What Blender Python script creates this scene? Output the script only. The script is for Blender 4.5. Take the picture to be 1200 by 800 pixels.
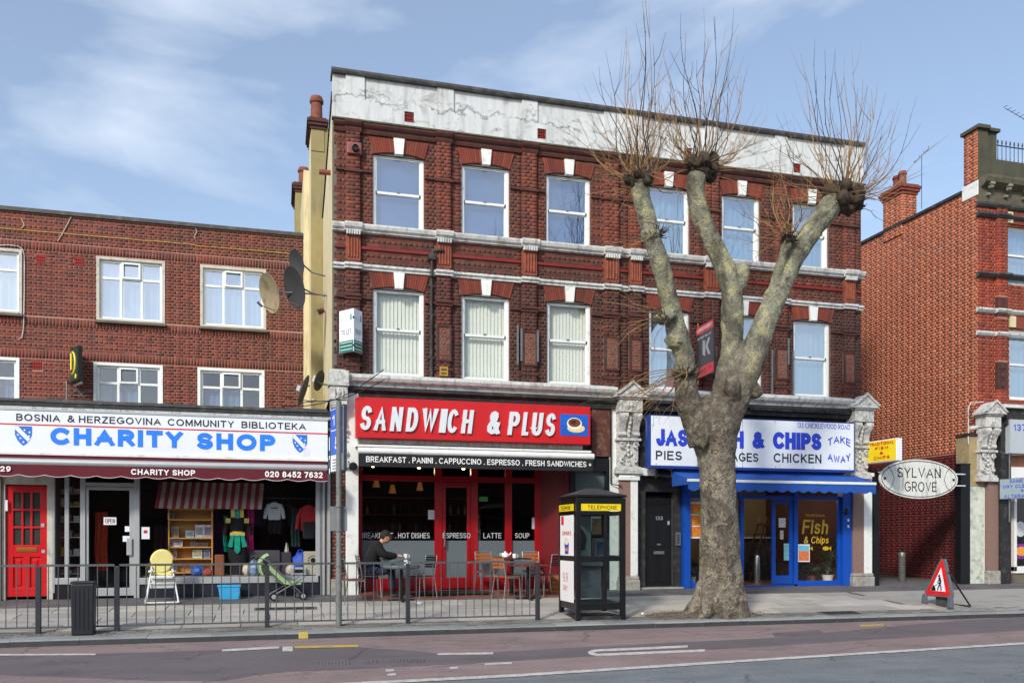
import bpy, bmesh, math, random
import numpy as np
from mathutils import Vector, Matrix, noise
R = math.radians
random.seed(7)
sc = bpy.context.scene
for o in list(bpy.data.objects): bpy.data.objects.remove(o)

# ------------------------------------------------------------------ camera, sky, sun, exposure
TAN = 0.273                       # the street runs about 15 degrees off the picture plane
TH = math.atan(TAN); CO, SI = math.cos(TH), math.sin(TH)
FPX, HY, CD, CH = 1000.0, 630.0, 17.75, 1.15
cam = bpy.data.cameras.new('camera'); co = bpy.data.objects.new('camera', cam)
sc.collection.objects.link(co)
co.location = (0, -CD, CH); co.rotation_euler = (R(90), 0, -TH)
cam.sensor_width = 36; cam.lens = 30.0; cam.shift_y = (HY-400)/1200.0
cam.clip_start = .1; cam.clip_end = 3000
sc.camera = co
sc.view_settings.view_transform = 'Standard'; sc.view_settings.look = 'None'
sc.view_settings.exposure = 0.62; sc.view_settings.gamma = 1

SUN_EL, SUN_AZ = R(34), R(40)     # azimuth: from the street-side normal (-y) towards the left (-x)
sdir = Vector((-math.sin(SUN_AZ)*math.cos(SUN_EL), -math.cos(SUN_AZ)*math.cos(SUN_EL), math.sin(SUN_EL)))
w = bpy.data.worlds.new('World'); sc.world = w; w.use_nodes = True
nt = w.node_tree; nt.nodes.clear()
def nn(t, typ, **kw):
    n = t.nodes.new(typ)
    for k, v in kw.items(): setattr(n, k, v)
    return n
out = nn(nt, 'ShaderNodeOutputWorld'); bg = nn(nt, 'ShaderNodeBackground'); bg.inputs[1].default_value = 0.13
sky = nn(nt, 'ShaderNodeTexSky', sky_type='NISHITA'); sky.sun_disc = False
sky.sun_elevation = SUN_EL; sky.sun_rotation = math.atan2(sdir.x, sdir.y) % (2*math.pi)
sky.air_density = 1.0; sky.dust_density = 1.6; sky.ozone_density = 1.1
tc = nn(nt, 'ShaderNodeTexCoord'); mp = nn(nt, 'ShaderNodeMapping'); mp.inputs['Scale'].default_value = (1.5, 1.5, 4.6); mp.inputs['Location'].default_value = (3.6, .2, .35)
nt.links.new(tc.outputs['Generated'], mp.inputs[0])
n1 = nn(nt, 'ShaderNodeTexNoise'); n1.inputs['Scale'].default_value = 2.1; n1.inputs['Detail'].default_value = 8; n1.inputs['Roughness'].default_value = .52
n1.inputs['Distortion'].default_value = .25
nt.links.new(mp.outputs[0], n1.inputs['Vector'])
rp = nn(nt, 'ShaderNodeValToRGB'); rp.color_ramp.elements[0].position = .50; rp.color_ramp.elements[0].color = (.14, .14, .14, 1)
rp.color_ramp.elements[1].position = .80; rp.color_ramp.elements[1].color = (.9, .9, .9, 1)
nt.links.new(n1.outputs['Fac'], rp.inputs[0])
mx = nn(nt, 'ShaderNodeMix', data_type='RGBA'); mx.inputs['B'].default_value = (4.6, 5.1, 5.8, 1)
nt.links.new(rp.outputs[0], mx.inputs['Factor']); nt.links.new(sky.outputs[0], mx.inputs['A'])
nt.links.new(mx.outputs['Result'], bg.inputs[0]); nt.links.new(bg.outputs[0], out.inputs[0])
sun = bpy.data.lights.new('sun', 'SUN'); sun.energy = 2.0; sun.angle = R(7); sun.color = (1, .93, .83)
so = bpy.data.objects.new('sun', sun); sc.collection.objects.link(so)
so.rotation_euler = (-sdir).to_track_quat('-Z', 'Y').to_euler(); so.location = (-20, -20, 30)

# ------------------------------------------------------------------ measuring helpers (photo reading -> point on a real plane)
SL = 0.08                         # the pavement falls towards the kerb
def gz(y): return SL*y if y < 0 else SL*y*.3
def PT(px, y):
    u = (px-600)/FPX; t = (y+CD)/(CO-u*SI); return t, t*(SI+u*CO)
def PX(px, y=0.): return PT(px, y)[1]
def PZ(px, py, y=0.): return CH+(HY-py)/FPX*PT(px, y)[0]
def GP(px, py, z=None):
    u = (px-600)/FPX; k = CO-u*SI; dz = (HY-py)/FPX
    t = (CH+SL*CD)/(SL*k-dz) if z is None else (CH-z)/(-dz)
    return t*(SI+u*CO), t*k-CD
KY = -4.05; KT = SL*KY; RZ = KT-.10   # kerb line, kerb top, road level

# ------------------------------------------------------------------ object helpers
col = bpy.data.collections.new('street'); sc.collection.children.link(col)
ORG = {}
def tag(o, label=None, cat=None, group=None, kind=None):
    if label: o['label'] = label
    if cat: o['category'] = cat
    if group: o['group'] = group
    if kind: o['kind'] = kind
    return o
def thing(name, label, cat, loc=(0, 0, 0), rotz=0, group=None, world=False):
    o = bpy.data.objects.new(name, None); col.objects.link(o)
    o.empty_display_size = .2
    o.location = loc; o.rotation_euler = (0, 0, rotz)
    ORG[o] = Vector(loc) if world else Vector((0, 0, 0))
    return tag(o, label, cat, group)
def FR(ox, oy, oz, rotz=0, rotx=0):
    return Matrix.Translation((ox, oy, oz)) @ Matrix.Rotation(rotz, 4, 'Z') @ Matrix.Rotation(rotx, 4, 'X')
class MB:
    def __init__(s): s.v = []; s.f = []
    def add(s, vs, fs):
        b = len(s.v); s.v += [tuple(p) for p in vs]; s.f += [tuple(b+i for i in q) for q in fs]; return s
    def box(s, x0, x1, y0, y1, z0, z1, M=None):
        if x0 > x1: x0, x1 = x1, x0
        if y0 > y1: y0, y1 = y1, y0
        if z0 > z1: z0, z1 = z1, z0
        vs = [(x0, y0, z0), (x1, y0, z0), (x1, y1, z0), (x0, y1, z0), (x0, y0, z1), (x1, y0, z1), (x1, y1, z1), (x0, y1, z1)]
        if M: vs = [M @ Vector(p) for p in vs]
        return s.add(vs, [(3, 2, 1, 0), (4, 5, 6, 7), (0, 1, 5, 4), (1, 2, 6, 5), (2, 3, 7, 6), (3, 0, 4, 7)])
    def prism(s, poly, d0, d1, ax='y', M=None):
        # poly of (a,b) counter-clockwise seen from -axis side; ax 'y': a=x,b=z ; 'x': a=y,b=z ; 'z': a=x,b=y
        n = len(poly)
        def mk(a, b, d):
            return (a, d, b) if ax == 'y' else ((d, a, b) if ax == 'x' else (a, b, d))
        vs = [mk(a, b, d0) for a, b in poly]+[mk(a, b, d1) for a, b in poly]
        if M: vs = [M @ Vector(p) for p in vs]
        return s.add(vs, [tuple(range(n)), tuple(range(2*n-1, n-1, -1))]+[(i+n, (i+1) % n+n, (i+1) % n, i) for i in range(n)])
    def tube(s, pts, r, n=8, caps=True, M=None):
        pts = [Vector(p) for p in pts]; m = len(pts)
        rs = r if isinstance(r, (list, tuple)) else [r]*m
        vs = []; up = None
        for i, p in enumerate(pts):
            d = (pts[min(i+1, m-1)]-pts[max(i-1, 0)])
            d = d.normalized() if d.length > 1e-9 else Vector((0, 0, 1))
            if up is None: up = Vector((0, 0, 1)) if abs(d.z) < .9 else Vector((0, 1, 0))
            a = d.cross(up); a = a.normalized() if a.length > 1e-6 else Vector((1, 0, 0))
            b = a.cross(d).normalized(); up = b
            for k in range(n):
                t = 2*math.pi*k/n; vs.append(p+(a*math.cos(t)+b*math.sin(t))*rs[i])
        if M: vs = [M @ p for p in vs]
        fs = [(i*n+k, i*n+(k+1) % n, (i+1)*n+(k+1) % n, (i+1)*n+k) for i in range(m-1) for k in range(n)]
        if caps: fs += [tuple(range(n-1, -1, -1)), tuple((m-1)*n+k for k in range(n))]
        return s.add(vs, fs)
    def lathe(s, prof, c=(0, 0, 0), n=20, M=None, ax='z'):
        vs = []
        for r, z in prof:
            for k in range(n):
                t = 2*math.pi*k/n
                p = Vector((r*math.cos(t), r*math.sin(t), z))
                if ax == 'y': p = Vector((p.x, p.z, p.y))
                vs.append(p+Vector(c))
        if M: vs = [M @ p for p in vs]
        m = len(prof)
        fs = [(i*n+k, i*n+(k+1) % n, (i+1)*n+(k+1) % n, (i+1)*n+k) for i in range(m-1) for k in range(n)]
        fs += [tuple(range(n-1, -1, -1)), tuple((m-1)*n+k for k in range(n))]
        return s.add(vs, fs)
    def ball(s, c, r, nu=14, nv=9, amp=0, sc_=3, seed=0, M=None):
        if not isinstance(r, (tuple, list)): r = (r, r, r)
        vs = []
        for j in range(nv+1):
            ph = math.pi*j/nv
            for i in range(nu):
                t = 2*math.pi*i/nu
                d = Vector((math.sin(ph)*math.cos(t), math.sin(ph)*math.sin(t), math.cos(ph)))
                k = 1+amp*noise.noise(d*sc_+Vector((seed, seed*.7, 0)))
                vs.append(Vector(c)+Vector((d.x*r[0], d.y*r[1], d.z*r[2]))*k)
        if M: vs = [M @ p for p in vs]
        fs = [(j*nu+i, (j+1)*nu+i, (j+1)*nu+(i+1) % nu, j*nu+(i+1) % nu) for j in range(nv) for i in range(nu)]
        return s.add(vs, fs)
    def build(s, name, mat, parent=None, bevel=0, smooth=False, M=None, xf=None, kind=None, label=None):
        me = bpy.data.meshes.new(name)
        v = s.v
        if M: v = [tuple(M @ Vector(p)) for p in v]
        if parent is not None:
            o = ORG.get(parent, Vector((0, 0, 0)))
            if o.length > 0: v = [(p[0]-o.x, p[1]-o.y, p[2]-o.z) for p in v]
        me.from_pydata(v, [], s.f); 
        bm = bmesh.new(); bm.from_mesh(me); bmesh.ops.recalc_face_normals(bm, faces=bm.faces); bm.to_mesh(me); bm.free()
        me.materials.append(mat)
        if smooth:
            me.polygons.foreach_set('use_smooth', [True]*len(me.polygons)); me.set_sharp_from_angle(angle=R(40 if smooth is True else 120))
        ob = bpy.data.objects.new(name, me); col.objects.link(ob)
        if parent is not None: ob.parent = parent; ORG[ob] = ORG.get(parent, Vector((0, 0, 0)))
        if bevel:
            b = ob.modifiers.new('bevel', 'BEVEL'); b.width = bevel; b.segments = 2; b.limit_method = 'ANGLE'
        if kind: ob['kind'] = kind
        if label: ob['label'] = label
        return ob
def bx(name, mat, parent, x0, x1, y0, y1, z0, z1, **k): return MB().box(x0, x1, y0, y1, z0, z1).build(name, mat, parent, **k)
def copy_tree(o, parent=None):
    c = o.copy(); col.objects.link(c)
    if parent: c.parent = parent
    for ch in list(CH_[o] if o in CH_ else o.children): copy_tree(ch, c)
    return c
CH_ = {}

# lettering: single-line letters (points and arcs in a unit-high box) drawn as flat ribbons of one stroke width
GLY = {
 'A': (.8, [[(0, 0), (.4, 1), (.8, 0)], [(.14, .33), (.66, .33)]]),
 'B': (.64, [[(0, 0), (0, 1), (.38, 1), (.38, .76, .22, .24, 90, -90), (0, .52)], [(.3, .52), (.38, .52), (.38, .26, .26, .26, 90, -90), (0, 0)]]),
 'C': (.78, [[(.42, .5, .42, .5, 48, 312)]]),
 'D': (.72, [[(0, 0), (0, 1), (.3, 1), (.3, .5, .42, .5, 90, -90), (0, 0), (0, .1)]]),
 'E': (.58, [[(.58, 1), (0, 1), (0, 0), (.6, 0)], [(0, .52), (.52, .52)]]),
 'F': (.54, [[(.54, 1), (0, 1), (0, 0)], [(0, .5), (.48, .5)]]),
 'G': (.82, [[(.42, .5, .42, .5, 48, 325), (.82, .2), (.82, .45), (.5, .45)]]),
 'H': (.66, [[(0, 0), (0, 1)], [(.66, 0), (.66, 1)], [(0, .52), (.66, .52)]]),
 'I': (.0, [[(0, 0), (0, 1)]]),
 'J': (.48, [[(.48, 1), (.48, .28), (.24, .28, .24, .28, 0, -175)]]),
 'K': (.64, [[(0, 0), (0, 1)], [(.6, 1), (0, .36)], [(.2, .56), (.64, 0)]]),
 'L': (.52, [[(0, 1), (0, 0), (.52, 0)]]),
 'M': (.8, [[(0, 0), (0, 1)], [(.04, .97), (.4, .12), (.76, .97)], [(.8, 1), (.8, 0)]]),
 'N': (.66, [[(0, 0), (0, 1)], [(.02, .97), (.64, .03)], [(.66, 0), (.66, 1)]]),
 'O': (.86, [[(.43, .5, .43, .5, 0, 360)]]),
 'P': (.6, [[(0, 0), (0, 1), (.34, 1), (.34, .73, .26, .27, 90, -90), (0, .46)]]),
 'R': (.64, [[(0, 0), (0, 1), (.36, 1), (.36, .74, .26, .26, 90, -90), (0, .48)], [(.34, .46), (.64, 0)]]),
 'S': (.62, [[(.31, .745, .28, .255, 28, 270), (.32, .25, .3, .24, 90, -155)]]),
 'T': (.64, [[(0, 1), (.64, 1)], [(.32, .97), (.32, 0)]]),
 'U': (.64, [[(0, 1), (0, .32), (.32, .32, .32, .32, 180, 360), (.64, 1)]]),
 'V': (.7, [[(0, 1), (.35, 0), (.7, 1)]]),
 'W': (1., [[(0, 1), (.25, 0), (.5, .95), (.75, 0), (1, 1)]]),
 'X': (.64, [[(0, 0), (.64, 1)], [(0, 1), (.64, 0)]]),
 'Y': (.66, [[(0, 1), (.33, .45), (.66, 1)], [(.33, .5), (.33, 0)]]),
 'Z': (.6, [[(0, 1), (.6, 1), (0, 0), (.6, 0)]]),
 '0': (.58, [[(.29, .5, .29, .5, 0, 360)]]), '1': (.22, [[(0, .76), (.22, 1), (.22, 0)]]),
 '2': (.56, [[(.28, .72, .27, .28, 165, -35), (0, 0), (.56, 0)]]), '3': (.56, [[(.27, .75, .25, .25, 150, -90)], [(.28, .26, .28, .26, 95, -155)]]),
 '4': (.6, [[(.46, 0), (.46, 1), (0, .26), (.6, .26)]]), '5': (.56, [[(.52, 1), (.1, 1), (.05, .52), (.27, .33, .29, .33, 120, -150)]]),
 '6': (.56, [[(.28, .31, .28, .31, 0, 360)], [(.33, .42, .33, .58, 65, 185)]]), '7': (.54, [[(0, 1), (.54, 1), (.2, 0)]]),
 '8': (.56, [[(.28, .76, .23, .24, 0, 360)], [(.28, .27, .28, .27, 0, 360)]]), '9': (.56, [[(.28, .69, .28, .31, 0, 360)], [(.23, .58, .33, .58, 5, -115)]]),
 '&': (.72, [[(.72, 0), (.18, .68), (.14, .82), (.2, .95), (.32, 1), (.44, .95), (.48, .82), (.42, .68), (.1, .42), (0, .26), (.05, .08), (.22, 0), (.42, .03), (.58, .18), (.66, .42)]]),
 '.': (.0, [[(0, 0), (0, .03)]]), '+': (.46, [[(0, .42), (.46, .42)], [(.23, .18), (.23, .66)]]),
 'i': (.0, [[(0, 0), (0, .68)], [(0, .93), (0, .98)]]), 's': (.44, [[(.22, .52, .2, .17, 28, 270), (.22, .17, .21, .17, 90, -155)]]),
 'h': (.46, [[(0, 0), (0, 1)], [(.23, .42, .23, .27, 175, 0), (.46, 0)]]), 'p': (.48, [[(0, -.28), (0, .7)], [(.24, .35, .24, .35, 0, 360)]]),
}
def ribbon(pts, t, closed):
    n = len(pts); L_, R_ = [], []
    for i in range(n):
        if closed: a, b = pts[(i-1) % n], pts[(i+1) % n]
        else: a, b = pts[max(i-1, 0)], pts[min(i+1, n-1)]
        p = pts[i]
        def un(u, v):
            dx, dy = v[0]-u[0], v[1]-u[1]; l = math.hypot(dx, dy) or 1; return dx/l, dy/l
        d1 = un(a, p) if (closed or i > 0) else un(p, b); d2 = un(p, b) if (closed or i < n-1) else un(a, p)
        q = p
        if not closed and i == 0: q = (p[0]-d2[0]*t/2, p[1]-d2[1]*t/2)
        if not closed and i == n-1: q = (p[0]+d1[0]*t/2, p[1]+d1[1]*t/2)
        mx_, my_ = -(d1[1]+d2[1]), d1[0]+d2[0]; l = math.hypot(mx_, my_)
        if l < .05: mx_, my_, l = -d1[1], d1[0], 1
        mx_, my_ = mx_/l, my_/l; c = max(.45, mx_*-d1[1]+my_*d1[0]); k = t/2/c
        L_.append((q[0]+mx_*k, q[1]+my_*k)); R_.append((q[0]-mx_*k, q[1]-my_*k))
    return L_, R_
def text(s, x, z, w, h, y, mat, parent, name='lettering', depth=.003, bold=0., shear=0., M=None, arc=None, label=None, spacing=0., kind=None):
    t = min(h*(.115+bold*1.9), .30*h); gap = .19+t/h; pen = 0; lay_ = []
    for ch in s:
        if ch == ' ': pen += .36+t/h*.6; continue
        gw, st = GLY[ch]; lay_.append((pen, st)); pen += gw+gap+spacing
    tot = pen-gap-spacing; kx_ = (w-t)/tot if tot > 0 else 1; ky_ = h-t
    if kx_ < .9*ky_: t = t*max(.55, .35+.65*kx_/ky_); kx_ = (w-t)/max(tot, .01); ky_ = h-t
    V, F = [], []; ns = 0
    for pen, st in lay_:
        for path in st:
            pts = []; closed = False
            for q in path:
                if len(q) == 2: pts.append(q)
                else:
                    cx_, cy_, rx_, ry_, a0, a1 = q; closed = abs(a1-a0) == 360; m = max(6, int(abs(a1-a0)/18))
                    for i in range(m+(0 if closed else 1)): a = R(a0+(a1-a0)*i/m); pts.append((cx_+rx_*math.cos(a), cy_+ry_*math.sin(a)))
            pts = [(x+t/2+(pen+a)*kx_, z+t/2+b*ky_) for a, b in pts]
            L_, R_ = ribbon(pts, t, closed); n = len(L_); b = len(V); yy = y-depth-.0012*(ns % 3)*.5; ns += 1
            lo = z-.3*h if min(p[1] for p in pts) < z else z
            for i_, p in enumerate(L_+R_): V.append((p[0], yy-.00003*(i_ % n), min(max(p[1], lo), z+h)))
            m = n if closed else n-1
            F += [(b+i, b+(i+1) % n, b+n+(i+1) % n, b+n+i) for i in range(m)]
            if depth > .01:
                V += [(v[0], y, v[2]) for v in V[b:b+2*n]]; c = b+2*n
                F += [(b+i, c+i, c+(i+1) % n, b+(i+1) % n) for i in range(m)]+[(b+n+i, b+n+(i+1) % n, c+n+(i+1) % n, c+n+i) for i in range(m)]
                if not closed: F += [(b, b+n, c+n, c), (b+n-1, c+n-1, c+2*n-1, b+2*n-1)]
    V = [(a+(c-z)*shear, b, c+(arc*(1-(((a-x)/w-.5)*2)**2) if arc is not None else 0)) for a, b, c in V]
    if M: V = [tuple(M @ Vector(p)) for p in V]
    o = ORG.get(parent, Vector((0, 0, 0))) if parent is not None else Vector((0, 0, 0))
    me = bpy.data.meshes.new(name); me.from_pydata([(p[0]-o.x, p[1]-o.y, p[2]-o.z) for p in V], [], F); me.materials.append(mat)
    ob = bpy.data.objects.new(name, me); col.objects.link(ob)
    if parent is not None: ob.parent = parent; ORG[ob] = o
    if label: ob['label'] = label
    if kind: ob['kind'] = kind
    return ob

# ------------------------------------------------------------------ materials
def C(r, g, b):
    f = lambda c: ((c/255+.055)/1.055)**2.4 if c > 10 else c/255/12.92
    return (f(r), f(g), f(b), 1)
def mul(c, k): return (min(1, c[0]*k), min(1, c[1]*k), min(1, c[2]*k), 1)
def newmat(name):
    m = bpy.data.materials.new(name); m.use_nodes = True; t = m.node_tree
    return m, t, t.nodes['Principled BSDF'], t.links.new
def pos(t, L, scale=(1, 1, 1)):
    g = nn(t, 'ShaderNodeNewGeometry'); mp = nn(t, 'ShaderNodeMapping'); mp.inputs['Scale'].default_value = scale
    L(g.outputs['Position'], mp.inputs[0]); return mp.outputs[0]
def noi(t, L, vec, scale, detail=4, rough=.55, dist=0):
    n = nn(t, 'ShaderNodeTexNoise'); n.inputs['Scale'].default_value = scale; n.inputs['Detail'].default_value = detail
    n.inputs['Roughness'].default_value = rough; n.inputs['Distortion'].default_value = dist; L(vec, n.inputs['Vector']); return n.outputs['Fac']
def ramp(t, L, fac, stops, interp='LINEAR'):
    r = nn(t, 'ShaderNodeValToRGB'); cr = r.color_ramp; cr.interpolation = interp
    while len(cr.elements) < len(stops): cr.elements.new(.5)
    for e, (p, c) in zip(cr.elements, stops): e.position = p; e.color = c if len(c) == 4 else (*c, 1)
    L(fac, r.inputs[0]); return r.outputs[0]
def mixc(t, L, fac, a, b, mode='MIX'):
    m = nn(t, 'ShaderNodeMix', data_type='RGBA', blend_type=mode)
    for s, v in (('Factor', fac), ('A', a), ('B', b)):
        if isinstance(v, (int, float, tuple)): m.inputs[s].default_value = v
        else: L(v, m.inputs[s])
    return m.outputs['Result']
def bumpn(t, L, P, h, strength, dist=.01):
    b = nn(t, 'ShaderNodeBump'); b.inputs['Strength'].default_value = strength; b.inputs['Distance'].default_value = dist
    L(h, b.inputs['Height']); L(b.outputs[0], P.inputs['Normal'])
_M = {}
def pmat(name, c, rough=.6, var=.18, scale=5, bump=.15, bscale=70, metal=0, dirt=0, dcol=(.05, .045, .04, 1), streak=False, spec=.5, coat=0):
    if name in _M: return _M[name]
    m, t, P, L = newmat(name)
    v = pos(t, L)
    f = noi(t, L, v, scale, 6)
    base = ramp(t, L, f, [(.25, mul(c, 1-var)), (.5, c), (.75, mul(c, 1+var))])
    if dirt:
        v2 = pos(t, L, (1, 1, .22) if streak else (1, 1, 1))
        d = noi(t, L, v2, scale*.7+2, 8, .65, .3)
        dm = ramp(t, L, d, [(.60-dirt*.25, (0, 0, 0)), (.80-dirt*.1, (.85, .85, .85))])
        base = mixc(t, L, dm, base, dcol)
    L(base, P.inputs['Base Color']); P.inputs['Roughness'].default_value = rough; P.inputs['Metallic'].default_value = metal
    P.inputs['Specular IOR Level'].default_value = spec; P.inputs['Coat Weight'].default_value = coat
    if bump: bumpn(t, L, P, noi(t, L, v, bscale, 5), bump, .01)
    _M[name] = m; return m
def brickmat(name, cols, grime=(.03, .025, .022, 1), gamt=.4, eff=0, rough=.88, soot=None):
    m, t, P, L = newmat(name)
    g = nn(t, 'ShaderNodeNewGeometry'); oi = nn(t, 'ShaderNodeObjectInfo')
    ad = nn(t, 'ShaderNodeMath', operation='ADD'); L(g.outputs['Random Per Island'], ad.inputs[0]); L(oi.outputs['Random'], ad.inputs[1])
    fr_ = nn(t, 'ShaderNodeMath', operation='FRACT'); L(ad.outputs[0], fr_.inputs[0])
    n = len(cols); base = ramp(t, L, fr_.outputs[0], [(i/(n-1)*.98, c) for i, c in enumerate(cols)])
    v = pos(t, L)
    sp = noi(t, L, v, 45, 5, .7)
    base = mixc(t, L, .7, base, ramp(t, L, sp, [(.3, (.55, .55, .55)), (.55, (1, 1, 1)), (.8, (1.35, 1.3, 1.2))]), 'MULTIPLY')
    big = noi(t, L, pos(t, L, (1, 1, .6)), .9, 8, .62, .4)
    base = mixc(t, L, ramp(t, L, big, [(.42, (0, 0, 0)), (.72, (gamt,)*3)]), base, grime)
    if eff:
        e = noi(t, L, pos(t, L, (.35, .35, 2.2)), 2.3, 8, .7, .6)
        base = mixc(t, L, ramp(t, L, e, [(.60, (0, 0, 0)), (.76, (eff,)*3)]), base, (.42, .38, .33, 1))
    if soot:      # smoke-blackened lower storey, with a ragged upper edge
        sp_ = nn(t, 'ShaderNodeSeparateXYZ'); L(v, sp_.inputs[0]); wz = noi(t, L, v, .8, 7, .65)
        ma = nn(t, 'ShaderNodeMath', operation='MULTIPLY_ADD'); L(wz, ma.inputs[0]); ma.inputs[1].default_value = 2.2; L(sp_.outputs['Z'], ma.inputs[2])
        mm = nn(t, 'ShaderNodeMapRange'); mm.inputs['From Min'].default_value = soot+1.6; mm.inputs['From Max'].default_value = soot+.6; mm.inputs['To Max'].default_value = .5; L(ma.outputs[0], mm.inputs['Value'])
        base = mixc(t, L, mm.outputs[0], base, C(44, 32, 32))
    sk = noi(t, L, pos(t, L, (1, 1, .16)), 3.2, 7, .62)
    base = mixc(t, L, ramp(t, L, sk, [(.60, (0, 0, 0)), (.78, (.45,)*3)]), base, grime)
    L(base, P.inputs['Base Color']); P.inputs['Roughness'].default_value = rough
    bumpn(t, L, P, sp, .25, .004); return m
def glassmat(name, tint=(.85, .9, .9, 1), refl=.1, graze=.6, rough=.01):
    m = bpy.data.materials.new(name); m.use_nodes = True; t = m.node_tree; t.nodes.clear(); L = t.links.new
    o = nn(t, 'ShaderNodeOutputMaterial'); mx = nn(t, 'ShaderNodeMixShader'); tr = nn(t, 'ShaderNodeBsdfTransparent'); gl = nn(t, 'ShaderNodeBsdfGlossy')
    tr.inputs[0].default_value = tint; gl.inputs['Roughness'].default_value = rough; gl.inputs['Color'].default_value = (.95, .97, 1, 1)
    lw = nn(t, 'ShaderNodeLayerWeight'); lw.inputs[0].default_value = .5
    mr = nn(t, 'ShaderNodeMapRange'); mr.inputs['To Min'].default_value = refl; mr.inputs['To Max'].default_value = graze
    pw = nn(t, 'ShaderNodeMath', operation='POWER'); pw.inputs[1].default_value = 3; L(lw.outputs['Facing'], pw.inputs[0])
    L(pw.outputs[0], mr.inputs['Value']); L(mr.outputs[0], mx.inputs[0]); L(tr.outputs[0], mx.inputs[1]); L(gl.outputs[0], mx.inputs[2])
    v = pos(t, L); bp = nn(t, 'ShaderNodeBump'); bp.inputs['Strength'].default_value = .12; bp.inputs['Distance'].default_value = .03
    L(noi(t, L, v, 1.6, 2), bp.inputs['Height']); L(bp.outputs[0], gl.inputs['Normal'])
    L(mx.outputs[0], o.inputs[0]); return m
def emat(name, c, s):
    m, t, P, L = newmat(name); P.inputs['Base Color'].default_value = c; P.inputs['Emission Color'].default_value = c; P.inputs['Emission Strength'].default_value = s; return m

M_BRL = brickmat('brick_left', [C(116, 54, 46), C(130, 60, 48), C(96, 48, 44), C(140, 70, 56), C(84, 46, 44), C(122, 58, 46), C(108, 56, 50)], gamt=.6, eff=.35)
M_BRM = brickmat('brick_main', [C(120, 64, 48), C(100, 54, 44), C(136, 74, 52), C(84, 46, 42), C(116, 56, 42), C(84, 46, 40), C(134, 62, 42)], gamt=.75, eff=.22, soot=7.0)
M_BRR = brickmat('brick_right', [C(190, 114, 84), C(180, 106, 78), C(196, 122, 88), C(174, 102, 78), C(186, 110, 82), C(170, 106, 84), C(202, 130, 100)], gamt=.2, eff=.5)
M_BRP = brickmat('brick_painted_red', [C(104, 26, 26), C(94, 24, 25), C(110, 30, 28), C(86, 24, 25)], gamt=.5)
M_RUB = brickmat('rubbed_brick', [C(138, 62, 46), C(126, 56, 44), C(148, 70, 50), C(114, 54, 46)], gamt=.55)
M_TERRA = pmat('terracotta', C(140, 72, 50), .8, .3, 9, .3, 60, dirt=.45, dcol=(.05, .03, .025, 1))
M_TERRAD = pmat('dark_moulded_brick', C(82, 46, 40), .85, .3, 6, .3, 60, dirt=.6, dcol=C(44, 36, 36))
M_MORT = pmat('mortar_light', C(164, 126, 110), .95, .15, 5, .3, 80, dirt=.15, dcol=C(120, 90, 80))
M_MORTD = pmat('mortar_dark', C(112, 88, 80), .95, .2, 4, .3, 80, dirt=.5, dcol=C(60, 50, 48))
M_MORTR = pmat('mortar_right', C(166, 112, 90), .95, .15, 5, .3, 80)
M_WHP = pmat('white_paint', C(226, 230, 228), .45, .05, 5, .08, 60, dirt=.18, dcol=C(150, 148, 140))
M_WHOLD = pmat('weathered_white_stone', C(206, 210, 208), .7, .12, 9, .35, 40, dirt=.5, dcol=C(92, 88, 82), streak=True)
M_UPVC = pmat('white_window_frame', C(226, 232, 232), .35, .03, 5, 0, dirt=.1, dcol=C(170, 172, 168))
M_STUC = pmat('stucco_frame', C(190, 188, 178), .8, .12, 6, .2, 60, dirt=.35, dcol=C(120, 115, 100))
M_BLACK = pmat('black_paint', C(22, 23, 26), .35, .2, 5, .06, 50)
M_BLACKM = pmat('black_weathered', C(38, 38, 40), .7, .4, 7, .3, 50, dirt=.35, dcol=C(90, 88, 84))
M_LEAD = pmat('lead_flashing', C(62, 62, 64), .6, .35, 6, .35, 30, dirt=.4, dcol=C(110, 108, 104), streak=False)
M_GREY = pmat('galvanised_grey', C(128, 132, 134), .45, .15, 8, .1, 60, metal=.6, dirt=.2, dcol=C(80, 78, 74))
M_ALU = pmat('aluminium_frame', C(176, 180, 182), .4, .06, 5, .04, 40, metal=.35)
M_ALUP = pmat('aluminium_polished', C(200, 204, 206), .22, .05, 5, 0, metal=.9)
M_CREAM = pmat('cream_render', C(208, 198, 160), .85, .10, 3, .25, 40, dirt=.28, dcol=C(150, 136, 96), streak=True)
M_OLIVE = pmat('olive_render', C(150, 138, 96), .9, .14, 3, .3, 40, dirt=.35, dcol=C(104, 98, 78), streak=True)
M_OLIVED = pmat('dark_olive_render', C(74, 74, 60), .9, .2, 3, .3, 40, dirt=.3, dcol=C(50, 50, 44), streak=True)
M_GREYR = pmat('grey_render', C(104, 98, 88), .9, .2, 3, .3, 40)
M_POT = pmat('terracotta_pot', C(126, 72, 56), .85, .25, 8, .2, 60, dirt=.4, dcol=C(60, 40, 34))
M_REDP = pmat('red_gloss_paint', C(150, 12, 22), .3, .08, 5, .03, 40, coat=.2)
M_REDD = pmat('red_door_paint', C(196, 18, 26), .32, .08, 5, .05, 40, coat=.3)
M_REDS = pmat('red_sign_panel', C(196, 24, 28), .4, .08, 2, 0, dirt=.1, dcol=C(150, 30, 32), streak=True)
M_WSIGN = pmat('white_sign_panel', C(226, 234, 242), .35, .04, 2, 0, dirt=.14, dcol=C(190, 196, 200), streak=True)
M_WLET = pmat('white_lettering', C(236, 236, 236), .45, .03, 5, 0)
M_LETG = pmat('faded_white_lettering', C(190, 195, 198), .5, .05, 5, 0)
M_BLUEL = pmat('blue_lettering', C(36, 126, 236), .4, .05, 3, 0)
M_BLUED = pmat('deep_blue_lettering', C(38, 66, 200), .4, .06, 3, 0)
M_NAVY = pmat('navy_lettering', C(26, 32, 58), .45, .06, 3, 0)
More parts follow.
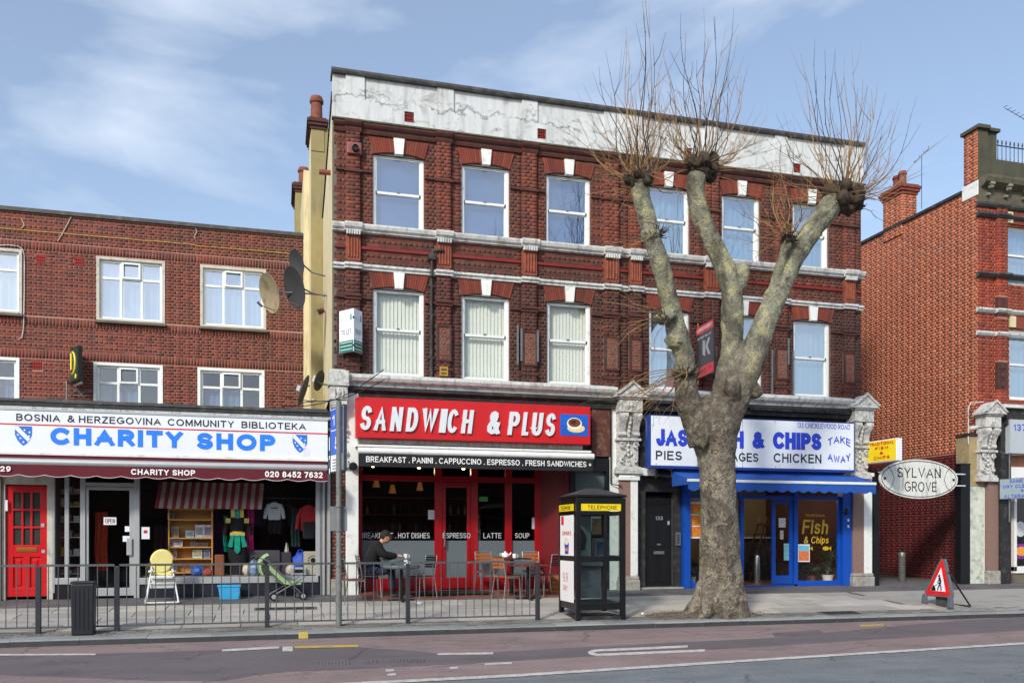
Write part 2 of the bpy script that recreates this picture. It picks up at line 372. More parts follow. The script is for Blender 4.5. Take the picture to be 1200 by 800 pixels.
M_BLKL = pmat('black_lettering', C(24, 28, 36), .45, .06, 3, 0)
M_REDL = pmat('red_line', C(206, 40, 48), .45, .06, 3, 0)
M_MAR = pmat('maroon_canvas', C(92, 18, 34), .85, .12, 4, .1, 200)
M_BLKC = pmat('black_canvas', C(26, 28, 34), .85, .12, 4, .1, 200)
M_BLUC = pmat('blue_canvas', C(24, 80, 166), .8, .12, 4, .1, 200, dirt=.15, dcol=C(20, 40, 90))
M_BLUP = pmat('blue_gloss_paint', C(14, 78, 178), .35, .08, 4, .04, 40, coat=.2)
M_PINK = pmat('pink_granite', C(134, 108, 100), .6, .25, 25, .1, 90, dirt=.2, dcol=C(90, 76, 70))
M_STONE = pmat('stone_base', C(160, 158, 150), .9, .2, 10, .5, 40, dirt=.5, dcol=C(86, 84, 80))
M_YEL = pmat('yellow_sign', C(240, 214, 20), .4, .05, 3, 0)
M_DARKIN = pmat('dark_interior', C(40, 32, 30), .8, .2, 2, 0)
M_REDIN = pmat('dark_red_interior', C(48, 12, 16), .7, .2, 2, 0)
M_OCHRE = pmat('ochre_interior', C(132, 118, 88), .8, .12, 2, 0)
M_WOOD = pmat('pine_wood', C(204, 148, 72), .5, .12, 12, .05, 40)
M_WOODD = pmat('orange_wood', C(164, 94, 42), .45, .15, 14, .06, 40)
M_TILER = pmat('red_floor_tile', C(124, 78, 66), .6, .2, 10, .15, 60, dirt=.35, dcol=C(90, 70, 64))
M_GL = glassmat('shop_glass', (.97, .98, .98, 1), .05, .5)
M_GLU = glassmat('upper_window_glass', (.62, .74, .9, 1), .34, .8)
M_GLB = glassmat('bright_window_glass', (.75, .85, .92, 1), .5, .85)
M_GLD = glassmat('dark_glass', (.35, .38, .4, 1), .10, .5)
M_GLP = glassmat('phone_box_glass', (.8, .88, .86, 1), .07, .5)
# ------------------------------------------------------------------ ground, road, pavement
def structure(o): o['kind'] = 'structure'; return o
def asphalt(name, c, sp=.35, patch=.25, wet=.85):
    m, t, P, L = newmat(name); v = pos(t, L)
    f = noi(t, L, v, 55, 6, .75); g = noi(t, L, v, 1.1, 6, .6, .5); st = noi(t, L, pos(t, L, (.25, 1.6, 1)), 2.2, 6, .6)
    a = ramp(t, L, f, [(.28, mul(c, 1-sp)), (.5, c), (.7, mul(c, 1+sp*1.3))])
    a = mixc(t, L, 1., a, ramp(t, L, g, [(.3, (1-patch,)*3), (.7, (1+patch,)*3)]), 'MULTIPLY')
    a = mixc(t, L, 1., a, ramp(t, L, st, [(.3, (.88,)*3), (.7, (1.12,)*3)]), 'MULTIPLY')
    cr = noi(t, L, v, 3.5, 5, .6); cv = nn(t, 'ShaderNodeVectorMath', operation='ADD'); L(v, cv.inputs[0]); L(cr, cv.inputs[1])
    vo = nn(t, 'ShaderNodeTexVoronoi', feature='DISTANCE_TO_EDGE'); vo.inputs['Scale'].default_value = .55; L(cv.outputs[0], vo.inputs['Vector'])
    ck = mixc(t, L, 1., ramp(t, L, vo.outputs['Distance'], [(0, (1, 1, 1)), (.008, (.6,)*3), (.016, (0, 0, 0))]), ramp(t, L, noi(t, L, v, .7, 3), [(.45, (0, 0, 0)), (.55, (.8,)*3)]), 'MULTIPLY')
    a = mixc(t, L, ck, a, mul(c, .35))
    oil = noi(t, L, pos(t, L, (.5, 1.2, 1)), 1.9, 6, .6); a = mixc(t, L, ramp(t, L, oil, [(.60, (0, 0, 0)), (.74, (.5,)*3)]), a, mul(c, .6))
    L(a, P.inputs['Base Color']); P.inputs['Roughness'].default_value = wet; bumpn(t, L, P, f, .6, .01); return m
M_ROADG = asphalt('grey_asphalt', C(114, 119, 122), .4, .16)
M_ROADR = asphalt('worn_red_asphalt', C(132, 116, 114), .45, .18)
M_ROADD = asphalt('dark_asphalt', C(100, 92, 96), .35, .12)
M_FORE = asphalt('forecourt_asphalt', C(92, 92, 94), .25, .3)
M_GROUND = asphalt('plain_ground', C(100, 100, 98), .2, .2)
def slabmat(name, cs, damt=.6):
    m, t, P, L = newmat(name); v = pos(t, L); oi = nn(t, 'ShaderNodeObjectInfo'); g = nn(t, 'ShaderNodeNewGeometry')
    ad = nn(t, 'ShaderNodeMath', operation='ADD'); L(g.outputs['Random Per Island'], ad.inputs[0]); L(oi.outputs['Random'], ad.inputs[1])
    fr_ = nn(t, 'ShaderNodeMath', operation='FRACT'); L(ad.outputs[0], fr_.inputs[0])
    a = ramp(t, L, fr_.outputs[0], [(i/(len(cs)-1), c) for i, c in enumerate(cs)])
    a = mixc(t, L, .8, a, ramp(t, L, noi(t, L, v, 60, 5, .7), [(.3, (.8,)*3), (.7, (1.2,)*3)]), 'MULTIPLY')
    d = noi(t, L, pos(t, L, (.5, 1, 1)), 1.8, 9, .68, .5)
    a = mixc(t, L, ramp(t, L, d, [(.50, (0, 0, 0)), (.68, (damt,)*3)]), a, C(96, 96, 92))
    d2 = noi(t, L, v, 7, 3, .5)
    a = mixc(t, L, ramp(t, L, d2, [(.70, (0, 0, 0)), (.72, (.5, .5, .5))]), a, C(70, 70, 68))
    L(a, P.inputs['Base Color']); P.inputs['Roughness'].default_value = .85; bumpn(t, L, P, noi(t, L, v, 90, 4), .3, .006); return m
M_SLAB = slabmat('concrete_slab', [C(178, 174, 166), C(162, 160, 154), C(186, 180, 170), C(150, 149, 144), C(174, 171, 166)], .45)
M_SETT = slabmat('stone_sett', [C(132, 132, 126), C(112, 112, 108), C(146, 144, 136), C(96, 96, 92), C(124, 120, 110)], .8)
M_KERB = slabmat('kerb_concrete', [C(142, 148, 150), C(128, 134, 136), C(148, 152, 152)], .5)
M_SOIL = pmat('tree_pit_soil', C(98, 90, 82), .95, .4, 14, .8, 50, dirt=.5, dcol=C(50, 44, 40))
M_JOINT = pmat('joint_dirt', C(74, 74, 70), .95, .3, 12, .4, 60)
M_LINE = pmat('road_paint_white', C(204, 204, 200), .7, .1, 12, .3, 80, dirt=.8, dcol=C(140, 124, 118))
M_LINEY = pmat('road_paint_yellow', C(206, 178, 64), .7, .1, 12, .3, 80, dirt=.8, dcol=C(120, 104, 84))

structure(bx('ground', M_GROUND, None, -600, 600, -600, 900, RZ-1.4, RZ-.7))
road = structure(bx('road', M_ROADG, None, -70, 90, -15.6, KY, RZ-.3, RZ))
def flat(name, pts, z, mat, parent=None, th=.004, raw=False):
    P_ = pts if raw else [GP(a, b, z)for a, b in pts]
    ar = sum(P_[i][0]*P_[(i+1) % len(P_)][1]-P_[(i+1) % len(P_)][0]*P_[i][1] for i in range(len(P_)))
    if ar < 0: P_ = P_[::-1]
    return MB().prism(P_, z-th, z, 'z').build(name, mat, parent)
KX = lambda px: (PX(px, KY), KY-.002)
# red strip (bus lane and cycle lane) between kerb and the long white line
redp = [(-25, KY-.002), (30, KY-.002)]+[GP(1400, 741, RZ), GP(1200, 752, RZ), GP(900, 771, RZ), GP(600, 790, RZ), GP(395, 799.5, RZ)]
redp += [(redp[-1][0]-6, redp[-1][1]-.15), (redp[-1][0]-16, redp[-1][1]-.1)]
redp[0] = (redp[-1][0], KY-.002)
flat('red_surface', redp, RZ+.004, M_ROADR, road, raw=True)
darkp = [(-160, 770), (0, 766.5), (130, 765), (258, 761), (262, 758.5), (330, 757), (420, 758), (500, 763), (520, 767), (600, 762), (750, 754.5), (900, 747), (1050, 733), (1130, 726), (1300, 716),
         (1300, 731), (1200, 738), (1050, 747), (900, 756.5), (750, 765), (600, 773.5), (520, 778), (400, 784), (340, 786), (300, 790), (260, 797), (180, 797), (60, 792), (-160, 786)]
flat('dark_patch', darkp, RZ+.008, M_ROADD, road)
def strip(name, pts, wpx, z=RZ+.012, mat=M_LINE):
    for (a, b), (c, d) in zip(pts[:-1], pts[1:]):
        flat(name, [(a, b-wpx/2), (c, d-wpx/2), (c, d+wpx/2), (a, b+wpx/2)], z, mat, road)
lw = [GP(p, q, RZ+.012) for p, q in ((1400, 741), (1200, 752), (900, 770.5), (600, 789.5), (395, 799.5))]
lw.append((lw[-1][0]-16, lw[-1][1]-.1))
flat('white_lane_line', [(x, y+.0) for x, y in lw]+[(x-.05, y-.16) for x, y in lw[::-1]], RZ+.012, M_LINE, road, raw=True)
strip('thin_white_line', [(-60, 768), (0, 766.3), (112, 765.8)], 1.3)
strip('thin_white_line', [(260, 761.2), (327, 757.6)], 2.2)
strip('white_block', [(331, 759.6), (343, 759.4)], 5)
strip('yellow_line', [(345, 757.4), (420, 755.9)], 1.9, mat=M_LINEY)
strip('thin_white_line', [(513, 765.5), (578, 764.6)], 1.8)
strip('white_block', [(452, 785), (462, 784.4)], 2.2); strip('white_block', [(454, 790), (464, 789.2)], 2.2)
strip('white_block', [(527, 782), (537, 781.5)], 2.2)
strip('thin_white_line', [(568, 777.5), (600, 776)], 2)
strip('yellow_line', [(1008, 732.3), (1036, 731.6)], 1.6, mat=M_LINEY)
strip('white_turn_marking', [(700, 761.3), (806, 756.6)], 2.4); strip('white_turn_marking', [(700, 766.5), (826, 761.4)], 2.6)
flat('white_turn_marking', [(700, 760.1), (693, 761), (689, 763), (690, 765.5), (700, 767.8), (700, 765.2), (695, 763.9), (700, 762.5)], RZ+.012, M_LINE, road)
for (a, b, y1, y2) in ((370, 410, 776.3, 776.3), (425, 442, 774.6, 774.4), (458, 498, 773.2, 772.8)):
    g = flat('drain_grating', [(a, y1-2.6), (b, y2-2.6), (b, y2+2.2), (a, y1+2.2)], RZ+.0112, M_ROADD, road)
    n = int((b-a)/4)
    for k in range(n):
        u = a+(k+.2)*(b-a)/n
        flat('grating_bar', [(u, y1-1.8), (u+1.9, y1-1.8), (u+1.9, y1+1.6), (u, y1+1.6)], RZ+.016, M_GREY, g)
flat('tar_patch', [(905, 741), (960, 737.5), (966, 741.5), (908, 745)], RZ+.0105, M_ROADD, road)
litter = tag(flat('litter', [(972, 720.2), (982, 719.6), (983, 721.6), (975, 722)], RZ+.03, pmat('pink_paper', C(220, 120, 130), .6), None, th=.02), 'scrap of pink and white paper lying in the gutter right of the tree', 'litter')

# pavement bed
X0, X1 = -26., 32.
pav = structure(MB().prism([(KY+.02, -.9), (4, -.9), (4, .09), (0, -.012), (KY+.02, SL*(KY)-.012)], X0, X1, 'x').build('pavement', M_JOINT, None))
PM = Matrix.Rotation(math.atan(SL), 4, 'X')
def shared(name, dims, mat, bev=.004):
    a, b, c = dims; e = bev
    vs = [(-a/2, -b/2, -c), (a/2, -b/2, -c), (a/2, b/2, -c), (-a/2, b/2, -c), (-a/2, -b/2, -e), (a/2, -b/2, -e), (a/2, b/2, -e), (-a/2, b/2, -e),
          (-a/2+e, -b/2+e, 0), (a/2-e, -b/2+e, 0), (a/2-e, b/2-e, 0), (-a/2+e, b/2-e, 0)]
    fs = [(0, 1, 5, 4), (1, 2, 6, 5), (2, 3, 7, 6), (3, 0, 4, 7), (4, 5, 9, 8), (5, 6, 10, 9), (6, 7, 11, 10), (7, 4, 8, 11), (8, 9, 10, 11)]
    me = bpy.data.meshes.new(name); me.from_pydata(vs, [], fs); me.materials.append(mat); return me
def piece(name, me, parent, loc, rot=(0, 0, 0), scale=None):
    o = bpy.data.objects.new(name, me); col.objects.link(o); o.parent = parent
    o.location = Vector(loc)-ORG.get(parent, Vector()); o.rotation_euler = rot
    if scale: o.scale = scale
    return o
slab = shared('paving_slab', (.887, .587, .04), M_SLAB); slabh = shared('paving_slab', (.443, .593, .04), M_SLAB)
rx = math.atan(SL)
pitx, pity = PX(823, -3.4), -3.5
for r in range(4):
    y = -1.0-.3-.6*r; x = -11.4+(.45 if r % 2 else 0)
    while x < 12.6:
        piece('paving_slab', slab, pav, (x, y, gz(y)+random.uniform(-.002, .003)), (rx+random.uniform(-.003, .003), random.uniform(-.002, .002), 0)); x += .9
# setts strip: one joined part, as there are well over three hundred
sb = MB()
for r in range(5):
    x = X0
    while x < X1:
        wd = .2; yy = -3.45-.1*r+.02; o_ = (.1 if r % 2 else 0)
        z = gz(yy)+random.uniform(-.004, .004)
        if -13 < x < 16: sb.box(x+o_+.005, x+o_+wd-.005, yy-.045, yy+.045, z-.03, z)
        x += wd
so_ = sb.build('sett', M_SETT, pav); so_['kind'] = 'stuff'
side = MB()
for (a, b) in ((X0, -11.86), (12.6, X1)): side.prism([(KY+.3, SL*(KY+.3)-.03), (-1., -1*SL-.03), (-1., -1*SL), (KY+.3, SL*(KY+.3))], a, b, 'x')
side.build('outer_paving', M_SLAB, pav)
kerb = structure(MB().prism([(KY+.01, RZ-.3), (KY+.24, RZ-.3), (KY+.24, SL*(KY+.24)-.012), (KY+.01, SL*KY-.012)], X0, X1, 'x').build('kerb', M_JOINT, None))
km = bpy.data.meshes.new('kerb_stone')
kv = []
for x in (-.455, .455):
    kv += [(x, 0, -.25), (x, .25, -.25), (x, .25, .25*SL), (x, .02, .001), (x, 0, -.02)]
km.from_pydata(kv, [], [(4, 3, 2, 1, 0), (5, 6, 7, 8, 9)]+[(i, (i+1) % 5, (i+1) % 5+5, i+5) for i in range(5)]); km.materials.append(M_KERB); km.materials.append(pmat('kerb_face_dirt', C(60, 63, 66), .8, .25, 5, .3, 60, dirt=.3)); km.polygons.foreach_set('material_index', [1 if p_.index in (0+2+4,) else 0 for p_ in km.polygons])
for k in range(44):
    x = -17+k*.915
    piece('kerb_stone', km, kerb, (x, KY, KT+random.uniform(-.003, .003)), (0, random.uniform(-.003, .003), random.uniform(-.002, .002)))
MB().prism([(PX(350, KY), KY-.003), (PX(361, KY), KY-.003), (PX(361, KY), KY+.2), (PX(350, KY), KY+.2)], KT-.09, KT+.004, 'z').build('yellow_mark', pmat('kerb_yellow', C(196, 176, 84), .7, .2, 20, dirt=.4, dcol=C(140, 140, 120)), kerb)
# shop forecourt of dark asphalt, with the red-tiled strip before the cafe
fo = structure(MB().prism([(-1.0, -.12), (0, -.05), (3.5, 0), (3.5, .055), (0, .004), (-1.0, -SL+.003)], X0, X1, 'x').build('forecourt', M_FORE, None))
cx0, cx1 = PX(424), PX(655)
tl = shared('floor_tile', (.296, .296, .02), M_TILER, .002)
for i in range(15):
    for j in range(4):
        x = cx0+.1+.3*i; y = -.75+.3*j+.0
        if x < cx1: piece('floor_tile', tl, fo, (x, y, gz(y)+.022 if y < 0 else .024+.02*y), (rx if y < 0 else .02, 0, 0))
mat_ = tag(MB().prism([(PX(478, -.35), -.62), (PX(575, -.35), -.62), (PX(560, .1), .08), (PX(500, .1), .08)], .0, .035, 'z').build('door_mat', pmat('door_mat_rubber', C(34, 34, 36), .95, .3, 30, .5, 90), None), 'dark rubber doormat laid in front of the cafe door', 'doormat')
# tree pit
pit = []
for k in range(26):
    t = 2*math.pi*k/26; r = 1+.16*noise.noise(Vector((math.cos(t)*1.5, math.sin(t)*1.5, 3)))
    x = pitx+1.25*r*math.cos(t); y = max(KY+.27, min(-2.95, pity+.52*r*math.sin(t))); pit.append((x, y))
n = len(pit)
sm = MB(); cz = gz(pity)+.05
vs = [(x, y, gz(y)-.01) for x, y in pit]+[(pitx+(x-pitx)*.9, pity+(y-pity)*.9, gz(y)+.012+.012*noise.noise(Vector((x*3, y*3, 0)))) for x, y in pit]+[(pitx+(x-pitx)*.55, pity+(y-pity)*.55, gz(y)+.03) for x, y in pit]+[(pitx, pity, cz)]
fs = [(i, (i+1) % n, (i+1) % n+n, i+n) for i in range(n)]+[(i+n, (i+1) % n+n, (i+1) % n+2*n, i+2*n) for i in range(n)]+[(i+2*n, (i+1) % n+2*n, 3*n) for i in range(n)]
sm.add(vs, fs); structure(sm.build('tree_pit_soil', M_SOIL, None, smooth=True))
db = MB()
for k in range(420):
    t = random.uniform(0, 6.28); r = random.uniform(.3, 1.1)
    x = pitx+1.3*r*math.cos(t); y = pity+.5*r*math.sin(t)
    if y < KY+.03 or y > -2.7: continue
    s = random.uniform(.008, .022); z = gz(y)+.03*(r < .95)
    db.add([(x-s, y, z), (x, y-s, z), (x+s, y+s*.4, z), (x, y, z+s)], [(0, 1, 3), (1, 2, 3), (2, 0, 3)])
tag(db.build('leaf_litter', pmat('leaf_litter', C(112, 96, 80), .9, .5, 20), None), 'small twigs and leaf litter scattered round the tree foot', 'leaf litter', kind='stuff')
# access covers
def cover(px, py, w_, d_, lab, m=M_BLACKM):
    x, y = GP(px, py); y = min(y, -1.1)
    t = thing('access_cover', lab, 'manhole cover', (x, y, gz(y)+.004))
    MB().box(-w_/2, w_/2, -d_/2, d_/2, -.005, .006, M=PM).build('frame', M_GREY, t)
    q = MB()
    for i in range(6):
        for j in range(3): q.box(-w_/2+.03+(w_-.06)*i/6, -w_/2+.03+(w_-.06)*(i+.86)/6, -d_/2+.03+(d_-.06)*j/3, -d_/2+.03+(d_-.06)*(j+.86)/3, .004, .012, M=PM)
    q.build('lid', m, t)
cover(985, 718, .8, .35, 'dark access cover in the pavement between the tree and the roadworks sign')
cover(335, 713, 1.1, .3, 'long dark access cover in the pavement by the lime pushchair')
# far kerb, far pavement and the terrace on the near side of the street, which the shop glass mirrors
structure(bx('far_pavement', M_SLAB, None, -70, 90, -40, -15.6, RZ-.3, RZ+.1))
t = thing('terrace_across_road', 'long dark brick terrace across the road, seen only as a reflection in the shop glass', 'terrace', (0, -25, RZ+.1), world=True)
M_TER = pmat('terrace_brick', C(84, 52, 46), .9, .25, 3)
q = MB()
for k in range(9):
    x = -40+k*9.2; q.box(x, x+9.1, -33, -25, RZ, 6.4+((k*37) % 5)*.35)
q.build('wall', M_TER, t)
for k in range(9):
    for r in range(2):
        for i in range(3):
            x = -40+k*9.2+1.1+i*2.6
            bx('window', M_BLACK, t, x, x+1.3, -24.97, -25.1, 3.1+r*0-0+ (0 if r == 0 else -2.9), 4.7+(0 if r == 0 else -2.5))
# ------------------------------------------------------------------ brickwork
STR, HEA, CRS = .225, .1125, .075
JN = .0105
stretcher = None
def unit_brick(w_, h_, mat, name='brick', dep=.1):
    me = bpy.data.meshes.new(name)
    vs = [(-w_/2, 0, -h_/2), (w_/2, 0, -h_/2), (w_/2, 0, h_/2), (-w_/2, 0, h_/2), (-w_/2, dep, -h_/2), (w_/2, dep, -h_/2), (w_/2, dep, h_/2), (-w_/2, dep, h_/2)]
    me.from_pydata(vs, [], [(0, 1, 2, 3), (1, 5, 6, 2), (2, 6, 7, 3), (3, 7, 4, 0), (0, 4, 5, 1)]); me.materials.append(mat); return me
def brick_layout(x0, x1, z0, z1, holes, soldiers=(), jit=.0008, zref=None):
    """bricks of an English bond as (xc, zc, w, h, y); holes are (xa, xb, za, zb); soldiers are (za, zb)"""
    out = []
    zs = zref if zref is not None else z0
    cuts = []
    z = zs+CRS*math.ceil((z0-zs)/CRS-1e-6)
    sold = sorted(soldiers)
    row = round((z-zs)/CRS)
    while z < z1-.03:
        hit = [s for s in sold if s[0] <= z+CRS/2 < s[1]]
        if hit: z += CRS; row += 1; continue
        zt = min(z+CRS, z1); zc = (z+zt)/2; h = zt-z-JN
        iv = [(x0, x1)]
        for a, b, c, d in holes:
            if c < zc < d:
                nv = []
                for p, q in iv:
                    if b <= p or a >= q: nv.append((p, q))
                    else:
                        if a-p > .03: nv.append((p, a))
                        if q-b > .03: nv.append((b, q))
                iv = nv
        L_ = STR if row % 2 == 0 else HEA
        for p, q in iv:
            k = math.floor((p-x0)/L_); off = .05625 if row % 2 else 0
            xx = x0+k*L_-off
            while xx < q:
                a = max(xx, p); b = min(xx+L_, q)
                if b-a > .035: out.append(((a+b)/2, zc, b-a-JN, h, random.uniform(-jit, jit)))
                xx += L_
        z += CRS; row += 1
    for sa, sb_ in sold:
        iv = [(x0, x1)]
        for a, b, c, d in holes:
            if c < (sa+sb_)/2 < d: iv = [r for p, q in iv for r in ((p, min(q, a)), (max(p, b), q)) if r[1]-r[0] > .03]
        for p, q in iv:
            n_ = max(1, round((q-p)/CRS)); s = (q-p)/n_
            for k in range(n_): out.append((p+s*(k+.5), (sa+sb_)/2, s-JN, sb_-sa-JN, random.uniform(-jit, jit)))
    return out
def lay(bricks, parent, mat, M=None, single=300, key=None, dep=.1, yoff=0, name='brick'):
    """the 'single' bricks that show largest become objects of their own, the rest one joined part"""
    full = [b for b in bricks if abs(b[2]-(STR-JN)) < .002 and abs(b[3]-(CRS-JN)) < .002]
    full.sort(key=key or (lambda b: b[0])); one = set(map(id, full[:single]))
    if single:
        um = unit_brick(STR-JN, CRS-JN, mat, name, dep)
        for b in full[:single]:
            o = bpy.data.objects.new(name, um); col.objects.link(o); o.parent = parent
            p = Vector((b[0], b[4]+yoff, b[1])); o.location = p-ORG.get(parent, Vector())
    rest = [b for b in bricks if id(b) not in one]
    if not rest: return
    a = np.array(rest); n = len(a); hw = a[:, 2]/2; hh = a[:, 3]/2; x, z, y = a[:, 0], a[:, 1], a[:, 4]+yoff
    V = np.empty((n, 8, 3))
    for i, (sx, sz, d) in enumerate(((-1, -1, 0), (1, -1, 0), (1, 1, 0), (-1, 1, 0), (-1, -1, dep), (1, -1, dep), (1, 1, dep), (-1, 1, dep))):
        V[:, i, 0] = x+sx*hw; V[:, i, 1] = y+d; V[:, i, 2] = z+sz*hh
    V = V.reshape(-1, 3)
    if M: A = np.array(M); V = V @ A[:3, :3].T+A[:3, 3]
    V = V-np.array(ORG.get(parent, Vector()))
    base = (np.arange(n)*8)[:, None, None]
    F = (base+np.array([(0, 1, 2, 3), (1, 5, 6, 2), (2, 6, 7, 3), (3, 7, 4, 0), (0, 4, 5, 1)])[None]).reshape(-1, 4)
    me = bpy.data.meshes.new('brickwork'); me.vertices.add(len(V)); me.vertices.foreach_set('co', V.ravel())
    me.loops.add(len(F)*4); me.loops.foreach_set('vertex_index', F.ravel()); me.polygons.add(len(F)); me.polygons.foreach_set('loop_start', np.arange(len(F))*4)
    me.update(calc_edges=True); me.materials.append(mat)
    o = bpy.data.objects.new('brickwork', me); col.objects.link(o); o.parent = parent; o['kind'] = 'stuff'; return o
def backing(x0, x1, z0, z1, holes, y0, y1, name, mat, parent, M=None):
    xs = sorted({x0, x1, *[min(max(v, x0), x1) for h in holes for v in h[:2]]}); zs = sorted({z0, z1, *[min(max(v, z0), z1) for h in holes for v in h[2:]]})
    q = MB()
    for a, b in zip(xs[:-1], xs[1:]):
        run = None
        for c, d in list(zip(zs[:-1], zs[1:]))+[(None, None)]:
            solid = c is not None and not any(h[0] < (a+b)/2 < h[1] and h[2] < (c+d)/2 < h[3] for h in holes)
            if solid: run = (run[0], d) if run else (c, d)
            elif run: q.box(a, b, y0, y1, run[0], run[1]); run = None
    return q.build(name, mat, parent, M=M)
def hmould(x0, x1, y, prof, name, mat, parent, caps=True, M=None, breaks=(), **k):
    """a horizontal moulding: prof of (projection, z); breaks (xa, xb, extra) stand further proud"""
    q = MB(); segs = []; x = x0
    for a, b, e in sorted(breaks):
        if a > x: segs.append((x, a, 0))
        segs.append((max(a, x0), min(b, x1), e)); x = b
    if x < x1: segs.append((x, x1, 0))
    for a, b, e in segs:
        poly = [(y-p-(e if p > 0 else 0), z) for p, z in prof]
        q.prism(poly, a, b, 'x')
    return q.build(name, mat, parent, M=M, **k)

# ------------------------------------------------------------------ MAIN BUILDING (three storeys, white parapet)
mx0, mx1 = PX(391), PX(1009)
Zt, Zp = 10.70, 9.66
main = thing('shop_terrace', 'tall dark red brick three storey building with a white rendered parapet behind the pollarded tree', 'building', (mx0, 0, 0), world=True)
UPW = [(437, 497), (541, 597), (640, 692), (757, 808), (846, 890.5), (929, 971)]
LOW = [(437, 497), (541, 597), (641, 692.5), (760.5, 808), (868-20, 893), (930, 973)]
ZU, ZL = (7.57, 9.12), (4.50, 6.34)
wall = MB(); holes = []
for a, b in UPW: holes.append((PX(a), PX(b), *ZU))
for a, b in LOW: holes.append((PX(a), PX(b), *ZL))
wp = backing(mx0, mx1, 4.3, Zp, holes, .0032, .35, 'wall', M_MORTD, main)
PIL = [(405, 422), (511, 528), (611, 628), (707, 724), (736.5, 750.5), (824, 841), (907, 921.5), (987, 1000)]
PILx = [(PX(a), PX(b)) for a, b in PIL]
AH = .30   # arch height
arch_h = [(h[0]-.05, h[1]+.05, h[3]-.02, h[3]+AH) for h in holes]
pil_h = [(a, b, 4.3, Zp-.15) for a, b in PILx]
brs = brick_layout(mx0, mx1, 4.45, Zp, holes+arch_h+pil_h, zref=4.3)
lay(brs, wp, M_BRM, single=290, key=lambda b: (b[0]-mx0)+abs(b[1]-6.5)*.1)
pb = []
for a, b in PILx:
    z = 4.5
    while z < Zp-.2:
        skip = (6.82 < z < 7.30) or (4.86 < z < 5.62)
        if not skip:
            r = int(round((z-4.5)/CRS)) % 2; n_ = max(1, round((b-a)/(.1 if r else .2))); s = (b-a)/n_
            for k in range(n_): pb.append((a+s*(k+.5), z+CRS/2, s-JN, CRS-JN, random.uniform(-.0008, .0008)))
        z += CRS
q = MB()
for a, b in PILx: q.box(a+.01, b-.01, -.0815, .1, 4.4, Zp-.12)
pw = q.build('pilaster_core', M_MORTD, main)
lay(pb, pw, brickmat('brick_pilaster', [C(138, 64, 46), C(112, 54, 42), C(150, 74, 50), C(92, 48, 42), C(128, 60, 44)], gamt=.7, eff=.2, soot=7.0), single=0, yoff=-.085, dep=.085)
# pilaster panels: flutes above, moulded flower panels below
for a, b in PILx:
    m_ = (a+b)/2; h2 = (b-a)/2
    q = MB(); q.box(a, b, -.085, 0, 6.83, 7.32)
    for k in range(4):
        xx = a+.03+(b-a-.06)*(k+.5)/4; q.tube([(xx, -.088, 6.88), (xx, -.088, 7.27)], (b-a-.06)/8*.78, 8)
    q.build('fluted_panel', M_TERRA, main)
    q = MB(); q.box(a+.02, b-.02, -.075, 0, 4.87, 5.60)
    for (c, d, e, f) in ((a, a+.035, 4.86, 5.62), (b-.035, b, 4.86, 5.62)): q.box(c, d, -.105, -.05, e, f)
    for (e, f) in ((4.86, 4.9), (5.58, 5.62)): q.box(a+.036, b-.036, -.105, -.05, e, f)
    pnl = q.build('moulded_panel', M_TERRAD, main)
    q = MB()
    for k in range(3):
        zc = 5.0+.235*k
        q.ball((m_, -.078, zc), (.035, .025, .035), 8, 5)
        for j in range(6):
            t = j*math.pi/3; q.ball((m_+math.cos(t)*.062, -.078, zc+math.sin(t)*.075), (.024, .016, .03), 6, 4)
        for s in (-1, 1): q.tube([(m_+s*.02, -.08, zc+.09), (m_+s*.085, -.085, zc+.12), (m_+s*.06, -.08, zc+.06)], .008, 5)
    q.build('flower_relief', M_TERRA, pnl)
    # cap bands of the pilaster
    q = MB()
    for z, pr, h in ((6.02, .115, .05), (6.08, .14, .04), (8.62, .12, .05), (4.66, .11, .06)): bx('cap_band', M_TERRAD, main, a-.02, b+.02, -pr, 0, z, z+h)
# impost bands between windows (thin dark string at window shoulder)
q = MB()
for zz in (8.66, 6.06):
    hs = sorted(holes[:6] if zz > 7 else holes[6:])
    for i in range(7):
        a = mx0+.04 if i == 0 else hs[i-1][1]+.01; b = mx1-.04 if i == 6 else hs[i][0]-.01
        x = a
        for p, r in PILx+[(b, b)]:
            if p-.02 > x and p-.02 <= b+.1: q.box(x, min(p-.021, b), -.05, 0, zz, zz+.045)
            if r > x: x = max(x, r+.021) if p < b else x
            if x >= b: break
q.build('impost_band', M_TERRAD, main)
# arches of rubbed brick and white keystones
def archset(h, top):
    a, b, z0, z1 = h; w2 = (b-a)/2; xm = (a+b)/2
    q = MB(); n_ = 22; rise = .07
    for k in range(n_):
        t0 = -1+2*k/n_; t1 = -1+2*(k+1)/n_
        if abs((t0+t1)/2) < .13: continue
        f = lambda t, e: (xm+t*(w2+e), )
        g = .004
        zb0 = z1+rise*(1-t0*t0)-.05; zb1 = z1+rise*(1-t1*t1)-.05
        q.prism([(xm+t0*w2+g, zb0), (xm+t1*w2-g, zb1), (xm+t1*(w2+.10)-g, z1+AH-.01), (xm+t0*(w2+.10)+g, z1+AH-.01)], -.03, .1, 'y')
    q.build('arch', M_RUB, main)
    # timber tympanum infill above the flat sash head
    MB().prism([(a, z1-.03), (b, z1-.03)]+[(xm-t*w2, z1+rise*(1-t*t)-.05) for t in [-1+2*i/12 for i in range(13)]], .05, .08, 'y').build('window_head', M_STUC, main)
    kw = .085
    MB().prism([(xm-kw, z1-.03), (xm+kw, z1-.03), (xm+kw*1.35, z1+AH+.0), (xm-kw*1.35, z1+AH+.0)], -.085, .02, 'y').build('keystone', M_WHP, main, bevel=.006)
for h in holes: archset(h, 0)
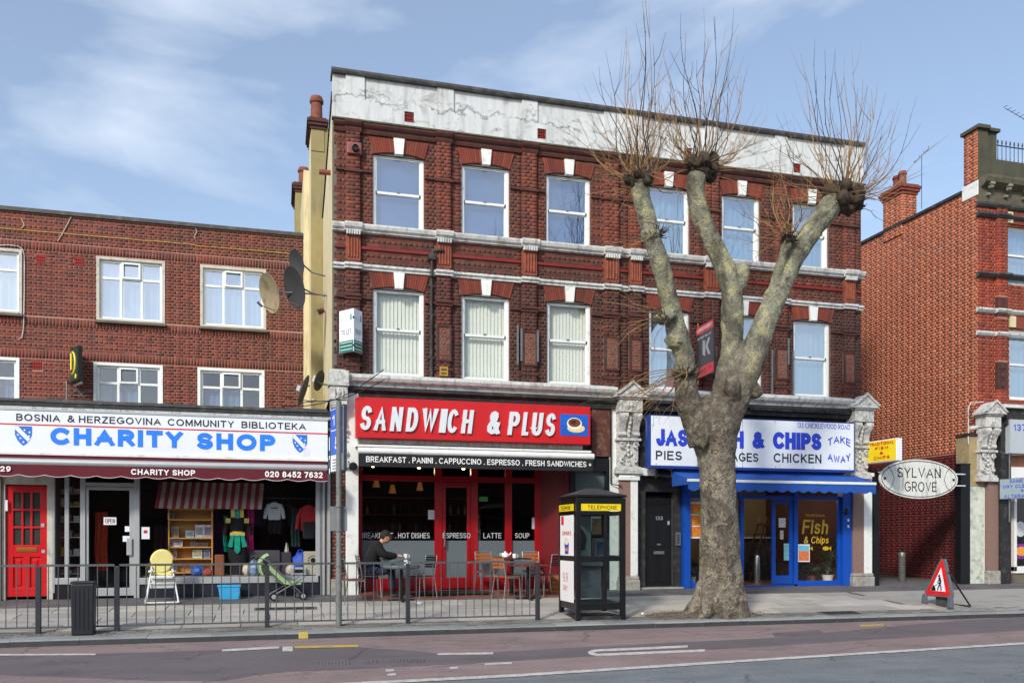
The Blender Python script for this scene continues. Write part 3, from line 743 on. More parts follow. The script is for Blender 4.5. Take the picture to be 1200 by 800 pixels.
# sash windows
M_BLINDB = pmat('blue_grey_blind', C(100, 122, 150), .7, .04, 1, 0)
M_BLINDW = pmat('pale_vertical_blind', C(214, 216, 204), .7, .05, 3, 0)
M_BLINDC = pmat('pale_net_curtain', C(160, 188, 204), .8, .06, 3, 0)
def sash(h, gl, kind, parent, split=.5):
    a, b, z0, z1 = h; yf = .055; f = .06
    q = MB(); q.box(a, a+f, yf, .16, z0, z1); q.box(b-f, b, yf, .16, z0, z1); q.box(a+f, b-f, yf, .16, z1-f, z1); q.box(a+f, b-f, yf-.03, .16, z0, z0+f*.9)
    w_ = q.build('window', M_UPVC, parent, bevel=.004)
    zm = z0+(z1-z0)*split
    q = MB(); q.box(a+f, b-f, .085, .125, zm, zm+.05); q.box(a+f, a+f+.03, .085, .125, zm, z1-f); q.box(b-f-.03, b-f, .085, .125, zm, z1-f); q.box(a+f+.03, b-f-.03, .085, .125, z1-f-.03, z1-f)
    q.build('upper_sash', M_UPVC, w_)
    q = MB(); q.box(a+f, b-f, .126, .155, zm-.015, zm+.03); q.box(a+f, a+f+.03, .126, .155, z0+f*.9, zm-.015); q.box(b-f-.03, b-f, .126, .155, z0+f*.9, zm-.015); q.box(a+f+.03, b-f-.03, .126, .155, z0+f*.9, z0+f*.9+.04)
    q.build('lower_sash', M_UPVC, w_)
    tl_ = random.uniform(-.006, .006)
    MB().add([(a+f, .1+tl_, zm+.03), (b-f, .1-tl_, zm+.03), (b-f, .1-tl_, z1-f-.02), (a+f, .1+tl_, z1-f-.02)], [(0, 1, 2, 3)]).build('pane', gl, w_)
    MB().add([(a+f, .14, z0+.06), (b-f, .14, z0+.06), (b-f, .14, zm), (a+f, .14, zm)], [(0, 1, 2, 3)]).build('pane', gl, w_)
    bx('latch', M_GREY, w_, (a+b)/2-.03, (a+b)/2+.03, .07, .085, zm+.045, zm+.07)
    if kind == 'blind':
        q = MB(); n_ = 12; s = (b-a-.1)/n_
        for k in range(n_):
            x = a+.05+s*k; q.add([(x, .24, z0+.08), (x+s*.98, .215, z0+.08), (x+s*.98, .215, z1), (x, .24, z1)], [(0, 1, 2, 3)])
        q.build('vertical_blind', M_BLINDW, w_)
    elif kind == 'cloth': bx('roller_blind', M_BLINDB, w_, a, b, .22, .225, z0, z1)
    else:
        q = MB(); n_ = 40; vs = []
        for k in range(n_+1):
            x = a+(b-a)*k/n_; y = .26+.02*math.sin(k*1.1)+.01*math.sin(k*2.7); vs += [(x, y, z0), (x, y, z1)]
        q.add(vs, [(2*k, 2*k+2, 2*k+3, 2*k+1) for k in range(n_)]); q.build('net_curtain', M_BLINDC, w_, smooth=True)
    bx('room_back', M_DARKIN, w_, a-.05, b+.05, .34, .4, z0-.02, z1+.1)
    return w_
M_GLBL = glassmat('blind_window_glass', (.92, .95, .95, 1), .07, .5)
for i, h in enumerate(holes):
    if i < 3: sash(h, M_GLU, 'cloth', main, .47)
    elif i < 6: sash(h, M_GLB, 'net', main, .5)
    elif i < 9: sash(h, M_GLBL, 'blind', main, .52)
    else: sash(h, M_GLB, 'net', main, .5)
# string courses and cornices
pbk = [(a-.03, b+.03, .07) for a, b in PILx]
hmould(mx0-.03, mx1+.03, 0, [(0, 7.40), (.08, 7.415), (.08, 7.44), (.13, 7.47), (.155, 7.53), (.155, 7.56), (0, 7.58)], 'sill_cornice', M_WHOLD, main, breaks=pbk)
q = MB()
for a, b in PILx:
    for k in range(6): x = a+(b-a)*(k+.15)/6; q.box(x, x+(b-a)/9, -.17, -.1, 7.33, 7.414)
q.build('dentil_row', M_WHOLD, main, kind='stuff')
hmould(mx0-.02, mx1+.02, 0, [(0, 6.64), (.06, 6.65), (.06, 6.69), (.10, 6.71), (.10, 6.755), (0, 6.77)], 'string_course', M_WHOLD, main, breaks=pbk)
M_REDBAND = pmat('red_painted_string', C(126, 26, 24), .6, .2, 5, .1, 40, dirt=.35, dcol=C(60, 30, 28))
q = MB(); xx = mx0
for a, b in PILx+[(mx1, mx1)]:
    if a-xx > .05: q.box(xx+.01, a-.01, -.035, 0, 7.08, 7.14)
    xx = b
q.build('string_course', M_REDBAND, main)
hmould(mx0, mx1, 0, [(0, 9.44), (.04, 9.45), (.06, 9.50), (.06, 9.53), (.10, 9.56), (.13, 9.60), (.13, 9.655), (0, 9.66)], 'brick_cornice', M_TERRAD, main, breaks=[(a-.02, b+.02, .05) for a, b in PILx])
# parapet of cracked white render
def rendmat():
    m, t, P, L = newmat('cracked_white_render'); v = pos(t, L)
    wob = noi(t, L, v, 1.6, 8, .68)
    n2 = noi(t, L, v, 1.7, 8, .65, .8); n3 = noi(t, L, pos(t, L, (1.4, 1, .14)), 3.4, 9, .7, .2); n4 = noi(t, L, v, 30, 5, .7)
    base = ramp(t, L, n3, [(.3, C(214, 218, 220)), (.52, C(200, 206, 208)), (.72, C(164, 168, 166))])
    base = mixc(t, L, ramp(t, L, n2, [(.54, (0, 0, 0)), (.70, (.6,)*3)]), base, C(132, 132, 126))
    sz = nn(t, 'ShaderNodeSeparateXYZ'); L(v, sz.inputs[0])
    def line(z0, amp, wd, msk_scale, lo):
        a = nn(t, 'ShaderNodeMath', operation='MULTIPLY_ADD'); L(wob, a.inputs[0]); a.inputs[1].default_value = amp; a.inputs[2].default_value = -z0-amp*.5
        b = nn(t, 'ShaderNodeMath', operation='ADD'); L(a.outputs[0], b.inputs[0]); L(sz.outputs['Z'], b.inputs[1])
        c = nn(t, 'ShaderNodeMath', operation='ABSOLUTE'); L(b.outputs[0], c.inputs[0])
        return mixc(t, L, 1., ramp(t, L, c.outputs[0], [(0, (.9,)*3), (wd, (.55,)*3), (wd*4, (0, 0, 0))]), ramp(t, L, noi(t, L, v, msk_scale, 6, .65), [(lo, (0, 0, 0)), (lo+.1, (1, 1, 1))]), 'MULTIPLY')
    for args in ((Zp+.5, 1.1, .010, 1.4, .42), (Zp+.62, .8, .006, 2.2, .5), (Zp+.12, .7, .012, 1.8, .5)): base = mixc(t, L, line(*args), base, C(92, 86, 78))
    cl = nn(t, 'ShaderNodeVectorMath', operation='ADD'); L(v, cl.inputs[0]); L(noi(t, L, v, 4, 6, .6), cl.inputs[1])
    vo = nn(t, 'ShaderNodeTexVoronoi', feature='DISTANCE_TO_EDGE'); vo.inputs['Scale'].default_value = 1.6; L(cl.outputs[0], vo.inputs['Vector'])
    hair = mixc(t, L, 1., ramp(t, L, vo.outputs['Distance'], [(0, (.7,)*3), (.012, (.3,)*3), (.02, (0, 0, 0))]), ramp(t, L, noi(t, L, v, 1.1, 4), [(.46, (0, 0, 0)), (.6, (1, 1, 1))]), 'MULTIPLY')
    base = mixc(t, L, hair, base, C(110, 106, 98))
    L(mixc(t, L, .5, base, ramp(t, L, n4, [(.3, (.85,)*3), (.7, (1.1,)*3)]), 'MULTIPLY'), P.inputs['Base Color']); P.inputs['Roughness'].default_value = .85
    bumpn(t, L, P, n4, .4, .01); return m
M_REND = rendmat()
vents = [(479, 139), (634, 158.5), (805, 180.5), (932.5, 198.5)]
pp = backing(mx0-.02, mx1+.02, Zp+.003, Zt-.10, [(PX(a)-.1, PX(a)+.1, PZ(a, b)-.11, PZ(a, b)+.11) for a, b in vents], -.02, .22, 'parapet', M_REND, main)
vh = [(PX(a)-.1, PX(a)+.1, PZ(a, b)-.11, PZ(a, b)+.11) for a, b in vents]
backing(mx0-.021, mx1+.021, Zp+.004, Zp+.47, vh, -.065, -.0205, 'parapet_plinth', M_REND, pp)
for a, b in [(405, 427), (512, 531), (611, 629), (707, 751), (825, 841), (907, 921), (988, 1009)]: bx('parapet_pier', M_REND, pp, PX(a), PX(b)+(.02 if b > 1000 else 0), -.064, -.0203, Zp+.4701, Zt-.101)
hmould(mx0-.05, mx1+.05, 0, [(-.3, Zt-.099), (.10, Zt-.099), (.12, Zt-.06), (.12, Zt-.01), (-.3, Zt+.02)], 'coping', M_LEAD, pp)
hmould(mx0-.04, mx1+.04, -.0, [(0, Zp-.002), (.15, Zp-.01), (.15, Zp+.02), (.02, Zp+.04)], 'mossy_ledge', pmat('mossy_ledge', C(84, 84, 66), .9, .5, 9, .5, 40), pp)
for a, b in vents:
    x, z = PX(a), PZ(a, b); v_ = bx('air_brick', M_TERRAD, pp, x-.1, x+.1, .0, .06, z-.11, z+.11)
    q = MB()
    for i in range(4):
        for j in range(3): q.box(x-.09+.047*i, x-.09+.047*i+.036, -.04, .0, z-.1+.07*j, z-.1+.07*j+.055)
    q.build('grille', pmat('red_airbrick', C(120, 30, 26), .8, .2), v_)
# left flank in cream render, with chimney breasts
zf = 4.2
bxl = PX(364.5, 4.1)
fl = MB()
fp = [(mx0, .013), (mx0, 4.1), (bxl, 4.1), (PX(355.5, 6.3), 6.3), (PX(355.5, 6.3), 9.5), (mx0+3, 9.5), (mx0+3, .4), (mx0+.3, .36)]
def rev(p): return p[::-1]
def flank(pts, z0, z1s, name, mat):  # vertical wall strip with a sloped top
    q = MB(); n_ = len(pts)
    vs = [(x, y, z0) for x, y in pts]+[(x, y, z) for (x, y), z in zip(pts, z1s)]
    th = .25
    vs += [(x+th, y+.02, z0) for x, y in pts]+[(x+th, y+.02, z) for (x, y), z in zip(pts, z1s)]
    fs = []
    for i in range(n_-1):
        fs += [(i, i+1, n_+i+1, n_+i), (2*n_+i, 3*n_+i, 3*n_+i+1, 2*n_+i+1), (n_+i, n_+i+1, 3*n_+i+1, 3*n_+i)]
    fs += [(0, n_, 3*n_, 2*n_), (n_-1, 3*n_-1, 4*n_-1, 2*n_-1)]
    return q.add(vs, fs).build(name, mat, main)
bx('corner_strip', M_GREYR, main, mx0-.012, mx0+.06, .0, .3, 4.2, 9.64)
ztop0 = PZ(391, 108, .1); ztop1 = PZ(379, 165, 3.2)
flank([(mx0-.01, .3), (mx0-.01, 3.2), (mx0-.01, 4.3)], zf, [ztop0, ztop0-.95, ztop0-1.2], 'flank_wall', M_CREAM)
q = MB(); q.add([(mx0-.04, .2, ztop0+.0), (mx0+.05, .2, ztop0+.0), (mx0+.05, 4.3, ztop0-1.2), (mx0-.04, 4.3, ztop0-1.2), (mx0-.04, .2, ztop0+.06), (mx0+.05, .2, ztop0+.06), (mx0+.05, 4.3, ztop0-1.14), (mx0-.04, 4.3, ztop0-1.14)],
      [(0, 1, 2, 3), (4, 7, 6, 5), (0, 4, 5, 1), (1, 5, 6, 2), (2, 6, 7, 3), (3, 7, 4, 0)]); q.build('verge', M_BLACKM, main)
ch1t = PZ(370, 149, 4.1)
bx('chimney_breast', M_OLIVE, main, bxl, mx0+.4, 4.1, 4.2, zf, ch1t)
flank([(bxl, 4.12), (PX(362, 5.2), 5.2)], zf, [ch1t, ch1t], 'chimney_side', M_CREAM)
z2 = PZ(360, 208, 5.6)
bx('rear_wall', M_CREAM, main, PX(355.5, 5.3), mx0+.4, 5.15, 10.5, zf, z2)
def chimney(x0, x1, y0, y1, zb, zt, pots, par):
    q = MB(); q.box(x0, x1, y0, y1, zb, zt-.28)
    c = q.build('chimney_stack', M_OLIVE if par is main else M_MORTR, par)
    if par is not main:
        lay(brick_layout(x0, x1, zb, zt-.28, []), c, M_BRR, single=0, yoff=y0-.004, dep=.03)
        lay(brick_layout(-y1, -y0, zb, zt-.28, []), c, M_BRR, single=0, M=FR(x0-.004, 0, 0, R(-90)), dep=.03)
    q = MB()
    for i, (e, a, b) in enumerate(((.03, -.28, -.2), (.07, -.199, -.12), (.10, -.119, -.05), (.05, -.049, 0))): q.box(x0-e, x1+e, y0-e, y1+e, zt+a, zt+b)
    q.build('chimney_crown', M_TERRAD if par is main else pmat('chimney_crown_brick', C(130, 66, 52), .85, .3, 9, .3, 50, dirt=.4, dcol=C(60, 44, 40)), c)
    for px_, py_, r, h, m in pots:
        q = MB(); q.lathe([(r*.95, 0), (r, .02), (r*.9, h*.1), (r*.82, h*.75), (r*1.02, h*.8), (r*1.02, h*.9), (r*.9, h*.93), (r*.85, h), (r*.6, h)], (px_, py_, zt), 16); q.build('chimney_pot', m, c, smooth=True)
    return c
cxm = (bxl+PX(379, 4.1))/2
chimney(bxl-.0, PX(380, 4.1), 4.08, 5.3, ch1t-.6, ch1t+.22, [(cxm, 4.5, .17, .72, M_POT)], main)
q2x = PX(346, 8.2)
chimney(q2x, q2x+.9, 8.2, 9.6, 6.0, PZ(350, 214, 8.2), [(q2x+.25, 8.6, .17, .6, M_POT)], main)
bx('roof_slab', M_LEAD, main, mx0+.35, mx1-.3, .3, 9, 9.2, 9.3)
bx('right_flank', M_BRM, main, mx1-.25, mx1, .36, 10, 0, 9.7)
# waste pipe stub on the flank, soil pipe on the front
tag_ = MB().tube([(mx0+.05, .9, PZ(384, 202, .9)), (mx0-.25, .9, PZ(384, 202, .9)-.01)], .055, 12).build('overflow_pipe', M_POT, main)
dpx = PX(505); q = MB(); q.tube([(dpx, -.05, 4.45), (dpx, -.05, 6.6)], .035, 8); q.tube([(dpx, -.12, 6.6), (dpx, -.12, 7.05), (dpx+.05, -.12, 7.15), (dpx+.25, -.12, 7.17)], .035, 8); q.box(dpx-.08, dpx+.08, -.18, -.05, 6.95, 7.08)
for z in (4.9, 5.8, 6.4): q.box(dpx-.06, dpx+.06, -.08, 0, z, z+.04)
q.build('downpipe', M_BLACKM, main, smooth=True)
# yellow plaque on pilaster
a = PX(519); z = PZ(519, 436)
pl = bx('plaque', pmat('yellow_plaque', C(170, 128, 40), .6, .2, 8, dirt=.4), main, a-.09, a+.09, -.115, -.086, z-.1, z+.1)
bx('plaque_mark', M_BLACKM, pl, a-.055, a+.055, -.12, -.116, z-.055, z-.03); bx('plaque_mark', M_BLACKM, pl, a-.055, a+.055, -.12, -.116, z+.02, z+.05)
# vertical guide bars beside lower windows
for px_, y0_, y1_ in ((605, 382, 428), (609.5, 386, 424), (628.5, 388, 425), (902, 411, 465), (926.5, 412, 466), (921, 398, 428)):
    x = PX(px_); bx('window_guard_bar', M_GREY, main, x-.02, x+.02, -.12, -.086, PZ(px_, y1_), PZ(px_, y0_))
# ------------------------------------------------------------------ MAIN BUILDING ground floor: consoles, cafe and fish shop
M_CONS = pmat('carved_console_stone', C(198, 200, 196), .75, .15, 12, .4, 50, dirt=.6, dcol=C(84, 82, 78))
q = MB(); q.box(PX(406), PX(1000), -.0, .3, 2.72, 4.3)
q.build('shop_lintel', M_BLACKM, main)
q = MB(); q.box(mx0+.36, mx1-.36, .4, .6, 2.7, 4.2); q.build('lintel_back', M_BLACKM, main)
for a, b, m_ in ((404, 722, None), (752, 1000, None)):
    hmould(PX(a, -.2), PX(b, -.2), 0, [(0, 4.22), (.16, 4.24), (.18, 4.29), (.26, 4.34), (.30, 4.40), (.30, 4.45), (.04, 4.52), (0, 4.52)], 'shop_cornice', M_WHOLD, main)
    hmould(PX(a+3, -.2), PX(b, -.2), 0, [(0, 4.00), (.12, 4.0), (.14, 4.1), (.22, 4.16), (.22, 4.219), (0, 4.219)], 'black_cornice', M_BLACKM, main)
q = MB(); x = PX(880, -.23)
while x < PX(1000, -.23): q.box(x, x+.035, -.24, -.1, 4.10, 4.15); x += .07
q.build('dentil_row', M_BLACKM, main, kind='stuff')
def console(xa, xb, top='pediment', rot=0, mat=M_CONS, par=main, z0=2.55):
    w_ = xb-xa; xm = (xa+xb)/2
    q = MB()
    q.box(xa, xb, -.34, 0, 3.92, 4.2); q.box(xa-.03, xb+.03, -.38, 0, 4.2, 4.24)
    q.box(xa+.02, xb-.02, -.14, 0, z0+.1, 3.92); q.box(xa-.02, xb+.02, -.22, 0, 3.30, 3.36); q.box(xa-.02, xb+.02, -.2, 0, z0+.12, z0+.18); q.box(xa-.04, xb+.04, -.22, 0, z0+.02, z0+.12)
    c = q.build('console', mat, par, bevel=.008)
    q = MB()
    # scrolled bracket: S profile on both sides, leaf down the middle
    prof = [(-.14, 3.36), (-.17, 3.42), (-.2, 3.5), (-.22, 3.6), (-.27, 3.7), (-.33, 3.76), (-.345, 3.83), (-.32, 3.9), (-.14, 3.92)]
    for (a, b) in ((xa+.03, xa+.03+w_*.28), (xb-.03-w_*.28, xb-.03)): q.prism(prof[::-1], a, b, 'x')
    for (a, b) in ((xa+.015, xa+.05+w_*.28), (xb-.05-w_*.28, xb-.015)):
        q.tube([(a, -.28, 3.84), (b, -.28, 3.84)], .075, 12); q.tube([(a, -.17, 3.45), (b, -.17, 3.45)], .05, 10)
    for k in range(5): q.ball((xm, -.19-.02*k, 3.42+.09*k), (.04, .035, .06), 8, 5)
    # capital: volutes and leaves
    for s in (-1, 1):
        for (r, z) in ((.085, 3.2), (.05, 3.2), (.06, 2.86)):
            pts = [(xm+s*(w_*.3)+math.cos(t)*r*(1-t/9), -.17-.01*t, z+math.sin(t)*r*(1-t/9)) for t in [i*.6 for i in range(11)]]
            q.tube(pts, .016, 5)
        for k in range(4): q.ball((xm+s*(.03+.05*k), -.16, 2.78+.08*((k*7) % 4)), (.035, .04, .055), 7, 5)
    for k in range(5): q.ball((xm, -.16, 2.76+.11*k), (.035, .04, .05), 7, 5)
    for k in range(7): q.ball((xa+.05+(w_-.1)*k/6, -.165, 3.27), (.02, .03, .025), 6, 4)
    for k in range(3): q.tube([(xm-.08+.08*k, -.345, 3.97), (xm-.08+.08*k, -.36, 4.06), (xm-.08+.08*k, -.345, 4.15)], .018, 6)
    q.ball((xm, -.35, 4.06), (.05, .03, .05), 8, 6)
    q.build('scroll_carving', mat, c, smooth=True)
    q = MB()
    if top == 'pediment':
        e = .1
        q.prism([(xa-e, 4.24), (xb+e, 4.24), (xb+e, 4.29), (xm, 4.56), (xa-e, 4.29)], -.42, .0, 'y')
        q.prism([(xa-e-.02, 4.29), (xa-e+.05, 4.29), (xm, 4.53), (xb+e-.05, 4.29), (xb+e+.02, 4.29), (xm, 4.60)], -.46, -.421, 'y')
        for k in range(5): q.ball((xm-.12+.06*k, -.425, 4.33+.05*(1-abs(k-2)/2)), (.02, .02, .022), 6, 4)
    else:
        q.box(xa-.02, xb+.02, -.38, .0, 4.24, 4.5)
        q.box(xa+.02, xb-.03, -.34, .0, 4.5, 4.53)
    q.build('pediment' if top == 'pediment' else 'cap_block', mat, c, bevel=.006)
    return c
def pilaster(xa, xm_, xb, par, ztop=2.55, mats=(M_PINK, M_WHP), flip=False, base=True):
    m1, m2 = mats
    bx('pilaster_shaft', m1, par, xa, xm_, -.12, .3, .3, ztop)
    bx('pilaster_edge', m2, par, xm_, xb, -.125, .3, .02 if not base else .3, ztop, bevel=.006)
    if base:
        q = MB(); q.box(xa-.05, xb+.03, -.19, .3, -.02, .22); q.box(xa-.03, xb+.02, -.16, .3, .22, .30); q.build('pilaster_base', M_STONE, par, bevel=.02)
    MB().box(xa-.03, xb+.03, -.17, .2, ztop-.07, ztop+.02).build('pilaster_cap', M_WHP, par, bevel=.01)
# left, middle, right
c1a, c1b = PX(386, -.2), PX(407, -.2)
console(c1a, c1b, 'block')
M_PBR = brickmat('brick_pilaster_low', [C(136, 84, 72), C(120, 72, 64), C(150, 96, 82), C(110, 76, 70)], gamt=.5)
pbk_ = bx('pilaster_shaft', M_MORTD, main, PX(388, -.1), PX(405, -.1), -.10, .3, .0, 2.6)
lay(brick_layout(PX(388, -.1), PX(405, -.1), .0, 2.6, []), pbk_, M_PBR, single=0, yoff=-.12, dep=.03)
bx('pilaster_base', M_STONE, main, PX(387, -.2), PX(404, -.2), -.16, .2, -.02, .32, bevel=.02)
bx('white_pilaster', M_WHP, main, PX(405, -.1), PX(420, -.1), -.14, .34, -.02, 4.1, bevel=.01)
mA, mM, mB = PX(726, -.12), PX(739, -.12), PX(747.5, -.12)
pilaster(mA, mM, mB, main, 2.5)
console(PX(726, -.3), PX(752.5, -.3), 'pediment')
bx('white_margin', M_WHP, main, PX(714, -.05), PX(725.5, -.05), -.06, .3, .0, 4.0)
MB().tube([(PX(716, -.1), -.1, 4.0), (PX(716, -.1), -.1, 2.35), (PX(729, -.2), -.18, 2.3)], .018, 6).build('cable', M_BLACK, main)
rA, rM, rB = PX(1000, -.12), PX(1012.5, -.12), PX(1022, -.12)
pilaster(rA, rM, rB, main, 2.7)
console(PX(1001, -.3), PX(1023, -.3), 'pediment')
bx('brown_board', pmat('brown_board', C(86, 44, 34), .7, .3, 8, dirt=.4, dcol=C(140, 120, 100)), main, PX(692), PX(713.5), -.08, -.001, 2.95, 4.0)
bx('white_entablature', M_WHP, main, PX(726, -.1), PX(800, -.1), -.1, -.001, 2.55, 2.72)

# --- cafe front (recessed)
YC = .35
ca, cb = PX(421), PX(655)
room = MB(); room.box(PX(421)-.1, PX(655)+.4, 5.2, 5.3, -.05, 2.8); room.box(PX(421)-.1, PX(421)-.001, YC, 5.2, -.05, 2.8); room.box(PX(655)+.3, PX(655)+.4, YC, 5.2, -.05, 2.8)
room.build('cafe_wall', M_REDIN, main)
bx('cafe_ceiling', M_REDIN, main, PX(421), PX(655)+.3, YC, 5.2, 2.8, 2.85)
bx('cafe_floor', pmat('cafe_floor', C(80, 56, 48), .5, .2), main, PX(421), PX(655)+.3, YC+.05, 5.2, .01, .045)
bx('soffit', M_REDIN, main, PX(421), PX(655), .001, YC+.05, 2.66, 2.719)
def vr(name, a, b, z0, z1, y, d=.07, mat=M_REDP, par=main, **k): return bx(name, mat, par, PX(a, y), PX(b, y), y, y+d, z0, z1, **k)
fr_ = MB()
cafe = MB()
for a, b in ((420.5, 424.5), (509.5, 518), (552, 560), (592, 600), (627, 634)): cafe.box(PX(a, YC), PX(b, YC), YC, YC+.09, .03, 2.66)
for a, b in ((424.5, 509.5), (560, 592), (600, 627)): cafe.box(PX(a, YC), PX(b, YC), YC+.005, YC+.08, .03, .30); 
cafe.box(PX(424.5, YC), PX(627, YC), YC+.01, YC+.075, 2.36, 2.48)
cf = cafe.build('shop_front', M_REDP, main, bevel=.005)
dr = MB(); a, b = PX(518.3, YC), PX(551.7, YC)
dr.box(a, a+.08, YC+.02, YC+.065, .06, 2.35); dr.box(b-.08, b, YC+.02, YC+.065, .06, 2.35); dr.box(a+.08, b-.08, YC+.02, YC+.065, .06, .30); dr.box(a+.08, b-.08, YC+.02, YC+.065, 2.24, 2.35)
cd_ = dr.build('cafe_door', M_REDP, main, bevel=.005)
MB().tube([(a+.04, YC, .95), (a+.04, YC-.05, .97), (a+.04, YC-.05, 1.28), (a+.04, YC, 1.3)], .014, 8).build('handle', M_ALUP, cd_, smooth=True)
def pane(a, b, z0, z1, y, par, mat=M_GL, name='pane'): return MB().add([(a, y, z0), (b, y, z0), (b, y, z1), (a, y, z1)], [(0, 1, 2, 3)]).build(name, mat, par)
M_FROST = pmat('frosted_film', C(106, 116, 122), .35, .05, 2, 0)
def frost(a, b, par, z0=.30, z1=1.09): 
    m = bx('frosted_film', M_FROST, par, a, b, YC+.052, YC+.054, z0, z1)
for a, b in ((424.5, 509.5), (560, 592), (600, 627)):
    a_, b_ = PX(a, YC), PX(b, YC); pane(a_, b_, .30, 2.36, YC+.05, cf); frost(a_, b_, cf); pane(a_, b_, 2.48, 2.66, YC+.05, cf)
pane(PX(518.3, YC)+.08, PX(551.7, YC)-.08, .3, 2.24, YC+.04, cd_); frost(PX(518.3, YC)+.08, PX(551.7, YC)-.08, cd_)
for s_, a, b, p_ in (('BREAKFAST . HOT DISHES', 422.5, 504, cf), ('ESPRESSO', 519, 551.5, cd_), ('LATTE', 567, 588, cf), ('SOUP', 604, 621, cf)):
    text(s_, PX(a, YC), 1.145, PX(b, YC)-PX(a, YC), .115, YC+.012 if p_ is cd_ else YC+.046, M_LETG, p_, bold=.012)
for a, b, z0, z1, c in ((502, 510, 1.55, 1.75, (180, 184, 190)), (624, 627, 1.35, 1.6, (190, 190, 196)), (562, 572, 1.95, 2.05, (60, 130, 50))):
    bx('notice', pmat('notice_%d' % c[1], C(*c), .6), cf, PX(a, YC), PX(b, YC), YC+.04, YC+.046, z0, z1)
# red return wall, then black-framed side bay
q = MB(); x0, x1, x2 = PX(634, YC), PX(655, .0), PX(672, .0)
q.add([(x0, YC, 0), (x1, -.02, 0), (x1+.12, -.02, 0), (x1+.12, YC+.2, 0), (x0, YC+.2, 0), (x0, YC, 2.7), (x1, -.02, 2.7), (x1+.12, -.02, 2.7), (x1+.12, YC+.2, 2.7), (x0, YC+.2, 2.7)],
      [(4, 3, 2, 1, 0), (5, 6, 7, 8, 9)]+[(i, (i+1) % 5, (i+1) % 5+5, i+5) for i in range(5)])
M_REDR = pmat('deep_red_wall', C(98, 8, 18), .45, .08, 5)
q.build('return_wall', M_REDR, main)
bx('red_post', M_REDR, main, x1+.121, PX(667), -.03, .2, 0, 2.7)
q = MB(); A, B = PX(667), PX(713.5)
q.box(A+.001, A+.13, -.06, .2, 0, 2.9); q.box(B-.09, B, -.06, .2, 0, 2.9); q.box(A+.13, B-.09, -.06, .2, 2.62, 2.9); q.box(A+.13, B-.09, -.05, .2, 1.2, 1.3); q.box(A+.13, B-.09, -.04, .2, 0, .2)
bay = q.build('side_bay_frame', M_BLACK, main, bevel=.005)
bx('panel', pmat('grey_green_panel', C(92, 104, 102), .25, .05), bay, A+.13, B-.09, .05, .07, 1.3, 2.62)
bx('panel', M_BLACK, bay, A+.13, B-.09, .05, .07, .2, 1.2)
# cafe furniture inside
ctr = thing('serving_counter', 'dark serving counter with a lit glass display inside the cafe window', 'counter', (PX(470, 3.2), 3.2, .045))
MB().box(-1.6, 1.6, -.3, .4, 0, 1.0).build('body', M_BLACKM, ctr); MB().box(-1.65, 1.65, -.35, .45, 1.0, 1.05).build('top', M_ALU, ctr)
q = MB(); q.box(-1.2, .9, -.25, -.24, 1.05, 1.45); q.box(-1.2, .9, -.25, .2, 1.45, 1.46); q.build('display_glass', M_GLP, ctr)
for k in range(7):
    q = MB(); q.ball((-1.05+.3*k, 0, 1.11), (.09, .09, .05), 8, 5); q.build('pastry', pmat('pastry', C(190, 130, 70), .7, .3, 12), ctr)
shf = thing('bottle_shelf', 'back wall shelf with bottles and cups behind the cafe counter', 'shelf', (PX(485, 5.0), 5.0, 1.3))
q = MB()
for z in (0, .45, .9): q.box(-1.6, 1.6, -.15, .15, z, z+.03)
q.build('shelf_board', M_WOODD, shf)
random.seed(3)
for z in (.03, .48):
    for k in range(14):
        c = random.choice([(200, 190, 170), (60, 110, 60), (180, 60, 40), (210, 210, 210), (120, 70, 40)])
        h_ = random.uniform(.14, .3); MB().lathe([(.035, 0), (.04, .02), (.04, h_*.6), (.016, h_*.75), (.016, h_)], (-1.45+.22*k+random.uniform(-.04, .04), 0, z), 8).build('bottle', pmat('bottle_%d_%d' % c[:2], C(*c), .3), shf, smooth=True)
M_BULB = emat('lit_bulb', (1, .72, .35, 1), 5)
for a, b, y, lab in ((437, 545, .9, 'leftmost bare lit bulb hanging in the cafe window'), (491, 547, 1.4, 'small lit bulb hanging behind the cafe window middle'), (543, 548, .8, 'lit bulb hanging above the cafe door')):
    x, z = PX(a, y), PZ(a, b, y)
    t = thing('hanging_bulb', lab, 'light bulb', (x, y, z), group='lit bulbs in the cafe')
    MB().ball((0, 0, 0), .045, 10, 7).build('bulb', M_BULB, t, smooth=True); MB().tube([(0, 0, .04), (0, 0, 2.79-z)], .006, 5).build('flex', M_BLACK, t)
    l = bpy.data.lights.new('bulb_light', 'POINT'); l.energy = 1.0; l.color = (1, .72, .42); l.shadow_soft_size = .05
    lo = bpy.data.objects.new('bulb_light', l); col.objects.link(lo); lo.parent = t; lo.location = (0, -.0, -.1)
M_SHADE = emat('glowing_shade', (.4, .17, .06, 1), .12)
for a, b, y, lab in ((460, 572, 1.5, 'middle orange ribbed lampshade in the cafe, hanging lowest'), (441, 565, 1.9, 'left orange ribbed lampshade in the cafe'), (492, 569, 1.9, 'right orange ribbed lampshade in the cafe')):
    x, z = PX(a, y), PZ(a, b, y)
    t = thing('pendant_lamp', lab, 'lamp', (x, y, z), group='ribbed lampshades in the cafe')
    q = MB()
    for k in range(5): q.lathe([(.035+.009*k, .08-.04*k), (.055+.009*k, .06-.04*k), (.035+.009*k, .05-.04*k)], (0, 0, 0), 14)
    q.build('lamp_shade', M_SHADE, t, smooth=True); MB().tube([(0, 0, .1), (0, 0, 2.79-z)], .006, 5).build('flex', M_BLACK, t)

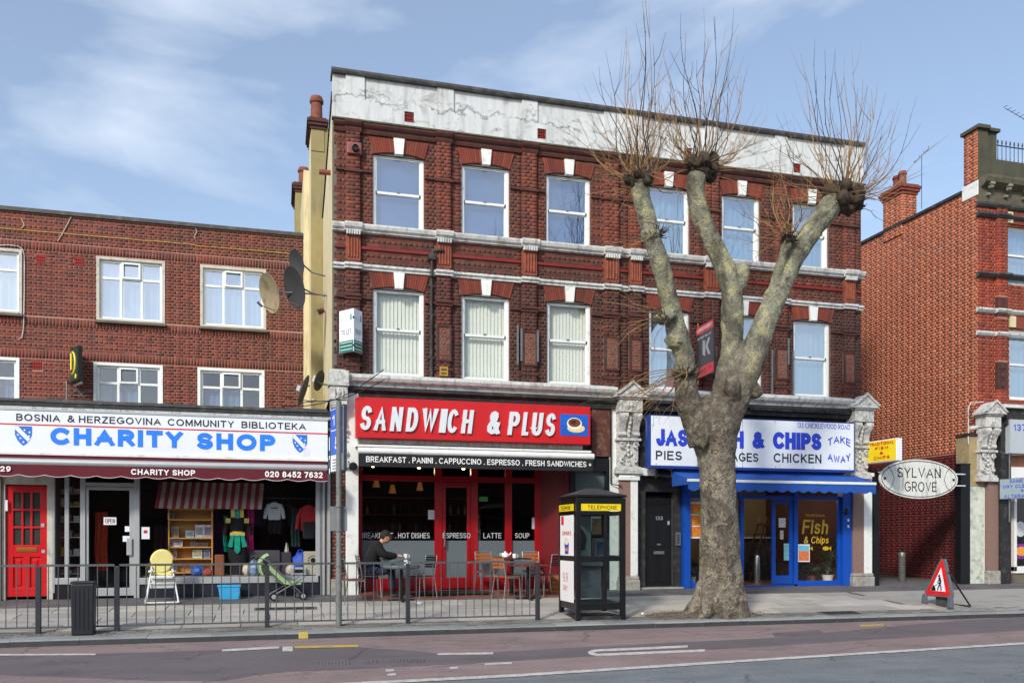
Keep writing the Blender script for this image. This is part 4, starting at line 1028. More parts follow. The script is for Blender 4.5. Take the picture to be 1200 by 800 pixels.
# --- cafe sign and awning
sx0, sx1 = PX(417, -.42), PX(692, -.42); sz0, sz1 = 3.165, 3.98
t = thing('cafe_sign', 'long red sign board reading SANDWICH & PLUS over the cafe awning', 'shop sign', (sx0, -.42, sz0), world=True)
bx('board', M_REDS, t, sx0, sx1, -.42, -.2, sz0, sz1, bevel=.008)
M_3D = pmat('raised_letter_white', C(214, 222, 228), .35, .05, 6, 0); 
sp = [('S', 421, 437), ('A', 437.5, 455), ('N', 456.5, 473), ('D', 475, 491.5), ('W', 492.5, 514), ('I', 514, 521.5), ('C', 523, 538), ('H', 540, 555.5), ('&', 570, 588), ('P', 594.5, 610), ('L', 611, 621.5), ('U', 622, 637), ('S', 638, 652)]
for ch, a, b in sp:
    xa = PX(a, -.44); text(ch, xa, 3.31, PX(b, -.44)-xa-.06, .49, -.421, M_3D, t, name='letter', depth=.045, bold=.085, shear=.12)
xa, xb = PX(656.5, -.43), PX(689.5, -.43)
cp = bx('picture', pmat('cup_picture_blue', C(28, 92, 196), .4, .2, 3), t, xa, xb, -.428, -.42, 3.34, 3.80)
def disc(cx, cz, rx_, rz_, y, d, mat, par, name, n=24): return MB().prism([(cx+rx_*math.cos(2*math.pi*k/n), cz+rz_*math.sin(2*math.pi*k/n)) for k in range(n)], y-d, y, 'y').build(name, mat, par)
xm = (xa+xb)/2; M_CUPW = pmat('cup_cream', C(226, 208, 150), .5, .1, 12, 0)
disc(xm+.04, 3.50, .2, .09, -.4285, .002, M_CUPW, cp, 'saucer'); disc(xm, 3.60, .17, .13, -.431, .002, pmat('cup_rim', C(236, 232, 214), .5), cp, 'cup')
disc(xm, 3.62, .14, .09, -.4335, .002, pmat('coffee', C(110, 62, 30), .5, .3, 30), cp, 'coffee'); disc(xm-.02, 3.63, .06, .04, -.436, .002, pmat('coffee_leaf', C(60, 30, 20), .5), cp, 'coffee_leaf')
ft = bx('fascia_strip', M_WHOLD, main, sx0+.05, sx1-.1, -.2, -.03, 3.08, 3.16)
q = MB(); q.box(sx0, sx1+.05, -.35, -.02, 2.985, 3.04); 
t = thing('cafe_awning', 'retracted black cafe awning with a white front bar and white lettering', 'awning', (sx0, -.3, 2.6), world=True)
q.build('cassette', M_WHP, t, bevel=.01)
ya = -.85; bx0, bx1 = PX(419.5, ya), PX(695.5, ya)
MB().tube([(bx0, ya, 2.86), (bx1, ya, 2.86)], .065, 14).build('front_bar', M_WHP, t, smooth=True)
MB().add([(bx0, -.3, 2.99), (bx1, -.3, 2.99), (bx1, ya, 2.9), (bx0, ya, 2.9)], [(0, 1, 2, 3)]).build('canopy', M_BLKC, t)
def valance(x0, x1, y, z0, z1, mat, par, period=.3, amp=.035, name='valance', edge=None):
    q = MB(); n_ = int((x1-x0)/.03); vs = []
    for i in range(n_+1):
        x = x0+(x1-x0)*i/n_; ph = (x-x0)/period; zz = z0+amp*(1-abs(math.sin(math.pi*ph)))
        yy = y+.008*math.sin(x*5)
        vs += [(x, yy, zz), (x, yy, z1), (x, yy+.012, zz), (x, yy+.012, z1)]
    fs = []
    for i in range(n_): fs += [(4*i, 4*i+4, 4*i+5, 4*i+1), (4*i+2, 4*i+3, 4*i+7, 4*i+6), (4*i, 4*i+2, 4*i+6, 4*i+4)]
    v_ = q.add(vs, fs).build(name, mat, par)
    if edge:
        e = MB(); e.tube([(vs[4*i][0], vs[4*i][1]-.003, vs[4*i][2]) for i in range(n_+1)], .007, 4); e.build('edge_piping', edge, v_)
    return v_
va = valance(bx0+.02, bx1-.02, ya-.03, 2.55, 2.83, M_BLKC, t, .9, .0)
tx0, tx1 = PX(429, ya-.05), PX(693, ya-.05)
text('BREAKFAST . PANINI . CAPPUCCINO . ESPRESSO . FRESH SANDWICHES +', tx0, 2.635, tx1-tx0, .115, ya-.045, M_WLET, va, bold=.02)
for x in (bx0+.5, (bx0+bx1)/2, bx1-.5): MB().tube([(x, -.1, 2.97), (x+.25, -.5, 2.93), (x, ya, 2.86)], .02, 6).build('arm', M_WHP, t)
# speaker / camera on the white pilaster
x, z = PX(414, -.25), PZ(413, 546, -.25)
t = thing('wall_lamp', 'small round black fitting on the white pilaster left of the cafe', 'light fitting', (x, -.22, z))
MB().lathe([(.06, -.06), (.085, -.03), (.085, .05), (.06, .07)], (0, 0, 0), 14, ax='y').build('housing', M_BLACK, t, smooth=True)
MB().tube([(0, .02, 0), (0, .09, 0)], .025, 8).build('bracket', M_BLACK, t)

# --- number 133: black street door between the pilaster and the fish shop
q = MB(); yd = .12
A, B, Cc, Dd = PX(747.5), PX(752, .1), PX(795, .1), PX(800, .0)
q.box(A, PX(756, yd), .1, .3, -.01, 2.55); q.box(PX(789, yd), PX(800), .1, .3, -.01, 2.55); q.box(PX(756, yd), PX(789, yd), .1, .3, 2.2, 2.55)
bw = q.build('entrance_surround', M_BLACKM, main)
bx('doorstep', M_STONE, main, A, PX(800), -.05, .25, -.03, .035)
tr = bx('transom_light', M_GLD, main, PX(756, yd), PX(789, yd), .2, .22, 2.08, 2.2); bx('transom_board', M_BLACKM, main, PX(756, yd), PX(789, yd), .25, .3, .0, 2.2)
xa, xb = PX(757.3, .18), PX(787, .18); W_ = xb-xa
dm = MB().box(xa, xb, .19, .24, .04, 2.03)
door = dm.build('front_door', M_BLACK, main, bevel=.004)
q = MB()
for (u0, u1, z0, z1) in ((.1, .9, 1.72, 1.95), (.1, .46, .95, 1.62), (.54, .9, .95, 1.62), (.1, .46, .15, .85), (.54, .9, .15, .85)):
    a, b = xa+W_*u0, xa+W_*u1
    q.box(a, b, .178, .19, z0, z0+.025); q.box(a, b, .178, .19, z1-.025, z1); q.box(a, a+.025, .178, .19, z0+.025, z1-.025); q.box(b-.025, b, .178, .19, z0+.025, z1-.025)
q.build('panel_moulding', M_BLACK, door)
text('133', (xa+xb)/2-.09, 1.56, .18, .085, .177, M_ALU, door, bold=.02, depth=.006)
bx('letterbox', M_GREY, door, (xa+xb)/2-.13, (xa+xb)/2+.13, .172, .19, .78, .85, bevel=.004); bx('knocker', M_ALUP, door, (xa+xb)/2-.05, (xa+xb)/2+.05, .165, .19, .98, 1.02, bevel=.01)
bx('door_edge', M_GREY, main, xb+.01, xb+.035, .17, .2, .04, 2.05); bx('lock', M_ALU, door, xb-.1, xb-.05, .175, .19, 1.45, 1.54)
ep = bx('entry_phone', M_GREY, main, PX(792, .08), PX(797.5, .08), .06, .1, .98, 1.28)
for k in range(4): bx('button', M_BLACK, ep, PX(793.5, .06), PX(796, .06), .055, .06, 1.03+.055*k, 1.06+.055*k)
x, z = PX(777, -.2), PZ(777, 556, -.2)
t = thing('floodlight', 'black floodlight tilted down over the black door marked 133', 'floodlight', (x, -.2, z))
MB().box(-.16, .16, -.08, .08, -.1, .1, M=Matrix.Rotation(R(-25), 4, 'X') @ Matrix.Rotation(R(8), 4, 'Y')).build('housing', M_BLACK, t, bevel=.01)
MB().tube([(0, .05, 0), (0, .2, .05)], .02, 6).build('bracket', M_BLACK, t)

# --- fish shop front
YF = .04
f0, f1 = PX(800, YF), PX(998, YF)
q = MB(); q.box(f0, f1+.1, 3.8, 3.9, -.05, 2.7); 
q.build('fish_shop_wall', M_OCHRE, main)
q = MB(); q.box(f0-.1, f0, YF+.1, 3.8, -.05, 2.7); q.box(f1+.1, f1+.2, YF+.1, 3.8, -.05, 2.7); q.build('fish_shop_wall', M_OCHRE, main)
bx('fish_shop_ceiling', M_OCHRE, main, f0, f1+.1, YF+.1, 3.8, 2.7, 2.74)
bx('fish_shop_floor', pmat('brown_floor', C(120, 74, 50), .4, .2), main, f0, f1+.1, YF+.1, 3.8, .0, .04)
q = MB(); q.box(PX(800, YF), PX(807, YF), YF-.1, YF+.12, .0, 2.6); q.box(PX(985, YF), PX(998, YF), YF-.1, YF+.12, .0, 2.6)
q.box(PX(868, YF), PX(872, YF), YF, YF+.1, .05, 2.07); q.box(PX(930.5, YF), PX(935, YF), YF-.01, YF+.1, .05, 2.6)
q.box(PX(807, YF), PX(985, YF), YF, YF+.1, 2.07, 2.15)
q.box(PX(807, YF), PX(868, YF), YF-.01, YF+.11, .0, .14); q.box(PX(935, YF), PX(985, YF), YF-.01, YF+.11, .0, .13); q.box(PX(868, YF), PX(930.5, YF), YF-.015, YF+.1, .0, .04)
q.box(PX(982.5, YF), PX(985, YF), YF, YF+.08, .13, 2.07)
ff = q.build('fish_shop_front', M_BLUP, main, bevel=.005)
pane(PX(935, YF), PX(982.5, YF), .13, 2.07, YF+.05, ff, M_GL); pane(PX(807, YF), PX(868, YF), .14, 2.07, YF+.05, ff)
pane(PX(807, YF), PX(930.5, YF), 2.15, 2.6, YF+.05, ff, M_GLD); pane(PX(935, YF), PX(985, YF), 2.15, 2.6, YF+.05, ff, M_GLD)
q = MB(); a, b = PX(905.5, YF), PX(930.2, YF); yq = YF+.03
q.box(a, a+.1, yq, yq+.05, .06, 2.05); q.box(b-.1, b, yq, yq+.05, .06, 2.05); q.box(a+.1, b-.1, yq, yq+.05, .06, .26); q.box(a+.1, b-.1, yq, yq+.05, 1.96, 2.05)
bd = q.build('blue_door', M_BLUP, main, bevel=.004); pane(a+.1, b-.1, .26, 1.96, yq+.02, bd)
for (u, v, z0, z1, c) in ((913, 921, 1.40, 1.62, (206, 206, 204)), (914.5, 918.5, 1.12, 1.33, (190, 186, 180)), (919, 928, .62, 1.02, (120, 190, 200))):
    bx('notice', pmat('notice_f%d' % c[0], C(*c), .6, .2, 20), bd, PX(u, yq), PX(v, yq), yq+.012, yq+.018, z0, z1)
M_YL = pmat('yellow_window_lettering', C(196, 162, 36), .5, .05)
xa = PX(939, YF); text('TRADITIONAL', PX(945, YF), 1.66, PX(968, YF)-PX(945, YF), .06, YF+.045, M_YL, ff, bold=.02)
text('Fish', PX(941, YF), 1.25, PX(971, YF)-PX(941, YF), .34, YF+.045, M_YL, ff, bold=.02, shear=.12); text('& Chips', PX(943, YF), 1.02, PX(972, YF)-PX(943, YF), .17, YF+.045, M_YL, ff, bold=.02, shear=.12)
for xx in (947, 969):
    f_ = disc(PX(xx, YF), .90, .09, .05, YF+.045, .003, M_YL, ff, 'fish_motif', 12); 
    MB().prism([(PX(xx, YF)+.08, .9), (PX(xx, YF)+.15, .85), (PX(xx, YF)+.15, .95)], YF+.041, YF+.0445, 'y').build('fish_tail', M_YL, f_)
ps = bx('poster', M_WSIGN, ff, PX(936, YF), PX(950, YF), YF+.035, YF+.045, .58, 1.0)
bx('poster_sky', pmat('poster_blue', C(110, 190, 220), .5, .2, 8), ps, PX(937, YF), PX(949, YF), YF+.032, YF+.0345, .84, .97); bx('poster_food', pmat('poster_orange', C(214, 120, 70), .5, .4, 20), ps, PX(937, YF), PX(949, YF), YF+.032, YF+.0345, .61, .838)
mb_ = bx('menu_board', M_WSIGN, ff, PX(808.5, YF), PX(846, YF), YF+.02, YF+.045, 1.14, 1.98)
M_FOOD = pmat('fried_food_picture', C(220, 130, 40), .5, .55, 22, 0)
for k in range(3):
    for j in range(2):
        bx('food_picture', M_FOOD, mb_, PX(809.5+18*j, YF), PX(826+18*j, YF), YF+.015, YF+.0195, 1.18+.26*k, 1.41+.26*k)
bx('price_sticker', pmat('green_sticker', C(90, 220, 60), .5), mb_, PX(819, YF), PX(826, YF), YF+.01, YF+.0145, 1.66, 1.76)
for zz in (2.05, 1.9): bx('door_number', M_WLET, ff, PX(990, YF), PX(992, YF), YF-.105, YF-.1, zz-.5, zz-.44)
x = PX(991.5, -.1); t = thing('alarm_lamp', 'small black and white lamp on the blue post right of the fish shop window', 'light fitting', (x, -.06, 1.78))
MB().ball((0, -.05, 0), (.06, .07, .08), 10, 7).build('lens', M_BLACK, t, smooth=True); bx('mount', M_WHP, t, .02, .07, -.04, 0, -.05, .06)
# counter and fittings inside the fish shop
t = thing('fish_counter', 'dark serving counter inside the open blue doorway', 'counter', (PX(880, 2.6), 2.6, .04)); MB().box(-1.3, .5, -.3, .4, 0, 1.1).build('body', M_BLACKM, t); MB().box(-1.34, .54, -.34, .44, 1.1, 1.14).build('top', M_ALU, t)
t = thing('steel_bin', 'slim steel bin standing inside the open blue doorway', 'bin', (PX(887, 1.2), 1.2, .04)); MB().lathe([(.09, 0), (.09, .6), (.07, .68), (.0, .70)], (0, 0, 0), 14).build('body', M_ALUP, t, smooth=True)
M_LADD = pmat('ladder_brown', C(96, 60, 44), .7, .2)
t = thing('step_ladder', 'brown folding ladder leaning inside the open doorway of the fish shop', 'ladder', (PX(893, 1.8), 1.8, .04))
q = MB()
for s in (-.22, .22):
    q.tube([(-.5, s, 0), (.05, s*.7, 1.65)], .022, 6); q.tube([(.5, s, 0), (.05, s*.7, 1.65)], .018, 6)
q.build('frame', M_LADD, t); q = MB()
for k in range(6): q.box(-.5+.09*k+.0, -.38+.09*k, -.2, .2, .25*k+.2, .25*k+.22)
q.build('tread', M_LADD, t)
def potplant(name, lab, x, y, z, h, r, n_, potmat, seed, lc=(60, 84, 50)):
    t = thing(name, lab, 'plant', (x, y, z)); random.seed(seed)
    MB().lathe([(r*.28, 0), (r*.38, .18), (r*.41, .2), (r*.33, .2)], (0, 0, 0), 12).build('pot', potmat, t, smooth=True)
    q = MB(); s = MB()
    for k in range(n_):
        a = random.uniform(0, 6.28); e = random.uniform(.3, 1); p1 = Vector((math.cos(a)*r*e, math.sin(a)*r*e*.6, .2+h*random.uniform(.25, 1)))
        s.tube([(0, 0, .17), (p1.x*.4, p1.y*.4, .2+(p1.z-.2)*.7), p1], .005, 4)
        for j in range(5):
            c = p1*(1-.1*j)+Vector((random.uniform(-.05, .05), random.uniform(-.05, .05), random.uniform(-.04, .04))); b = random.uniform(0, 6.28); l = random.uniform(.06, .12); w2 = .03
            d = Vector((math.cos(b), math.sin(b), random.uniform(-.5, .3))); sd_ = Vector((-math.sin(b), math.cos(b), 0))*w2
            q.add([c, c+d*l*.5+sd_, c+d*l, c+d*l*.5-sd_], [(0, 1, 2, 3)])
    s.build('stem', pmat('plant_stem', C(70, 80, 50), .7), t); q.build('leaf', pmat('plant_leaf', C(*lc), .5, .4, 12), t)
potplant('potted_plant', 'tall leafy plant in a white pot behind the yellow Fish & Chips lettering', PX(970, .5), .5, .04, 1.1, .38, 46, M_WHP, 5)
potplant('potted_plant', 'low bushy plant on the floor behind the fish shop window', PX(950, .6), .6, .04, .3, .34, 30, M_POT, 6)
potplant('potted_plant', 'small plant at the foot of the menu window, left of the tree trunk', PX(812, .4), .4, .04, .35, .16, 14, M_WHP, 8)
cl_ = thing('ceiling_light', 'warm ceiling light inside the fish shop', 'light', (PX(900, 1.6), 1.6, 2.64)); MB().lathe([(.18, .05), (.2, .02), (.16, -.03), (.0, -.05)], (0, 0, 0), 18).build('diffuser', emat('ceiling_glow', (1, .8, .55, 1), 1.2), cl_, smooth=True)
l = bpy.data.lights.new('ceiling_lamp', 'POINT'); l.energy = 22; l.color = (1, .88, .7); l.shadow_soft_size = .15; lo = bpy.data.objects.new('ceiling_lamp', l); col.objects.link(lo); lo.parent = cl_; lo.location = (0, 0, -.15)

# --- fish shop sign and awning
sy = -.45; s0, s1 = PX(763, sy), PX(1001, sy); z0, z1 = 2.72, 3.84
t = thing('fish_shop_sign', 'white box sign with blue lettering reading & CHIPS, partly behind the tree', 'shop sign', (s0, sy, z0), world=True)
bx('sign_case', pmat('sign_case_blue', C(30, 62, 140), .4), t, s0-.05, s1+.02, sy+.006, -.24, z0-.03, z1+.02)
fp_ = bx('sign_face', M_WSIGN, t, s0, s1-.01, sy, sy+.005, z0+.03, z1)
bx('panel_seam', M_GREY, t, PX(870, sy)-.004, PX(870, sy)+.004, sy-.002, sy-.0001, z0+.03, z1)
for k in range(6):
    for z in (z0+.06, z1-.03): MB().lathe([(.012, -.004), (.012, 0)], (s0+.12+(s1-s0-.24)*k/5, sy, z), 8, ax='y').build('fixing_screw', M_GREY, t)
def tpx(s_, a, b, zt0, zt1, mat, bold=0., **k):
    xa = PX(a, sy); return text(s_, xa, zt0, PX(b, sy)-xa, zt1-zt0, sy-.001, mat, t, bold=bold, **k)
zz = lambda x, y: PZ(x, y, sy)
tpx('JASS', 769, 818, zz(780, 522.5), zz(780, 502.5), M_BLUED, .085); tpx('FISH', 828, 871.5, zz(860, 525), zz(860, 504.5), M_BLUED, .085)
tpx('&', 881.5, 895.5, zz(890, 525.5), zz(890, 505.5), M_BLUED, .085); tpx('CHIPS', 905.5, 962.5, zz(930, 526.5), zz(930, 506.5), M_BLUED, .085)
tpx('PIES', 768.5, 799, zz(780, 538.6), zz(780, 528), M_NAVY, .03); tpx('SAUSAGES', 824, 888.5, zz(870, 540.6), zz(870, 530.3), M_NAVY, .03); tpx('CHICKEN', 906.5, 962.5, zz(930, 542), zz(930, 531.3), M_NAVY, .03)
tpx('133 CRICKLEWOOD ROAD', 934, 996, zz(960, 502), zz(960, 496), M_BLUED, .012)
tpx('TAKE', 970, 996.5, zz(983, 523.5), zz(983, 515), M_BLUED, .03, arc=.09); tpx('AWAY', 970, 996.5, zz(983, 538.5), zz(983, 530), M_BLUED, .03, arc=-.08)
t = thing('fish_shop_awning', 'blue canvas awning with a white front rail over the fish shop window', 'awning', (PX(880, -.5), -.3, 2.3), world=True)
ya = -1.05; b0, b1 = PX(806, ya), PX(1026, ya)
q = MB(); nseg = 40; vs = []
for i in range(nseg+1):
    x = b0+(b1-b0)*i/nseg
    vs += [(x, -.28, 2.64), (x, (ya-.28)/2, 2.52+.012*math.sin(i*.9)), (x, ya, 2.42)]
q.add(vs, [f for i in range(nseg) for f in ((3*i, 3*i+3, 3*i+4, 3*i+1), (3*i+1, 3*i+4, 3*i+5, 3*i+2))]); q.add([(b0, -.28, 2.64), (b0, ya, 2.42), (b0, ya, 2.3), (b0, -.28, 2.3)], [(0, 1, 2, 3)]); q.add([(b1, -.28, 2.64), (b1, ya, 2.42), (b1, ya, 2.3), (b1, -.28, 2.3)], [(0, 1, 2, 3)])
q.build('canopy', M_BLUC, t); MB().box(b0-.01, b1+.01, ya-.03, ya+.03, 2.36, 2.42).build('front_rail', M_WHP, t, bevel=.01)
valance(b0, b1, ya-.01, 2.16, 2.37, M_BLUC, t, .27, .05)
bx('cassette', M_BLUP, t, b0+.1, b1-.3, -.27, -.02, 2.6, 2.70)
# ------------------------------------------------------------------ LEFT BUILDING: flats set back over a single-storey shop
YL = 5.2
lx0, lx1 = PX(-230, YL), PX(355.3, YL)
LZ = 9.00
left = thing('brick_flats', 'lower red brick building with white casement windows, above and behind the charity shop', 'building', (lx0, YL, 0), world=True)
WN = [(-60, 26, 6.53, 8.09), (113, 193.5, 6.50, 8.08), (234.5, 312, 6.50, 8.07), (-62, 23, 3.95, 5.48), (109.5, 191, 3.95, 5.47), (231.5, 310, 3.95, 5.47)]
lh = [(PX(a, YL), PX(b, YL), c, d) for a, b, c, d in WN]
airb = [(47.5, 303.5), (92.5, 306.5), (43.5, 428)]
ah = [(PX(a, YL)-.11, PX(a, YL)+.11, PZ(a, b, YL)-.11, PZ(a, b, YL)+.11) for a, b in airb]
lw = backing(lx0, lx1, 3.5, LZ, lh+ah, YL+.0032, YL+.3, 'wall', M_MORT, left)
bl = brick_layout(lx0, lx1, 3.6, LZ-.02, lh+ah, soldiers=((8.10, 8.31), (6.28, 6.49), (5.49, 5.70)), zref=3.6)
lay(bl, lw, M_BRL, single=290, yoff=YL, key=lambda b: (0 if b[0] > PX(-5, YL) else 50)+b[0]+b[1]*.3)
for (x0, x1, z0, z1) in ah:
    v_ = bx('air_brick', pmat('red_airbrick2', C(140, 26, 24), .7, .2), left, x0+.005, x1-.005, YL+.02, YL+.1, z0, z1)
    q = MB()
    for i in range(4):
        for j in range(3): q.box(x0+.012+.05*i, x0+.05+.05*i, YL-.003, YL+.02, z0+.012+.07*j, z0+.065+.07*j)
    q.build('grille', pmat('red_airbrick3', C(150, 30, 26), .7, .2), v_)
bx('coping', M_LEAD, left, lx0, lx1, YL-.07, YL+.35, LZ, LZ+.09)
bx('roof', M_LEAD, left, lx0, lx1, YL+.2, YL+8, LZ-.4, LZ-.1)
q = MB(); q.tube([(lx0, YL-.012, 8.52)]+[(lx0+(lx1-lx0)*k/60, YL-.012, 8.56-.0+.015*noise.noise(Vector((k*.4, 0, 0)))-.02*(k > 45)) for k in range(1, 61)], .012, 5); q.build('mortar_repair', pmat('yellow_mastic', C(190, 160, 90), .9, .3, 8), left)
cb = MB()
for pts in ([(25, 256), (28, 262), (29, 265), (25, 268)], [(85, 252), (80, 262), (73, 275), (68, 283)], [(229, 267), (231, 272), (228, 277), (229, 280)]):
    cb.tube([(PX(a, YL), YL-.02, PZ(a, b, YL)) for a, b in pts], .014, 5)
for (a, b, r) in ((118, 302, .02), (130, 302.5, .02), (252, 312, .02), (265, 312.5, .018)): cb.ball((PX(a, YL), YL-.0, PZ(a, b, YL)), (.14, .02, .02), 8, 5)
cb.build('loose_cable', pmat('pale_cable', C(170, 160, 146), .8, .2), left, smooth=True)
q = MB(); q.tube([(PX(a, YL), YL-.03, PZ(a, b, YL)) for a, b in ((-5, 288), (10, 287.5), (22, 289), (27, 293), (29, 300), (29, 340), (28, 385), (26, 396), (22, 398))], .011, 5); q.build('grey_cable', M_WHOLD, left)
M_CURT = pmat('lilac_curtain', C(132, 142, 178), .8, .15, 16, 0)
def lattice(h, gl, opn=False, dark=False, par=left):
    a, b, z0, z1 = h; y0 = YL-.02
    q = MB(); s = .07; q.box(a, a+s, y0, YL+.2, z0, z1); q.box(b-s, b, y0, YL+.2, z0, z1); q.box(a+s, b-s, y0, YL+.2, z1-s, z1); q.box(a+s, b-s, y0-.03, YL+.2, z0, z0+.05)
    w_ = q.build('window', M_STUC if z0 > 5 else M_UPVC, par, bevel=.005)
    bx('sill', M_GREYR, w_, a-.03, b+.03, y0-.08, y0+.02, z0-.06, z0-.001)
    ia, ib, iz0, iz1 = a+s, b-s, z0+.05, z1-s; f = .06; yq = YL+.05; zt = iz1-(iz1-iz0)*.3
    cols = [ia+(ib-ia)*k/3 for k in range(4)]
    q = MB(); q.box(ia, ia+f, yq, yq+.07, iz0, iz1); q.box(ib-f, ib, yq, yq+.07, iz0, iz1)
    for c in cols[1:3]: q.box(c-f/2, c+f/2, yq, yq+.07, iz0, iz1)
    for z in (iz0, zt-f/2, iz1-f):
        for k in range(3):
            q.box(cols[k]+(f if k == 0 else f/2), cols[k+1]-(f if k == 2 else f/2), yq, yq+.07, z, z+f)
    c_ = q.build('casement', M_UPVC, w_, bevel=.005)
    q = MB(); a1, b1 = cols[1]+f*.4, cols[2]-f*.4  # proud top vent
    e = .045 
    q.box(a1, a1+e, yq-.05, yq-.001, zt, iz1-f*.5); q.box(b1-e, b1, yq-.05, yq-.001, zt, iz1-f*.5); q.box(a1+e, b1-e, yq-.05, yq-.001, zt, zt+e); q.box(a1+e, b1-e, yq-.05, yq-.001, iz1-f*.5-e, iz1-f*.5)
    q.build('top_vent', M_UPVC, w_, bevel=.004)
    for k in range(3):
        for (u, v) in ((iz0+f, zt-f/2), (zt+f/2, iz1-f)):
            ti = random.uniform(-.006, .006); xa, xb = cols[k]+.03, cols[k+1]-.03
            MB().add([(xa, yq+.03+ti, u), (xb, yq+.03-ti, u), (xb, yq+.035-ti, v), (xa, yq+.035+ti, v)], [(0, 1, 2, 3)]).build('pane', gl, w_)
    q = MB(); n_ = 60; vs = []
    zc = iz1 if not dark else zt-.02
    for k in range(n_+1):
        x = a+.05+(b-a-.1)*k/n_; y = YL+.22+.02*math.sin(k*1.0)+.01*math.sin(k*2.3); vs += [(x, y, z0), (x, y, zc)]
    q.add(vs, [(2*k, 2*k+2, 2*k+3, 2*k+1) for k in range(n_) if not (dark and 38 < k < 60 and a > -5)]); q.build('curtain', M_CURT if z0 < 5 else M_BLINDC, w_, smooth=True)
    bx('room_back', M_DARKIN, w_, a, b, YL+.6, YL+.65, z0, z1)
    return w_
M_GLS = glassmat('net_window_glass', (.62, .70, .76, 1), .16, .6)
for i, h in enumerate(lh): lattice(h, M_GLB if i < 3 else M_GLS, dark=i >= 3)
# small dark-green lit box sign and its bracket
x, z = PX(89, YL-.4), PZ(89, 427, YL-.4)
t = thing('box_sign', 'small dark green box sign with a yellow curve between the left-hand brick windows', 'sign', (x, YL-.35, z), rotz=R(-62))
bx('case', M_BLACK, t, -.28, .28, -.06, .06, -.42, .42, bevel=.02); bx('face', pmat('sign_green', C(20, 66, 60), .4, .1), t, -.25, .25, -.064, -.0605, -.38, .38)
q = MB(); q.tube([(-.1+.22*math.cos(a), -.066, .05+.26*math.sin(a)) for a in [R(-100+10*k) for k in range(20)]], .022, 4); q.tube([(-.18, -.066, -.1), (-.18, -.066, .3), (-.08, -.066, .3)], .02, 4); q.tube([(-.18, -.066, .12), (-.1, -.066, .12)], .018, 4); q.ball((.17, -.07, -.3), (.06, .01, .06), 10, 6)
q.build('yellow_curve', M_YEL, t)
bx('bracket', M_GREY, t, -.25, .3, .0, .05, -.5, -.43)
q = MB(); x, z = PX(78, YL-.2), 0
q.tube([(PX(78, YL-.2), YL-.2, 3.6), (PX(78, YL-.2), YL-.2, PZ(78, 446, YL-.2)), (PX(80, YL-.05), YL, PZ(80, 447, YL-.2))], .02, 6); 
for pts in ([(82, 461), (90, 457), (98, 460), (106, 456)], [(84, 463), (94, 463), (103, 457), (108, 459)], [(88, 455), (97, 464), (107, 463)]): q.tube([(PX(a, YL-.1), YL-.06-.03*i, PZ(a, b, YL-.1)) for i, (a, b) in enumerate(pts)], .014, 5)
tag(q.build('conduit', M_GREY, None, smooth=True), 'grey conduit with tangled loose cables below the green box sign', 'cable')

# --- charity shop
YS = -.1
sh0, sh1 = PX(-230, -.3), PX(387, -.3)
shop = left
q = MB(); q.box(sh0, sh1, .3, YL-.001, 3.45, 3.6); q.build('shop_roof', M_LEAD, left)
q = MB(); q.box(sh0, sh1, -.32, .3, 3.52, 3.62); q.box(sh0, sh1+.02, -.44, -.321, 3.55, 3.67); q.build('roof_edge', M_BLACKM, left)
q = MB()
x = sh0; k = 0
while x < sh1-.3:
    L_ = random.uniform(.5, 1.1); L_ = min(L_, sh1-x); q.box(x+.003, x+L_-.003, -.46+random.uniform(-.012, .012), -.2, 3.625+random.uniform(0, .01), 3.68+random.uniform(0, .025)); x += L_
q.build('lead_flashing', M_LEAD, left)
bx('fascia_back', M_BLACKM, left, sh0, sh1-.02, -.2, .25, 2.5, 3.52)
hmould(sh0, sh1, -.25, [(0, 3.50), (.16, 3.50), (.18, 3.53), (.18, 3.549), (0, 3.549)], 'fascia_moulding', M_WHOLD, left)
# shop frame
W = lambda a: PX(a, YS)
q = MB()
q.box(W(-230), W(2), YS-.05, .25, -.05, 2.5)
q.build('end_pier', M_GREYR, left)
q = MB()
q.box(W(2), W(6), YS, YS+.12, 0, 2.35); q.box(W(55), W(62), YS, YS+.12, 0, 2.35); q.box(W(6), W(55), YS, YS+.1, 2.14, 2.35)
q.build('door_frame', M_STUC, left, bevel=.006)
# red door
dx0, dx1 = W(6.8), W(54.2); DW = dx1-dx0; dz0, dz1 = .06, 2.12
q = MB(); yb = YS+.05
st = .11
ztop = dz1-.12; zmid = 1.02; gx = [dx0+st+(DW-2*st)*k/3 for k in range(4)]; gz_ = [zmid+(ztop-zmid)*k/3 for k in range(4)]
q.box(dx0, dx0+st, yb, yb+.05, dz0, dz1); q.box(dx1-st, dx1, yb, yb+.05, dz0, dz1); q.box(dx0+st, dx1-st, yb, yb+.05, ztop, dz1); q.box(dx0+st, dx1-st, yb, yb+.05, .80, zmid)
q.box(dx0+st, dx1-st, yb, yb+.05, dz0, .22); q.box((dx0+dx1)/2-.05, (dx0+dx1)/2+.05, yb, yb+.05, .22, .80)
for k in (1, 2): q.box(gx[k]-.018, gx[k]+.018, yb, yb+.045, zmid, ztop)
for k in (1, 2):
    for j in range(3): q.box(gx[j]+(.018 if j else 0), gx[j+1]-(.018 if j < 2 else 0), yb, yb+.045, gz_[k]-.018, gz_[k]+.018)
q.box(dx0+st, dx1-st, yb+.025, yb+.04, .22, .80)
rd = q.build('red_door', M_REDD, left, bevel=.004)
for i in range(3):
    for j in range(3): pane(gx[i], gx[i+1], gz_[j], gz_[j+1], yb+.03, rd, pmat('dim_door_glass', C(58, 64, 62), .15, .2, 5, 0))
q = MB()
